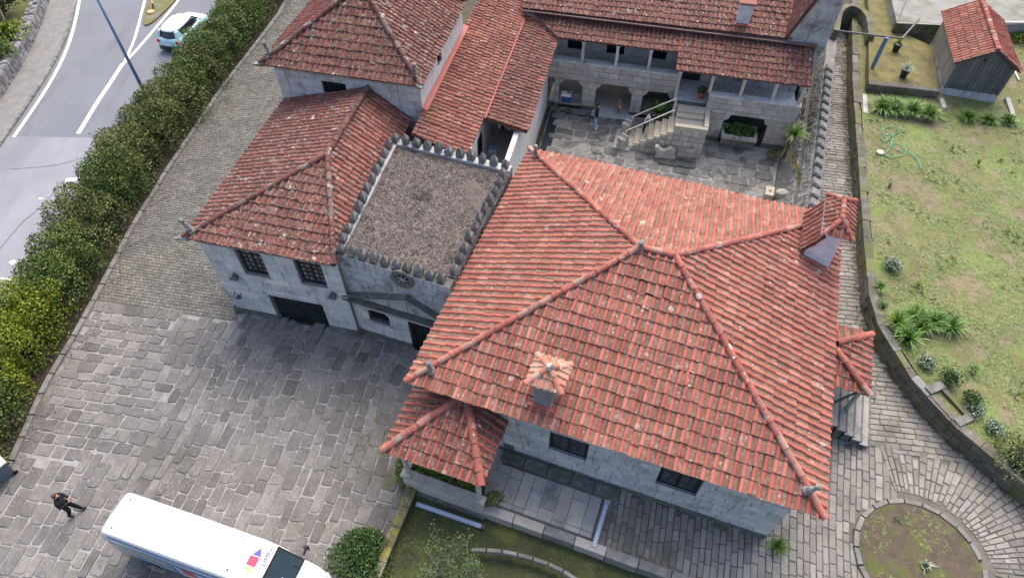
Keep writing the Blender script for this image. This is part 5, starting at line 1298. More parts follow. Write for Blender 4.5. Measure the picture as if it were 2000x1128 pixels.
def rubble_face(mb, f, L, z0, z1, course, ln, proud=.05):
    """f(s, z) gives a point on the face, with the outward normal n."""
    z = z0
    while z < z1-.05:
        h = rr_.uniform(course*.75, course*1.25); zt_ = min(z+h, z1); s_ = -rr_.uniform(0, ln)
        while s_ < L:
            w = rr_.uniform(ln*.5, ln*1.3); q = [(max(s_, 0)+.015, z+.012), (min(s_+w, L)-.015, z+.012), (min(s_+w, L)-.015, zt_-.012), (max(s_, 0)+.015, zt_-.012)]
            if q[1][0]-q[0][0] > .05:
                j = lambda: rr_.uniform(-.02, .02); pr = proud+rr_.uniform(-.02, .025); i = len(mb.v)
                q = [(x+j(), y+j()) for x, y in q]; cx, cy = sum(x for x, y in q)/4, sum(y for x, y in q)/4
                mb.v += [tuple(f(x, y, -.02)) for x, y in q]+[tuple(f(x, y, pr*.55)) for x, y in q]+[tuple(f(cx+(x-cx)*.72, cy+(y-cy)*.72, pr+rr_.uniform(-.012, .012))) for x, y in q]
                for k in range(4):
                    n_ = (k+1) % 4; mb.f += [[i+k, i+n_, i+4+n_, i+4+k], [i+4+k, i+4+n_, i+8+n_, i+8+k]]
                mb.f.append([i+8, i+9, i+10, i+11])
            s_ += w
        z = zt_
n1 = (-FM.e1).normalized()
rubble_face(rub, lambda s_, z, d: P(4.7+.42*(z+.1)/1.05, B1-s_, z)+n1*d, B1-B0, -.05, .93, .26, .42)
rubble_face(rub, lambda s_, z, d: P(5.3+.28*(z-.95)/.97, B1-s_, z)+n1*d, B1-B0, .97, 1.9, .22, .36)
put('rubble', rub, M_RUBBLE, cre, kind='stuff')
ledge = MB(); leaf_cloud(ledge, P(5.2, 30.5, .97), .16, 3.6, .10, 900, .09, seed=6); put('moss', ledge, leaf_mat('ledge_moss', (.12, .12, .01), (.20, .18, .015), (.25, .21, .03)), cre)
mM = MB()
w2, d2 = .27, .22
mM.loft([[Vector((-d2, -w2, -.1)), Vector((d2, -w2, -.1)), Vector((d2, w2, -.1)), Vector((-d2, w2, -.1))], [Vector((-d2, -w2, .34)), Vector((d2, -w2, .22)), Vector((d2, w2, .22)), Vector((-d2, w2, .34))], [Vector((-d2*.7, -w2*.8, .42)), Vector((d2*.8, -w2*.8, .27)), Vector((d2*.8, w2*.8, .27)), Vector((-d2*.7, w2*.8, .42))]])
mms = mM.mesh('merlon', M_MERLON)
for b in (39.75, 38.9, 38.05, 37.2, 36.38, 35.57, 34.77, 33.96, 33.16, 32.37, 31.55, 30.74, 29.92, 29.1, 28.32, 27.55, 26.8, 26.02, 25.2, 24.4, 23.6):
    bs = Matrix.Translation(P(5.82, b-.35, 1.92)) @ Matrix.Rotation(FM.ang+random.uniform(-.05, .05), 4, 'Z') @ Matrix.Rotation(random.uniform(-.04, .04), 4, 'Y'); put('merlon', mms, None, cre, basis=bs)
put('coping', MB().hexa([P(5.55, B0, 1.9), P(6.12, B0, 1.9), P(6.12, B1, 1.9), P(5.55, B1, 1.9)], [P(5.55, B0, 1.96), P(6.12, B0, 1.96), P(6.12, B1, 1.96), P(5.55, B1, 1.96)]), M_RUBBLE, cre)
bank = MB().hexa([P(4.15, 22.7, -.1), P(5.05, 22.7, -.1), P(5.05, 34, -.1), P(4.15, 34, -.1)], [P(4.3, 22.7, .06), P(5.05, 22.7, .35), P(5.05, 34, .35), P(4.3, 34, .06)]); structure('bank', bank, M_GRANITE_DIRT)

# ------------------------------------------------------------------ the garden retaining wall, upper terraces
M_RETAIN = mat('retaining_stone', (.145, .132, .108), (.085, .08, .066), 2, .93, .5, 30, rnd=.22, layers=(((.25, .235, .20), 5, .58, .68, .6), ((.12, .13, .035), .8, .48, .62, .8), ((.19, .14, .06), 1.4, .58, .68, .6)))
gwl = thing('garden_wall', 'dark mossy retaining wall with stone coping along the raised garden', 'wall', GW_BASE[4])
GWL = [p for p in GW_BASE]
for k, (p, q) in enumerate(zip(GWL[:-1], GWL[1:])):
    w = Wall(gwl, q, p, .9, 1.84, .4)           # faces the path
    w = Wall(gwl, p, q, .9, 1.84, .4); 
    if w.n.x > 0: w = Wall(gwl, q, p, .9, 1.84, .4)
    w.backing(M_MORTAR_D); w.blocks(M_RETAIN, .31, (.4, .85) if k >= 2 else (.6, 1.1), proud=.03, jit=.02)
    L = w.L; x = 0
    while x < L-.05:
        e = min(x+random.uniform(.7, 1.3), L)
        if L-e < .4: e = L
        mb = MB(); z = 1.93+random.uniform(-.02, .03); dd = random.uniform(.03, .07); w.box(mb, x+.01, e-.01, 1.842, z, -.30+random.uniform(-.08, .08), dd); put('coping_stone', mb, M_KERB if k >= 4 and random.random() < .3 else M_RETAIN, w.part); x = e
# gutter strip of weeds at the foot of the wall
mb = MB(); rg = random.Random(8)
for p, q in zip(GWL[:-1], GWL[1:]):
    for _ in range(int((q-p).length*26)):
        t_ = rg.random(); c = p.lerp(q, t_)+Vector((-rg.uniform(.02, .55)**1.0*(.6 if p.y > 17 else .25), 0, 0)); blades(mb, (c.x, c.y, 1.0), 3, rg.uniform(.05, .13), .03, 1.3, .7, .8, 1, rg)
gs_ = put('wall_foot_weeds', mb, leaf_mat('dark_weed', (.045, .05, .018), (.08, .075, .03), (.11, .10, .04)), None); tag(gs_, 'dark weeds growing along the foot of the garden wall', 'weeds'); gs_['kind'] = 'stuff'
# stone trough set into the wall
def alongw(u0, v0, u1, v1, z): return at(u0, v0, z), at(u1, v1, z)
t0, t1 = at(1816, 765, 1.95), at(1868, 822, 1.95); d = (t1-t0); L = d.length; e1 = d.normalized(); Ft = Frame(math.degrees(math.atan2(e1.y, e1.x))); a0, b0 = Ft.loc(t0)
st = thing('wall_trough', 'pale stone trough with raised block ends built into the garden wall', 'trough', t0)
for (x0, x1, y0, y1, z0, z1) in ((-.22, .10, -.06, .70, 1.0, 2.03), (L-.1, L+.22, -.06, .70, 1.0, 2.0), (.10, L-.1, .5, .70, 1.0, 1.98), (.12, L-.1, -.05, .5, 1.0, 1.80), (.12, L-.1, -.1, .06, 1.0, 1.96)):
    put('stone', MB().box(Ft, a0+x0, a0+x1, b0+y0, b0+y1, z0, z1), M_RETAIN if z1 > 1.9 and z1 < 1.99 else (M_KERB if z1 != 1.80 else M_GRANITE_W), st)
wb = at(1922, 862, 1.0)
# upper terraces at the top right
structure('upper_lawn', MB().prism([at(u, v, 2.3) for u, v in ((1697, 20), (1697, 158), (1762, 165), (1833, 173), (1822, 92), (1760, 62), (1752, 20), (1740, -40), (1690, -40))], 1.5, 2.3), mat('upper_turf', (.17, .155, .06), (.11, .10, .045), 1.5, .95, .6, 22, bdist=.04, layers=(((.23, .21, .06), .8, .52, .66, .7), ((.10, .08, .055), 1.6, .52, .64, .8))))
uw = thing('low_terrace_wall', 'low dark stone wall in front of the small mossy terrace', 'wall', at(1760, 168, 1.9))
w = Wall(uw, at(1697, 165, 2.3), at(1836, 180, 2.3), 1.7, 2.34, .3); w.backing(M_MORTAR_D); w.blocks(M_RETAIN, .3, (.4, .8), proud=.03)
structure('upper_road', MB().prism([at(u, v, 2.9) for u, v in ((1728, -60), (1752, 46), (1840, 50), (2060, 46), (2060, -60))], 1.5, 2.9), mat('mossy_concrete', (.25, .25, .235), (.19, .19, .175), 1.2, .92, .3, 40, layers=(((.13, .14, .08), .7, .52, .68, .7), ((.09, .07, .05), .4, .62, .7, .6))))
w = Wall(thing('upper_road_wall', 'dark stone wall carrying the concrete lane above the terrace', 'wall', at(1790, 55, 2)), at(1750, 47, 2.9), at(1842, 51, 2.9), 2.0, 2.94, .2); w.backing(M_MORTAR_D); w.blocks(M_RETAIN, .3, (.5, .9), proud=.03); w.trim(0, w.L, 2.94, 3.0, M_GRANITE_W, .05, 'coping')
w = Wall(thing('pale_edge_wall', 'pale stone edge of the concrete lane behind the shed', 'wall', at(1980, 55, 2)), at(1958, 46, 2.9), at(2060, 47, 2.9), 2.0, 2.96, .2); w.backing(M_STEP)
# curved wall at the head of the path
cwv = smooth_line([(1640, 60), (1648, 22), (1668, 12), (1690, 30), (1697, 70)], 2.6)
mb = MB(); oo = offset(cwv, .35)
for i in range(len(cwv)-1):
    A, B, C, D = cwv[i], cwv[i+1], oo[i+1], oo[i]; z = Vector((0, 0, 0)); lo = lambda p: Vector((p.x, p.y, .9)); hi = lambda p: Vector((p.x, p.y, 2.6))
    mb.hexa([lo(A), lo(B), lo(C), lo(D)], [hi(A), hi(B), hi(C), hi(D)])
cv = put('curved_wall', mb, M_RETAIN); tag(cv, 'curved mossy stone wall closing the head of the paved path', 'wall')
# the granary shed
FS = Frame(-15); sb = at(1837, 183, 1.9); a0, b0 = FS.loc(sb); SW, SL = 2.85, 5.2
she = thing('granary_shed', 'small garden shed of grey boards under a bright tile gable roof', 'shed', sb)
S = lambda a, b, z: FS.p(a0+a, b0+b, z)
put('base', MB().hexa([S(-.1, -.1, 1.6), S(SW+.1, -.1, 1.6), S(SW+.1, SL, 1.6), S(-.1, SL, 1.6)], [S(0, 0, 2.3), S(SW, 0, 2.3), S(SW, SL, 2.3), S(0, SL, 2.3)]), M_GRANITE_D, she)
M_BOARD = mat('silvered_board', (.135, .135, .14), (.085, .085, .09), 4, .9, .4, 60, rnd=.22, stretch=(6, 6, .6), layers=(((.20, .18, .14), 3, .6, .7, .4, 'n', (5, 5, .4)),))
M_BOARD_W = mat('brown_board', (.27, .245, .20), (.21, .19, .155), 4, .9, .3, 60, rnd=.12, stretch=(6, 6, .6))
put('walls', MB().hexa([S(.03, .03, 2.3), S(SW-.03, .03, 2.3), S(SW-.03, SL, 2.3), S(.03, SL, 2.3)], [S(.03, .03, 4.0), S(SW-.03, .03, 4.0), S(SW-.03, SL, 4.0), S(.03, SL, 4.0)]), M_BOARD, she)
put('gable', MB().slab([S(.03, .03, 4.0), S(SW-.03, .03, 4.0), S(SW/2, .03, 4.85)], -FS.e2, .06), M_BOARD, she)
nb = 13
for i in range(nb):
    x0, x1 = SW*i/nb+.008, SW*(i+1)/nb-.008
    zt = lambda x: 4.0+.85*(1-abs(x-SW/2)/(SW/2)); zb = 2.32 if 4 < i < 9 else 2.62
    put('board', MB().hexa([S(x0, -.01, zb), S(x1, -.01, zb), S(x1, .03, zb), S(x0, .03, zb)], [S(x0, -.01, zt(x0)-.04), S(x1, -.01, zt(x1)-.04), S(x1, .03, zt(x1)-.04), S(x0, .03, zt(x0)-.04)]), M_BOARD, she)
for i in range(16):
    y0, y1 = SL*i/16+.006, SL*(i+1)/16-.006; put('board', MB().box(FS, a0-.012, a0+.028, b0+y0, b0+y1, 2.3, 3.98), M_BOARD_W, she)
for x in (0, 1): put('corner_post', MB().box(FS, a0+(-.03 if x == 0 else SW-.13), a0+(.13 if x == 0 else SW+.03), b0-.035, b0+.1, 2.3, 3.98), M_BOARD, she)
put('air_hole', MB().lathe(S(SW*.42, -.012, 4.25), ((.08, 0), (.08, .01), (.04, .011)), 10, rot=Matrix.Rotation(R(90), 3, 'X')), M_DARK, she)
shr = Roof(she, .25, .42, M_TILE, M_RIDGE, .07)
A, B, C, D = S(-.25, SL+.2, 3.98), S(-.25, -.2, 3.98), S(SW/2, -.2, 5.0), S(SW/2, SL+.2, 5.0); shr.face([A, B, C, D])
A2, B2 = S(SW+.25, -.2, 3.98), S(SW+.25, SL+.2, 3.98); shr.face([A2, B2, D, C], M_TILE_RED); shr.cap(C+lift, D+lift, .13, .4); shr.finish(300)
put('bargeboard', MB().hexa([S(-.25, -.2, 3.86), S(SW/2, -.2, 4.88), S(SW/2, -.16, 4.88), S(-.25, -.16, 3.86)], [S(-.25, -.2, 3.97), S(SW/2, -.2, 4.99), S(SW/2, -.16, 4.99), S(-.25, -.16, 3.97)]), M_BOARD, she)
put('bargeboard', MB().hexa([S(SW/2, -.2, 4.88), S(SW+.25, -.2, 3.86), S(SW+.25, -.16, 3.86), S(SW/2, -.16, 4.88)], [S(SW/2, -.2, 4.99), S(SW+.25, -.2, 3.97), S(SW+.25, -.16, 3.97), S(SW/2, -.16, 4.99)]), M_BOARD, she)
# ------------------------------------------------------------------ the wall across the road
rwl = thing('roadside_wall', 'old grey rubble stone wall along the sidewalk across the road', 'wall', at(40, 110, .5))
M_OLDWALL = mat('old_wall_stone', (.25, .245, .25), (.16, .158, .165), 3, .93, .5, 40, rnd=.25, layers=(((.08, .08, .08), 1.3, .54, .68, .6), ((.38, .37, .36), 7, .6, .68, .5)))
rw_line = [p for p in sw_in]
mb = MB(); oo = offset(rw_line, -.55)
if oo[3].x > rw_line[3].x: oo = offset(rw_line, .55)
for i in range(len(rw_line)-1):
    A, B, C, D = rw_line[i], rw_line[i+1], oo[i+1], oo[i]; lo = lambda p: Vector((p.x, p.y, -.1)); hi = lambda p: Vector((p.x, p.y, .98))
    mb.hexa([lo(A), lo(B), lo(C), lo(D)], [hi(A), hi(B), hi(C), hi(D)])
core_ = put('core', mb, M_MORTAR_D, rwl)
for i in range(0, len(rw_line)-1):
    p, q = rw_line[i], rw_line[i+1]; w = Wall(rwl, p, q, .0, 1.0)
    if w.n.x < 0: w = Wall(rwl, q, p, .0, 1.0)
    w.part = core_
    L = w.L
    for r in range(3):
        x = random.uniform(-.3, 0)
        while x < L-.05:
            e = min(x+random.uniform(.35, .7), L); w.block(max(x, 0), e, r*.33, r*.33+.33, .03, .05+random.uniform(-.025, .03), M_OLDWALL, 'stone'); x = e
    x = 0
    while x < L-.05:
        e = min(x+random.uniform(.35, .7), L)
        for (d0, d1) in ((-.27, .06), (-.58, -.29)):
            mb = MB(); zz = 1.06+random.uniform(-.05, .08); j = lambda: random.uniform(-.03, .03)
            mb.hexa([w.P(x+.02, .95, d1), w.P(e-.02, .95, d1), w.P(e-.02, .95, d0), w.P(x+.02, .95, d0)], [w.P(x+.05+j(), zz, d1-.04), w.P(e-.05+j(), zz, d1-.05), w.P(e-.05+j(), zz+j(), d0+.04), w.P(x+.05+j(), zz, d0+.04)]); put('stone', mb, M_OLDWALL, core_)
        x = e
hb = offset(rw_line, -.5) if oo[3].x < rw_line[3].x and offset(rw_line, -.5)[3].x < rw_line[3].x else offset(rw_line, .5)
structure('grass_bank', MB().prism([p for p in hb]+[Vector((-80, hb[-1].y, 0)), Vector((-80, hb[0].y+20, 0))], -.1, .55), mat('bank_turf', (.10, .105, .03), (.075, .07, .03), 1.2, .95, .6, 22, bdist=.04, layers=(((.13, .15, .03), .6, .5, .64, .8), ((.10, .075, .05), 2, .58, .68, .6))))

# ------------------------------------------------------------------ vehicles
def text_mesh(s, size, m):
    cu = bpy.data.curves.new('lettering', 'FONT'); cu.body = s; cu.size = size; cu.extrude = .001; cu.resolution_u = 2
    o = bpy.data.objects.new('lettering', cu); COL.objects.link(o); dg = bpy.context.evaluated_depsgraph_get()
    me = bpy.data.meshes.new_from_object(o.evaluated_get(dg)); bpy.data.objects.remove(o); bpy.data.curves.remove(cu)
    me.materials.clear(); me.materials.append(m); return me
def basis(o, x, y):
    x = Vector(x).normalized(); z = x.cross(Vector(y)).normalized(); y = z.cross(x); b = Matrix((x, y, z)).transposed().to_4x4(); b.translation = o; return b
def wheel(owner, c, ax, r, w):
    c = Vector(c); ax = Vector(ax).normalized(); rot = ax.to_track_quat('Z', 'Y').to_matrix()
    t = put('wheel', MB().lathe(c-ax*w/2, ((r*.62, .0), (r*.92, .0), (r, w*.15), (r, w*.85), (r*.92, w), (r*.62, w)), 20, rot=rot), M_RUBBER, owner, True)
    put('rim', MB().lathe(c-ax*w*.45, ((r*.1, -.01), (r*.60, .0), (r*.60, w*.9), (r*.1, w*.92)), 12, rot=rot), M_STEEL, t)
M_VANW = plain('van_white', (.82, .83, .84), .28, .5, 0, .6)
M_SKYB = plain('pale_blue_film', (.36, .55, .80), .35, .5, 0, .3)
M_PANELB = plain('grey_blue_film', (.20, .32, .46), .35, .5, 0, .3)
M_YEL = plain('yellow_film', (.72, .60, .22), .45); M_REDF = plain('red_film', (.62, .04, .10), .4); M_PURP = plain('purple_film', (.10, .08, .36), .4); M_INK = plain('dark_ink', (.02, .02, .035), .5); M_GREYINK = plain('grey_ink', (.35, .36, .38), .5); M_TEAL = plain('teal_film', (.10, .36, .42), .4); M_ORG = plain('orange_film', (.75, .50, .20), .4)
FV = Frame(-17.7); VX0, VB = FV.at(245, 955, 2.5); VB -= .76
van = thing('delivery_van', 'long white delivery van with coloured company graphics parked in the yard', 'van', FV.p(VX0+3.5, VB, 0))
def vring(x, w, zt, z0=.38, roof=.16):
    h = zt-z0; pts = []
    for sy in (-1, 1):
        side = [(w*.96, z0), (w*1.06, z0+h*.12), (w*1.07, z0+h*.42), (w*1.03, z0+h*.62), (w*.98, zt-roof*1.15), (w*.94, zt-roof*.45), (w*.84, zt-.03), (w*.5, zt+.005)]
        pts.append([(sy*a, z) for a, z in side])
    loop = pts[0]+pts[1][::-1]
    return [FV.p(VX0+x, VB+y, z) for y, z in loop]
mb = MB().loft([vring(.10, .66, 2.36), vring(.0, .70, 1.9), vring(.03, .745, 2.40)][2:]+[vring(.16, .76, 2.50), vring(.6, .77, 2.54), vring(3.0, .78, 2.56), vring(5.6, .77, 2.54), vring(6.06, .75, 2.46), vring(6.78, .75, 1.66, roof=.1), vring(7.2, .73, 1.50, roof=.12), vring(7.5, .66, 1.22, roof=.14), vring(7.68, .55, .92, roof=.1)])
vbody = put('body', mb, M_VANW, van, True)
V = lambda x, y, z: FV.p(VX0+x, VB+y, z)
# windscreen with black surround
A, B, C, D = V(6.07, -.68, 2.475), V(6.07, .68, 2.475), V(6.80, .72, 1.68), V(6.80, -.72, 1.68); nn = (B-A).cross(D-A).normalized(); nn = nn if nn.z > 0 else -nn
put('windscreen_surround', MB().slab([A+nn*.015, B+nn*.015, C+nn*.015, D+nn*.015], nn, .05), M_BLACK, van)
ins = lambda p, c, k: p+(c-p)*k
cc = (A+B+C+D)/4; gl_ = [ins(q, cc, .10)+nn*.022 for q in (A, B, C, D)]
ws = put('windscreen', MB().poly(gl_), plain('tinted_glass', (.012, .028, .032), .05, .7), van)
for (x0, x1, y0, y1, m) in ((6.50, 6.66, -.55, -.30, M_WHITE), (6.48, 6.64, -.20, -.06, M_SKYB)):
    f = lambda x, y: A.lerp(D, (x-6.07)/.73)+(B-A).normalized()*(y+.68)+nn*.026
    put('paper', MB().poly([f(x0, y0), f(x1, y0), f(x1, y1), f(x0, y1)]), m, ws)
put('wiper', MB().tube([C.lerp(D, .2)+nn*.05-FV.e1*.02, A.lerp(C, .75)+nn*.05], .012, 5), M_BLACK, van)
for sy in (-1, 1):
    q = V(6.72, sy*.80, 1.75); mm_ = put('mirror', MB().tube([q, q+FV.e2*sy*.18+Vector((0, 0, .05))], .035, 6), M_BLACK, van)
    put('mirror_housing', MB().lathe(q+FV.e2*sy*.24+Vector((0, 0, -.1)), ((.06, 0), (.10, .05), (.11, .28), (.07, .36)), 8, 1, .6), M_BLACK, mm_)
    put('headlight', MB().hexa([V(7.38, sy*.60, 1.02), V(7.60, sy*.56, .98), V(7.62, sy*.40, .98), V(7.5, sy*.42, 1.06)], [V(7.36, sy*.62, 1.20), V(7.56, sy*.58, 1.10), V(7.60, sy*.42, 1.08), V(7.48, sy*.44, 1.24)]), plain('lamp_glass', (.5, .55, .6), .1, .8), van)
mb = MB()
mb.loft([[V(x, y, z) for y, z in ((-w, .32), (w, .32), (w, .62), (-w, .62))] for x, w in ((7.35, .74), (7.62, .66), (7.78, .48))]); put('bumper', mb, M_BLACK, van)
put('bumper_trim', MB().tube([V(7.42, .72, .80), V(7.66, .56, .82), V(7.76, .2, .82), V(7.76, -.2, .82), V(7.66, -.56, .82), V(7.42, -.72, .80)], .05, 7), M_GREYINK, van)
for x in (1.15, 6.35):
    for sy in (-1, 1): wheel(van, V(x, sy*.70, .36), FV.e2, .36, .24)
put('underbody', MB().box(FV, VX0+.1, VX0+7.3, VB-.70, VB+.70, .25, .42), M_BLACK, van)
for (x, y) in ((.45, .5), (.45, -.5), (4.9, .5), (4.9, -.5)): put('roof_plug', MB().lathe(V(x, y, 2.552), ((.03, 0), (.03, .012), (.01, .014)), 8), M_BLACK, van)
# side graphics on the near side: a slightly proud film, drawn flat
def sfilm(pts, m, name, k):
    def q(x, z):
        h = 2.54-.38; f = (z-.38)/h; w = .80*(1.07 if f < .42 else lerp(1.07, 1.03, (f-.42)/.2) if f < .62 else lerp(1.03, .98, (f-.62)/.30)); return V(x, -w-.004-k*.003, z)
    return put(name, MB().poly([q(x, z) for x, z in pts]), m, vbody)
def band(x0, x1, z0, z1, m, k, name):
    for za, zb in ((z0, min(z1, 1.29)), (max(z0, 1.29), min(z1, 1.72)), (max(z0, 1.72), z1)):
        if zb-za > .01: sfilm([(x0, za), (x1, za), (x1, zb), (x0, zb)], m, name, k)
band(.10, 5.9, 1.95, 2.30, M_SKYB, 0, 'blue_band')
band(.12, 2.6, .75, 1.93, M_PANELB, 0, 'panel_film'); sfilm([(2.6, 1.93), (2.6, 1.72), (3.2, 1.93)], M_PANELB, 'panel_film', 0)
band(2.7, 5.9, .75, 1.72, M_SKYB, 0, 'panel_film')
band(.25, 2.35, 1.50, 1.70, M_YEL, 1, 'yellow_strip')
rg = random.Random(2)
for i in range(17):
    x = .50+i*.105; sfilm([(x, 1.56), (x+.06, 1.56), (x+.075, 1.66), (x+.015, 1.66)] if i % 3 else [(x, 1.56), (x+.03, 1.56), (x+.05, 1.65), (x+.02, 1.66)], M_INK, 'lettering_mark', 2)
sfilm([(3.0, 1.30), (3.55, 1.30), (3.45, 1.70), (2.95, 1.70)], M_REDF, 'logo_square', 1); sfilm([(2.85, .95), (3.4, .95), (3.3, 1.27), (2.9, 1.27)], M_ORG, 'logo_triangle', 1); sfilm([(3.6, 1.30), (4.1, 1.0), (3.6, .95)], M_PURP, 'logo_triangle', 1)
sb_ = basis(V(3.45, -.895, .82), FV.e1, Vector((0, 0, 1))); put('lettering', text_mesh('AREALIMPA', .42, M_INK), None, vbody, basis=sb_)
for (x, z) in ((4.4, 1.35), (4.9, 1.25), (5.3, 1.4)): sfilm([(x, z), (x+.3, z+.06), (x+.34, z+.14), (x+.05, z+.1)], M_TEAL, 'decor_splash', 1)
for sy in (-1, 1):
    put('roof_gutter', MB().tube([V(.25, sy*.705, 2.515), V(3.0, sy*.715, 2.53), V(5.75, sy*.705, 2.515)], .014, 5), plain('gutter_grey', (.55, .56, .58), .5), van)
for x in (1.3, 2.4, 3.5, 4.6): put('roof_rib', MB().hexa([V(x-.05, -.55, 2.55), V(x+.05, -.55, 2.55), V(x+.05, .55, 2.55), V(x-.05, .55, 2.55)], [V(x-.03, -.5, 2.572), V(x+.03, -.5, 2.572), V(x+.03, .5, 2.572), V(x-.03, .5, 2.572)]), M_VANW, van)
put('rub_strip', MB().tube([V(.15, -.835, .95), V(6.0, -.835, .95)], .03, 6), M_GREYINK, van)
# the sign on the cab roof
zr = 2.562
def rfilm(pts, m, name): return put(name, MB().poly([V(x, y, zr+.012*(1 if x < 5.6 else 1)-(max(0, x-5.6)*.17)) for x, y in pts]), m, vbody)
rb = basis(V(6.0, -.72, 2.545), FV.e2, (-FV.e1+Vector((0, 0, .17)))); put('lettering', text_mesh('AREA', .25, M_GREYINK), None, vbody, basis=rb)
rb = basis(V(6.0, -.06, 2.545), FV.e2, (-FV.e1+Vector((0, 0, .17)))); put('lettering', text_mesh('LIMPA', .25, M_INK), None, vbody, basis=rb)
rfilm([(5.38, -.16), (5.70, -.16), (5.70, .14), (5.38, .14)], M_REDF, 'logo_square'); rfilm([(5.42, .18), (5.72, .18), (5.60, .44)], M_PURP, 'logo_triangle'); rfilm([(5.40, -.20), (5.70, -.20), (5.56, -.46)], M_ORG, 'logo_triangle')

# the small hatchback on the road
CA = R(77); FC = Frame(math.degrees(CA)); c0 = at(334, 99, .2); ca, cb = FC.loc(c0)
car = thing('hatchback_car', 'pale aqua hatchback with white roof driving past the hedge', 'car', FC.p(ca+2, cb, 0))
K = lambda x, y, z: FC.p(ca+x, cb+y, z)
M_AQUA = plain('aqua_paint', (.42, .66, .70), .25, .5, 0, .7); M_CARW = plain('car_white', (.84, .85, .86), .25, .5, 0, .6); M_CGLASS = plain('car_glass', (.015, .02, .03), .05, .7)
def cring(x, w, z0, zs, zt): return [K(x, y, z) for y, z in ((-w*.9, z0), (-w, z0+.15), (-w, zs), (-w*.93, zt-.02), (-w*.6, zt), (w*.6, zt), (w*.93, zt-.02), (w, zs), (w, z0+.15), (w*.9, z0))]
put('body', MB().loft([cring(0, .62, .40, .60, .72), cring(.05, .76, .3, .68, .90), cring(.14, .83, .25, .74, .97), cring(.35, .87, .2, .80, 1.0), cring(1.0, .875, .2, .80, .98), cring(2.6, .875, .2, .78, .96), cring(3.2, .86, .2, .76, .92), cring(3.75, .80, .22, .66, .80), cring(3.98, .62, .3, .5, .62)]), M_AQUA, car, True)
def cab(x, w, z): return [K(x, -w, z), K(x, w, z)]
def sell(x0, x1, w, z, n=28, e=3.2):
    out = []; cx, rx = (x0+x1)/2, (x1-x0)/2
    for i in range(n):
        t_ = 2*math.pi*i/n; c_, s_ = math.cos(t_), math.sin(t_)
        out.append(K(cx+rx*math.copysign(abs(c_)**(2/e), c_), w*math.copysign(abs(s_)**(2/e), s_), z))
    return out
put('windows', MB().loft([sell(.10, 3.12, .80, .93), sell(.20, 2.92, .76, 1.12), sell(.36, 2.55, .68, 1.36), sell(.46, 2.42, .62, 1.42)]), M_CGLASS, car, True)
put('roof', MB().loft([sell(.28, 2.58, .69, 1.36), sell(.30, 2.52, .675, 1.42), sell(.42, 2.40, .62, 1.475), sell(.70, 2.15, .50, 1.51), sell(1.1, 1.8, .25, 1.52)]), M_CARW, car, True)
for sy in (-1, 1):
    put('pillar', MB().hexa([K(.14, sy*.80, .92), K(.80, sy*.83, .92), K(.80, sy*.72, .92), K(.14, sy*.60, .92)], [K(.34, sy*.66, 1.38), K(.58, sy*.70, 1.38), K(.58, sy*.60, 1.38), K(.34, sy*.50, 1.38)]), M_AQUA, car)
    put('pillar', MB().tube([K(2.90, sy*.74, 1.0), K(2.40, sy*.64, 1.40)], .045, 6), M_BLACK, car)
    put('tail_light', MB().lathe(K(.10, sy*.68, .80), ((.12, 0), (.14, .05), (.10, .10), (.02, .12)), 10, rot=(-FC.e1).to_track_quat('Z', 'Y').to_matrix()), plain('tail_red', (.55, .02, .03), .25), car)
    put('mirror', MB().lathe(K(2.75, sy*.92, .98), ((.03, 0), (.08, .05), (.08, .14), (.03, .18)), 8), M_CARW, car)
    for x in (.72, 3.25): wheel(car, K(x, sy*.80, .30), FC.e2, .30, .2)
put('bonnet', MB().hexa([K(3.02, -.72, .94), K(3.7, -.62, .82), K(3.7, .62, .82), K(3.02, .72, .94)], [K(3.02, -.70, .975), K(3.68, -.58, .855), K(3.68, .58, .855), K(3.02, .70, .975)]), M_CARW, car)  # white panel paints the reflection seen on the aqua bonnet
put('rear_bumper', MB().loft([[K(x, y, z) for y, z in ((-w, .22), (w, .22), (w, .48), (-w, .48))] for x, w in ((-.04, .60), (.05, .80), (.3, .885))]), M_BLACK, car)
put('number_plate', MB().box(FC, ca-.025, ca-.012+.03, cb-.24, cb+.24, .56, .66), M_WHITE, car)

# lamp post
lp = thing('street_lamp', 'tall blue grey steel lamp post rising out of the hedge', 'street lamp', at(289, 194, 0)); b = at(289, 194, 0)
put('post', MB().tube([b, b+Vector((0, 0, 4)), b+Vector((0, 0, 8))], [.11, .085, .055], 12), M_BLUESTEEL, lp, True)
put('arm', MB().tube([b+Vector((0, 0, 7.95)), b+Vector((-.7, .1, 8.3)), b+Vector((-1.5, .2, 8.35))], .04, 8), M_BLUESTEEL, lp)
put('lamp_head', MB().hexa([b+Vector((-2.1, .08, 8.28)), b+Vector((-1.4, .08, 8.28)), b+Vector((-1.4, .32, 8.28)), b+Vector((-2.1, .32, 8.28))], [b+Vector((-2.0, .12, 8.42)), b+Vector((-1.45, .12, 8.44)), b+Vector((-1.45, .28, 8.44)), b+Vector((-2.0, .28, 8.42))]), M_STEEL, lp)
# knocked marker post on the island
mk = thing('marker_post', 'bent black and orange marker post on the traffic island', 'post', at(295, 24, .1)); b = at(295, 24, .1)
M_MKO = plain('faded_orange', (.62, .36, .20), .7)
put('base', MB().lathe(b, ((.24, 0), (.26, .06), (.18, .10), (.06, .11)), 14), M_MKO, mk)
pts = [b+Vector((.05, .35, .05)), b+Vector((.05, .6, .3)), b+Vector((-.15, .9, .55)), b+Vector((-.35, 1.1, .8))]
for i, m in enumerate((M_BLACK, M_MKO, M_BLACK)): put('band', MB().tube([pts[i], pts[i+1]], .06, 8), m, mk)
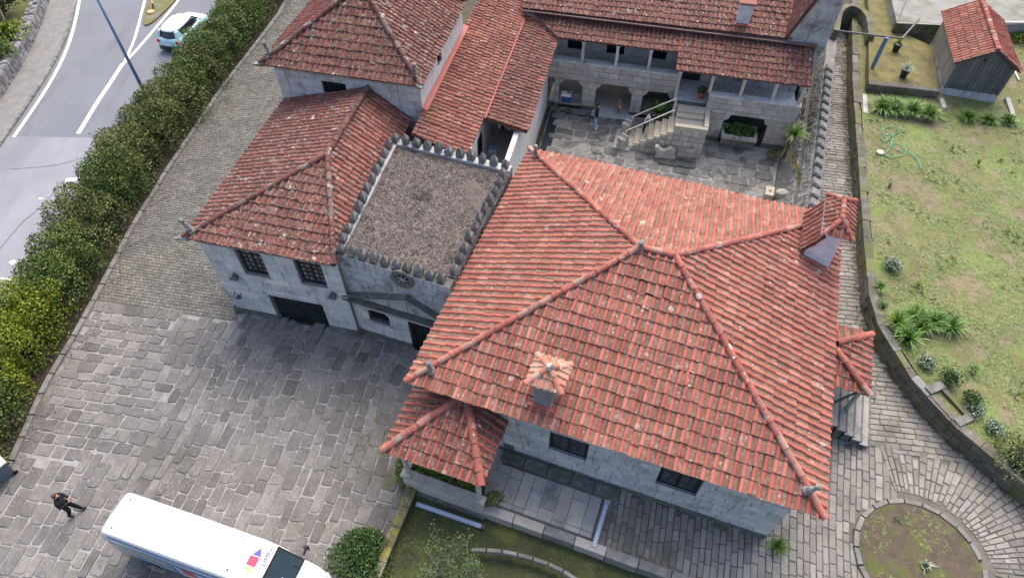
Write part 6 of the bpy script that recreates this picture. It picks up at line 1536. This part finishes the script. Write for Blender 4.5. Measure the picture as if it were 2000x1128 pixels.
# the bin at the left edge
bn = thing('waste_bin', 'grey wheeled waste bin with pale lid at the left picture edge', 'bin', at(14, 925, 0)); FBn = Frame(-35); a, b_ = FBn.loc(at(14, 926, 0))
M_BING = plain('bin_grey', (.10, .13, .15), .5)
put('body', MB().hexa([FBn.p(a-.25, b_-.25, .05), FBn.p(a+.25, b_-.25, .05), FBn.p(a+.25, b_+.25, .05), FBn.p(a-.25, b_+.25, .05)], [FBn.p(a-.32, b_-.33, .95), FBn.p(a+.32, b_-.33, .95), FBn.p(a+.32, b_+.33, .95), FBn.p(a-.32, b_+.33, .95)]), M_BING, bn)
put('lid', MB().hexa([FBn.p(a-.35, b_-.36, .95), FBn.p(a+.35, b_-.36, .95), FBn.p(a+.35, b_+.36, .95), FBn.p(a-.35, b_+.36, .95)], [FBn.p(a-.30, b_-.3, 1.06), FBn.p(a+.30, b_-.3, 1.06), FBn.p(a+.30, b_+.3, 1.02), FBn.p(a-.30, b_+.3, 1.02)]), M_CARW, bn)
for s_ in (-1, 1): wheel(bn, FBn.p(a+s_*.27, b_+.25, .10), FBn.e1, .1, .06)
put('handle', MB().tube([FBn.p(a-.25, b_-.38, .9), FBn.p(a-.25, b_-.44, .92), FBn.p(a+.25, b_-.44, .92), FBn.p(a+.25, b_-.38, .9)], .02, 6), M_CARW, bn)

# ------------------------------------------------------------------ people
SKIN = plain('skin', (.45, .27, .19), .6)
def person(label, base, yaw, J, mats, hair, hair_len=.0, shoe=None):
    """A standing figure grown over a skeleton J (name: (x, y, z, radius)); facing +y before the turn by yaw."""
    names = list(J); E = [('pelvis', 'spine', 'top'), ('spine', 'chest', 'top'), ('chest', 'neck', 'top'), ('neck', 'chin', 'skin'), ('chin', 'head', 'skin'), ('head', 'crown', 'skin')]
    for s_ in ('l', 'r'):
        E += [('chest', 'sho_'+s_, 'top'), ('sho_'+s_, 'elb_'+s_, 'top'), ('elb_'+s_, 'wri_'+s_, 'top'), ('wri_'+s_, 'han_'+s_, 'skin'), ('pelvis', 'hip_'+s_, 'bot'), ('hip_'+s_, 'kne_'+s_, 'bot'), ('kne_'+s_, 'ank_'+s_, 'bot'), ('ank_'+s_, 'toe_'+s_, 'shoe')]
    me = bpy.data.meshes.new('person'); me.from_pydata([J[n][:3] for n in names], [(names.index(a), names.index(b)) for a, b, _ in E], [])
    o = bpy.data.objects.new('tmp', me); COL.objects.link(o); o.modifiers.new('Skin', 'SKIN'); ss = o.modifiers.new('Sub', 'SUBSURF'); ss.levels = 2; ss.render_levels = 2
    for i, n in enumerate(names):
        sv = me.skin_vertices[0].data[i]; r = J[n][3]; sv.radius = (r, J[n][4] if len(J[n]) > 4 else r); sv.use_root = (n == 'pelvis')
    dg = bpy.context.evaluated_depsgraph_get(); dg.update(); ev = bpy.data.meshes.new_from_object(o.evaluated_get(dg)); bpy.data.objects.remove(o)
    V_ = [v.co.copy() for v in ev.vertices]; F_ = [list(p.vertices) for p in ev.polygons]
    keys = ['top', 'bot', 'skin', 'shoe']; mi = []
    for f in F_:
        c = sum((V_[i] for i in f), Vector())/len(f); best = None
        for a, b, k in E:
            A, B = Vector(J[a][:3]), Vector(J[b][:3]); t = max(0, min(1, (c-A).dot(B-A)/(B-A).length_squared)); d = (c-(A+(B-A)*t)).length/max(.5*(J[a][3]+J[b][3]), .02)
            if best is None or d < best[0]: best = (d, k)
        mi.append(keys.index(best[1]))
    def addtube(p, q, r, n=5):
        mb = MB().tube([Vector(p), (Vector(p)+Vector(q))/2+Vector((0, 0, -.004)), Vector(q)], [r, r*.95, r*.7], n); off = len(V_)
        V_.extend(Vector(v) for v in mb.v); F_.extend([[off+i for i in f] for f in mb.f]); mi.extend([2]*len(mb.f))
    for s_ in ('l', 'r'):
        h = Vector(J['han_'+s_][:3]); d = (h-Vector(J['wri_'+s_][:3])).normalized(); sd_ = d.cross(Vector((0, 0, 1))); sd_ = sd_.normalized() if sd_.length > .1 else Vector((1, 0, 0))
        for k, L in ((-1.5, .060), (-.5, .075), (.5, .072), (1.5, .064)): addtube(h+sd_*k*.017, h+sd_*k*.021+d*L+Vector((0, 0, -.012)), .0095)
        addtube(h-d*.03-sd_*.025, h-sd_*.065+d*.02, .011)
    hd = Vector(J['head'][:3]); addtube(hd+Vector((0, .075, -.005)), hd+Vector((0, .118, -.028)), .016)
    for s_ in (-1, 1): addtube(hd+Vector((s_*.078, -.005, .01)), hd+Vector((s_*.092, -.012, -.03)), .016)
    me2 = bpy.data.meshes.new('person'); me2.from_pydata([tuple(v) for v in V_], [], F_)
    for k in keys: me2.materials.append(mats[k])
    me2.polygons.foreach_set('material_index', mi); me2.shade_smooth(); bpy.data.meshes.remove(ev)
    B = Matrix.Translation(Vector(base)) @ Matrix.Rotation(yaw, 4, 'Z')
    p = put('person', me2, None, basis=B); tag(p, label, 'person')
    hb = MB(); c = hd+Vector((0, -.018, .03))
    prof = [(.02, .105), (.06, .098), (.092, .06), (.100, .0), (.092, -.05-hair_len*.5), (.078, -.085-hair_len)]
    rings = []
    for r, z in prof:
        rings.append([c+Vector((math.cos(a)*r, math.sin(a)*r*(1.08 if math.sin(a) < 0 else (.98 if z > .03 else .35)), z*1.05)) for a in [2*math.pi*i/12 for i in range(12)]])
    hb.loft(rings); h = put('hair', hb, hair, p, True, basis=B); 
    eb = MB()
    for s_ in (-1, 1): eb.lathe(hd+Vector((s_*.032, .082, .005)), ((.003, -.008), (.011, 0), (.003, .008)), 6)
    put('eyes', eb, M_INK, p, basis=B); put('mouth', MB().tube([hd+Vector((-.025, .083, -.062)), hd+Vector((.025, .083, -.062))], .006, 5), plain('lips', (.36, .13, .11), .6), p, basis=B)
    return p, B
def pose(h=1.75, **kw):
    J = dict(pelvis=(0, 0, .96, .155, .13), spine=(0, 0, 1.12, .155, .13), chest=(0, 0, 1.32, .18, .14), neck=(0, 0, 1.48, .06), chin=(0, .015, 1.55, .065), head=(0, .025, 1.64, .082, .098), crown=(0, .02, 1.71, .065, .075))
    for s_, sg in (('l', -1), ('r', 1)):
        J.update({'sho_'+s_: (sg*.195, 0, 1.40, .09), 'elb_'+s_: (sg*.27, -.03, 1.13, .07), 'wri_'+s_: (sg*.25, .06, .90, .038), 'han_'+s_: (sg*.25, .09, .82, .036, .022),
                  'hip_'+s_: (sg*.095, 0, .90, .105), 'kne_'+s_: (sg*.10, .02, .50, .085), 'ank_'+s_: (sg*.10, -.02, .10, .065), 'toe_'+s_: (sg*.12, .15, .045, .05)})
    J.update(kw); k = h/1.78
    return {n: tuple(x*k for x in v) for n, v in J.items()}
cloth = lambda n, c1, c2, sc=20: mat(n, c1, c2, sc, .9, .2, 60)
C_BLACK = cloth('black_cloth', (.016, .016, .020), (.010, .010, .013)); C_JEAN = cloth('light_denim', (.30, .44, .66), (.22, .35, .56)); C_PAT = mat('patterned_cloth', (.55, .55, .58), (.03, .03, .05), 14, .9); C_DKTROU = cloth('black_trousers', (.014, .014, .017), (.009, .009, .011)); C_NAVY = cloth('navy_jacket', (.016, .018, .028), (.010, .011, .018)); SHOE_W = plain('white_shoe', (.75, .75, .76), .6); SHOE_B = plain('black_shoe', (.012, .012, .014), .5)
HAIR_D = cloth('dark_hair', (.016, .013, .012), (.010, .008, .008), 40); HAIR_R = cloth('auburn_hair', (.10, .045, .028), (.06, .03, .02), 40)
ph, B = person('person in black walking across the yard holding a phone with both hands', at(150, 1001, .035), R(-75), pose(1.76, elb_l=(-.28, .0, 1.13, .072), wri_l=(-.13, .22, 1.10, .04), han_l=(-.06, .30, 1.13, .036, .022), elb_r=(.27, .02, 1.13, .072), wri_r=(.10, .24, 1.12, .04), han_r=(.04, .31, 1.15, .036, .022), kne_l=(-.10, .10, .50, .086), ank_l=(-.11, .20, .10, .064), toe_l=(-.13, .37, .05, .05), kne_r=(.10, -.02, .50, .086), ank_r=(.11, -.20, .12, .064), toe_r=(.13, -.04, .045, .05), head=(0, .06, 1.63, .082, .098), crown=(0, .07, 1.70, .065, .075)), dict(top=C_NAVY, bot=C_DKTROU, skin=SKIN, shoe=SHOE_B), HAIR_R, .05)
tel = put('phone', MB().hexa([Vector((-.035, .33, 1.10)), Vector((.035, .33, 1.10)), Vector((.035, .345, 1.10)), Vector((-.035, .345, 1.10))], [Vector((-.035, .37, 1.22)), Vector((.035, .37, 1.22)), Vector((.035, .385, 1.22)), Vector((-.035, .385, 1.22))]), M_BLACK, None, basis=B); tag(tel, 'small dark phone held by the person in the yard', 'phone')
person('person in black jacket and pale blue jeans standing in the courtyard', at(1162, 251, .04), R(-105), pose(1.74, head=(.02, .03, 1.64, .082, .098), wri_r=(.22, .10, .92, .04), han_r=(.19, .14, .86, .036, .022), toe_l=(-.14, .15, .045, .05)), dict(top=C_BLACK, bot=C_JEAN, skin=SKIN, shoe=SHOE_W), HAIR_D)
bs = at(1250, 258, .46); sp = FG.p(.62, 31.75, .66)
person('person in patterned top and white shoes stooping on the courtyard stair', sp, R(-100), pose(1.55, spine=(0, .05, 1.12, .13, .105), chest=(0, .17, 1.27, .15, .115), neck=(0, .28, 1.38, .06), chin=(0, .34, 1.42, .065), head=(0, .39, 1.49, .082, .098), crown=(0, .42, 1.56, .065, .075), sho_l=(-.18, .20, 1.33, .075), sho_r=(.18, .20, 1.33, .075), elb_l=(-.24, .30, 1.08, .055), elb_r=(.24, .30, 1.08, .055), wri_l=(-.16, .44, .92, .038), wri_r=(.16, .44, .92, .038), han_l=(-.12, .5, .86, .036, .022), han_r=(.12, .5, .86, .036, .022)), dict(top=C_PAT, bot=C_DKTROU, skin=SKIN, shoe=SHOE_W), HAIR_D, .08)

# ------------------------------------------------------------------ the hedge
ORD = 'first second third fourth fifth sixth seventh eighth ninth tenth eleventh twelfth thirteenth fourteenth fifteenth sixteenth seventeenth eighteenth nineteenth twentieth twenty-first twenty-second twenty-third twenty-fourth twenty-fifth twenty-sixth twenty-seventh twenty-eighth twenty-ninth thirtieth thirty-first thirty-second'.split()
hl = []
line = hedge_line[::-1]
acc = 0; nxt = .6
rh = random.Random(21)
for p, q in zip(line, line[1:]):
    L = (q-p).length; d = 0
    while acc+L > nxt:
        t_ = (nxt-acc)/L; hl.append(p.lerp(q, t_)); nxt += rh.uniform(1.45, 1.8)
    acc += L
hl = [p for p in hl if 6.5 < p.y < 52]
for i, p in enumerate(hl):
    lime = 13 < p.y < 18.2; oliv = (22 < p.y < 33 and rh.random() < .7) or rh.random() < .2
    m = L_LIME if lime else (L_OLIVE if oliv else L_HEDGE)
    cn = 'bright yellow green' if lime else ('dull olive green' if oliv else 'dark green')
    h = rh.uniform(2.1, 2.45); c = p+Vector((rh.uniform(-.15, .15), 0, 0))
    shrub('hedge_shrub', f'{cn} leafy hedge shrub, {ORD[i]} along the hedge from the bottom left', 'shrub', c, rh.uniform(1.20, 1.40), rh.uniform(1.15, 1.35), h, m, 8000, .108, 'hedge shrubs along the road', seed=100+i, full=True)
# greenery behind the far wall
for i, (u, v, h, r_, m, lb) in enumerate(((10, 30, 2.2, 1.6, L_OLIVE, 'olive green bush behind the roadside wall at the top left corner'), (20, 85, 1.2, 1.0, L_LIME, 'yellow green bush behind the roadside wall above the lower bush'), (4, 120, 1.3, 1.0, L_HEDGE, 'dark green bush behind the roadside wall at the left edge'))):
    shrub('bank_bush', lb, 'bush', at(u, v, .5), r_, r_, h, m, 1600, .16, 'bushes behind the roadside wall', seed=300+i)
br = thing('bare_branch', 'dark bare branch leaning behind the roadside wall', 'branch', at(30, 75, .5)); b = at(32, 80, .5); put('limb', MB().tube([b, b+Vector((-.6, .8, .9)), b+Vector((-1.3, 2.0, 1.6))], [.09, .07, .05], 7), M_BARK, br); put('twig', MB().tube([b+Vector((-.6, .8, .9)), b+Vector((-.2, 1.3, 1.5))], [.04, .015], 6), M_BARK, br)
# bushes by the pavilion and the mossy wall
shrub('round_bush', 'round clipped green bush beside the mossy wall and the van', 'bush', at(712, 1092, 0), .95, .95, 1.25, L_BOX, 4200, .10, seed=41)
shrub('pavilion_hedge', 'narrow green hedge against the outer side of the pavilion', 'bush', FM.p(-7.48, 8.75, 0), .34, .95, 1.75, L_HEDGE, 2400, .10, seed=42, full=True)
strap_plant('corner_grass', 'bright green arching grass clump at the front corner of the house', 'plant', at(1516, 1068, 1.0), 90, .62, .035, L_BLADE, .95, .8, .9)
pp = thing('pavilion_plants', 'green strap leaved plants filling the pavilion planter', 'plant', FM.p(-5.5, 8.3, 1.6))
mb = MB()
for i in range(11): blades(mb, FM.p(-6.75+i*.24, 8.32+random.uniform(-.1, .1), 1.6), 16, .55, .04, .9, .8, .9)
put('leaves', mb, L_BLADE, pp); mb = MB(); leaf_cloud(mb, FM.p(-5.0, 8.35, 1.65), .8, .25, .22, 500, .10, seed=5); put('foliage', mb, L_OLIVE, pp)
mb = MB(); leaf_cloud(mb, FM.p(-3.75, 8.3, 1.35), .3, .3, .35, 300, .12, seed=8); put('foliage', mb, L_OLIVE, pp)
# the mossy wall between yard and lawn
mw = thing('mossy_wall', 'low stone wall with yellow moss between yard and lower lawn', 'wall', ml0)
md = mdir.normalized(); L = mdir.length*1.9; Fw = Frame(math.degrees(math.atan2(md.y, md.x))); a0, b0 = Fw.loc(ml0)
M_MOSSY = mat('moss_coping', (.15, .14, .06), (.10, .095, .06), 3, .95, .5, 30, rnd=.12, layers=(((.22, .19, .03), 1.6, .52, .64, .75), ((.26, .25, .23), 4, .56, .66, .8)))
x = 0
while x < L:
    e = x+random.uniform(.5, .8); put('stone', MB().box(Fw, a0+x+.01, a0+e-.01, b0-.15, b0+.15, -.1, .80), M_GRANITE_DIRT, mw); put('coping_stone', MB().box(Fw, a0+x+.008, a0+e-.008, b0-.19+random.uniform(-.02, .02), b0+.19, .802, .90+random.uniform(-.02, .02)), M_MOSSY, mw); x = e
# little tree at the bottom edge
tr = thing('young_tree', 'young sparse tree with pale twigs at the bottom of the lawn', 'tree', at(884, 1145, .5)); b = at(884, 1145, .5)
tb = MB(); lf = MB(); rt = random.Random(77)
def limb(p, d, L, r, lev):
    pts = [p]; q = p
    for k in range(3): d = (d+Vector((rt.gauss(0, .16), rt.gauss(0, .16), rt.gauss(.06, .1)))).normalized(); q = q+d*L/3; pts.append(q)
    tb.tube(pts, [r, r*.8, r*.65, r*.4], 6)
    if lev < 3:
        for k in range(3 if lev else 6):
            s_ = pts[rt.choice((1, 2, 3))]; limb(s_, (d*.5+Vector((rt.gauss(0, .7), rt.gauss(0, .7), rt.uniform(.1, .7)))).normalized(), L*rt.uniform(.45, .7), r*.5, lev+1)
    if lev >= 2:
        for k in range(9): leaf(lf, pts[rt.choice((1, 2, 3))]+Vector((rt.gauss(0, .13), rt.gauss(0, .13), rt.gauss(0, .10))), Vector((rt.gauss(0, 1), rt.gauss(0, 1), 1)).normalized(), rt.uniform(.05, .10))
for dx, dy in ((.25, .25), (-.3, .3), (.6, .15), (0, .45)): limb(b, Vector((dx, dy, 1)).normalized(), 1.25, .035, 0)
put('trunk', tb, M_BARK_P, tr); put('crown', lf, L_TREE, tr)
# garden plants
G0 = 1.9
aga = [(1722, 214, 'at the left end of the garden row beside the path'), (1745, 216, 'second from the path in the garden row'), (1778, 220, 'third from the path in the garden row'), (1812, 226, 'fourth from the path in the garden row'), (1888, 232, 'under the right corner of the shed'), (1928, 238, 'second from the right end of the garden row'), (1966, 240, 'at the right end of the garden row'),
       (1752, 632, 'topmost left of the lily patch above the house porch'), (1786, 622, 'in the top middle of the lily patch above the porch'), (1822, 632, 'in the right middle of the lily patch'), (1856, 640, 'at the right end of the lily patch'), (1772, 662, 'lowest of the lily patch nearest the wall'), (1797, 640, 'in the centre of the lily patch')]
for i, (u, v, wh) in enumerate(aga): strap_plant('strap_leaf_plant', 'green strap leaved clump '+wh, 'plant', at(u, v, G0), 300 if i < 4 else (190 if i < 7 else 110), 1.1 if i < 4 else (.85 if i < 7 else 1.0), .055 if i < 7 else .07, L_BLADE, .95, .75, .9, 'strap leaved clumps in the garden')
for (u, v, n, L, m, lb) in ((1718, 562, 70, .55, L_BLADE, 'small blue green grassy clump by the wall above the lily patch'), (1724, 600, 60, .5, L_BOX, 'dark leafy clump between lilies and wall'), (1795, 556, 36, .38, L_LIME, 'small yellow green tuft alone in the lawn above the lilies'), (1902, 722, 40, .4, L_BLADE, 'low green tuft in the lawn right of the trough'), (1738, 362, 30, .3, L_BLADE, 'small green tuft near the hose'), (1912, 318, 34, .32, L_LIME, 'yellow green tuft in the upper lawn')):
    strap_plant('grass_clump', lb, 'plant', at(u, v, G0), n, L, .035, m, 1.0, .7, .9)
for i, (u, v, r_, h, m, lb) in enumerate(((1807, 712, .30, .32, L_PALE, 'pale silvery cushion plant below the lily patch'), (1852, 742, .42, .42, L_BOX, 'green cushion plant beside the trough in the wall'), (1893, 782, .36, .36, L_BOX, 'small dark green cushion plant right of the trough'), (1902, 800, .34, .25, L_PALE, 'pale grey green plant below the dark cushion plant'), (1938, 838, .32, .30, L_PALE, 'pale green rosette plant in the lower garden'), (1740, 522, .42, .35, L_PALE, 'dry pale twiggy plant by the garden wall'), (1992, 905, .9, .55, L_OLIVE, 'large mossy mound at the right picture edge'), (1985, 75, .9, .5, L_LIME, 'low yellow green bush behind the shed'))):
    shrub('cushion_plant', lb, 'plant', at(u, v, G0), r_, r_, h, m, 420 if r_ < .6 else 1300, .085, seed=500+i)
shrub('bed_succulent', 'pale spiky succulent on the soil of the round bed', 'plant', at(1806, 1106, 1.06), .16, .16, .16, L_PALE, 30, .08, seed=71)
mb = MB(); blades(mb, at(1806, 1104, 1.08), 26, .30, .06, 1.2, .45, .5, 2); put('rosette', mb, L_PALE, bpy.data.objects['bed_succulent'])
strap_plant('bed_weed', 'dark weed tuft near the top of the round bed', 'plant', at(1752, 1014, 1.06), 24, .2, .03, L_BOX, 1.2, .5, .9)
# potted yuccas on the upper terrace
for (u, v, lb) in ((1748, 100, 'upper potted yucca in a black pot on the mossy terrace'), (1763, 150, 'lower potted yucca in a black pot on the mossy terrace')):
    c = at(u, v, 2.3); t = thing('potted_yucca', lb, 'potted plant', c, 'potted yuccas on the terrace'); put('pot', MB().lathe(c, ((.17, 0), (.24, .42), (.27, .43), (.27, .50), (.22, .50), (.2, .42)), 14), M_BLACK, t)
    mb = MB(); blades(mb, c+Vector((0, 0, .5)), 40, .6, .05, 1.0, .75, .8); put('leaves', mb, L_PALE if v > 120 else L_LIME, t)
# pergola bars
pg = thing('pergola_frame', 'blue grey post and dark bars of a bare pergola over the mossy terrace', 'pergola', at(1704, 132, 2.3)); b = at(1704, 132, 2.3)
tp = None
zz = 2.3
while True:
    zz += .05
    if pix((b.x, b.y, zz))[1] < 74 or zz > 6: break
put('post', MB().tube([b, Vector((b.x, b.y, zz))], .12, 8), M_BLUESTEEL, pg)
put('bar', MB().tube([at(1640, 61, zz), at(1766, 76, zz)], .05, 6), M_DARKSLAT, pg); put('bar', MB().tube([at(1762, 75, zz), at(1796, 37, zz)], .06, 6), M_DARKSLAT, pg); put('bar', MB().tube([at(1752, 46, zz-.6), at(1771, 0, zz-.6)], .035, 6), M_DARKSLAT, pg)
# the hose
hp = [(1725, 262), (1728, 250), (1742, 246), (1756, 252), (1748, 262), (1732, 262), (1722, 268), (1730, 275), (1745, 262), (1738, 288), (1730, 300), (1740, 306), (1762, 304), (1768, 292), (1752, 280), (1742, 284), (1760, 296), (1775, 300), (1790, 312), (1799, 332)]
c = smooth_line(hp, 1.98, 5); hs = put('garden_hose', MB().tube([p+Vector((0, 0, .03*math.sin(i*.7)+gz(p.x, p.y)-1.9)) for i, p in enumerate(c)], .020, 6), plain('green_hose', (.08, .36, .22), .5), None, True); tag(hs, 'tangled bright green hose lying on the garden lawn', 'hose')
ds = put('stone_disc', MB().lathe(at(1719, 298, G0), ((.2, 0), (.2, .05), (.12, .07), (.04, .07)), 12), M_GRANITE_W); tag(ds, 'round grey stone disc on the grass beside the hose', 'stone')
for i, (p0, p1, lb) in enumerate((((1688, 186), (1690, 222), 'pale stone strip at the path end of the plant row'), ((1838, 193), (1844, 212), 'short pale stone strip below the shed'), ((1967, 192), (1979, 228), 'pale stone strip at the right end of the plant row'))):
    A, B_ = at(*p0, 1.95), at(*p1, 1.95); d = (B_-A).normalized(); s_ = Vector((-d.y, d.x, 0))*.12; o = put('edging_strip', MB().hexa([A-s_-Vector((0, 0, .2)), B_-s_-Vector((0, 0, .2)), B_+s_-Vector((0, 0, .2)), A+s_-Vector((0, 0, .2))], [A-s_+Vector((0, 0, .06)), B_-s_+Vector((0, 0, .06)), B_+s_+Vector((0, 0, .06)), A+s_+Vector((0, 0, .06))]), M_STEP); tag(o, lb, 'stone strip')
pl = put('white_stake', MB().tube([at(1978, 132, G0), at(1990, 156, G0)], .04, 6), M_WHITE); tag(pl, 'thin white stake lying right of the shed', 'stake')
# striped barriers by the terrace
M_BARW = plain('barrier_white', (.50, .54, .62), .45); M_BARB = plain('barrier_blue', (.28, .33, .43), .5)
def barrier(p0, p1, z, label, foot):
    A, B_ = at(*p0, z), at(*p1, z); d = (B_-A); L = d.length; d.normalize(); F = Frame(math.degrees(math.atan2(d.y, d.x))); a, b = F.loc(A)
    t = thing('metal_barrier', label, 'barrier', A, 'striped metal barriers')
    for y0, y1, m in ((-.085, -.05, M_BARB), (-.045, .045, M_BARW), (.05, .085, M_BARB)): put('rail', MB().box(F, a, a+L, b+y0, b+y1, z-.05, z+.02), m, t)
    n = int(L/.14)
    for i in range(n): put('slot', MB().box(F, a+.03+i*L/n, a+.03+i*L/n+.05, b-.018, b+.018, z+.031, z+.036), M_BARB, t)
    put('foot', MB().box(F, *( (a+L, a+L+.16) if foot else (a-.17, a) ), b-.1, b+.1, z-.06, z+.06), M_BLACK if foot else M_BARB, t)
barrier((813, 983), (940, 1027), .62, 'blue and white slotted metal barrier lying on the lower lawn', True); barrier((1184, 985), (1160, 1066), 1.07, 'blue and white slotted metal barrier closing the terrace end', False)
gt = put('drain_grate', MB().box(Frame(-20), *[x for x in (FM.loc(at(1704, 765, 1.0))[0]-.15, FM.loc(at(1704, 765, 1.0))[0]+.15, FM.loc(at(1704, 765, 1.0))[1]-.3, FM.loc(at(1704, 765, 1.0))[1]+.3)], 1.0, 1.02), M_DARKSLAT); tag(gt, 'dark metal drain grate beside the side porch steps', 'grate')
mh = put('manhole_cover', MB().prism([at(u, v, .05) for u, v in ((359, 650), (376, 647), (381, 657), (364, 660))], .02, .055), mat('manhole_stone', (.20, .20, .16), (.14, .14, .11), 6, .9)); tag(mh, 'small square stone manhole cover in the yard', 'manhole')
# veranda clutter
t = thing('laundry_rack', 'white clothes rack with hanging laundry on the small veranda', 'rack', FG.p(-6.6, 27.9, 2.2)); c = FG.p(-6.6, 27.7, 2.2)
for k in range(4): put('rail', MB().tube([c+FG.e1*-.5+FG.e2*(k*.18)+Vector((0, 0, .9)), c+FG.e1*.5+FG.e2*(k*.18)+Vector((0, 0, .9))], .015, 5), M_WHITE, t)
for k in range(4): put('leg', MB().tube([c+FG.e1*(-.5 if k % 2 else .5)+FG.e2*(.54 if k > 1 else 0)+Vector((0, 0, .9)), c+FG.e1*(-.45 if k % 2 else .45)+FG.e2*(.5 if k > 1 else .04)], .015, 5), M_WHITE, t)
for k, m in enumerate((M_WHITE, M_BLACK, M_GREYINK, M_WHITE, M_TEAL)): x = -.4+k*.18; put('garment', MB().hexa([c+FG.e1*x+FG.e2*.17+Vector((0, 0, .45)), c+FG.e1*(x+.15)+FG.e2*.17+Vector((0, 0, .42)), c+FG.e1*(x+.15)+FG.e2*.22+Vector((0, 0, .42)), c+FG.e1*x+FG.e2*.22+Vector((0, 0, .45))], [c+FG.e1*x+FG.e2*.17+Vector((0, 0, .93)), c+FG.e1*(x+.15)+FG.e2*.17+Vector((0, 0, .93)), c+FG.e1*(x+.15)+FG.e2*.22+Vector((0, 0, .93)), c+FG.e1*x+FG.e2*.22+Vector((0, 0, .93))]), m, t)
t = thing('blue_crate', 'pale blue open crate on the veranda floor', 'crate', FG.p(-7.0, 26.4, 2.2)); a, b = -6.95, 26.5
for bx in ((a-.2, a+.2, b-.15, b-.13, 2.2, 2.45), (a-.2, a+.2, b+.13, b+.15, 2.2, 2.45), (a-.2, a-.18, b-.13, b+.13, 2.2, 2.45), (a+.18, a+.2, b-.13, b+.13, 2.2, 2.45), (a-.18, a+.18, b-.13, b+.13, 2.2, 2.22)): put('panel', MB().box(FG, *bx), M_SKYB, t)
# moss and weeds in the yard joints
mb = MB(); rg = random.Random(61)
for _ in range(2600):
    if rg.random() < .6: u, v = rg.gauss(715, 60), rg.gauss(900, 110)
    else: u, v = rg.uniform(480, 800), rg.gauss(720, 60)
    p = at(u, v, .012)
    if not inside(p, yard_poly): continue
    if math.sin(p.x*2.1+1)+math.sin(p.y*1.7+p.x) < .1: continue
    blades(mb, p, 3, rg.uniform(.03, .07), .03, 1.6, .5, .8, 1, rg)
jm = put('joint_moss', mb, leaf_mat('joint_moss_blade', (.045, .05, .018), (.075, .08, .025), (.11, .11, .04)), None); tag(jm, 'dark moss and weeds in the yard joints near the pavilion', 'moss'); jm['kind'] = 'stuff'
# fallen leaves along the kerb and on the plaza
mb = MB(); rg = random.Random(31)
for _ in range(700):
    i = rg.randrange(1, len(KERB)-1); p = KERB[i].lerp(KERB[i+1] if i+1 < len(KERB) else KERB[i], rg.random()); c = p+Vector((rg.gauss(.25, .35), rg.uniform(-.3, .3), 0)); c.z = .06 if c.x > p.x else .10
    leaf(mb, c, Vector((0, 0, 1)), rg.uniform(.05, .10))
for _ in range(220):
    u, v = rg.uniform(1640, 2000), rg.uniform(700, 1120); c = at(u, v, 1.03); leaf(mb, c, Vector((0, 0, 1)), rg.uniform(.03, .07))
for _ in range(120):
    u, v = rg.uniform(770, 1100), rg.uniform(990, 1120); c = at(u, v, .53); leaf(mb, c, Vector((0, 0, 1)), rg.uniform(.03, .07))
fl = put('fallen_leaves', mb, leaf_mat('dead_leaf', (.10, .05, .035), (.16, .07, .05), (.26, .09, .06)), None); tag(fl, 'scattered reddish brown fallen leaves on the paving edges', 'leaves'); fl['kind'] = 'stuff'
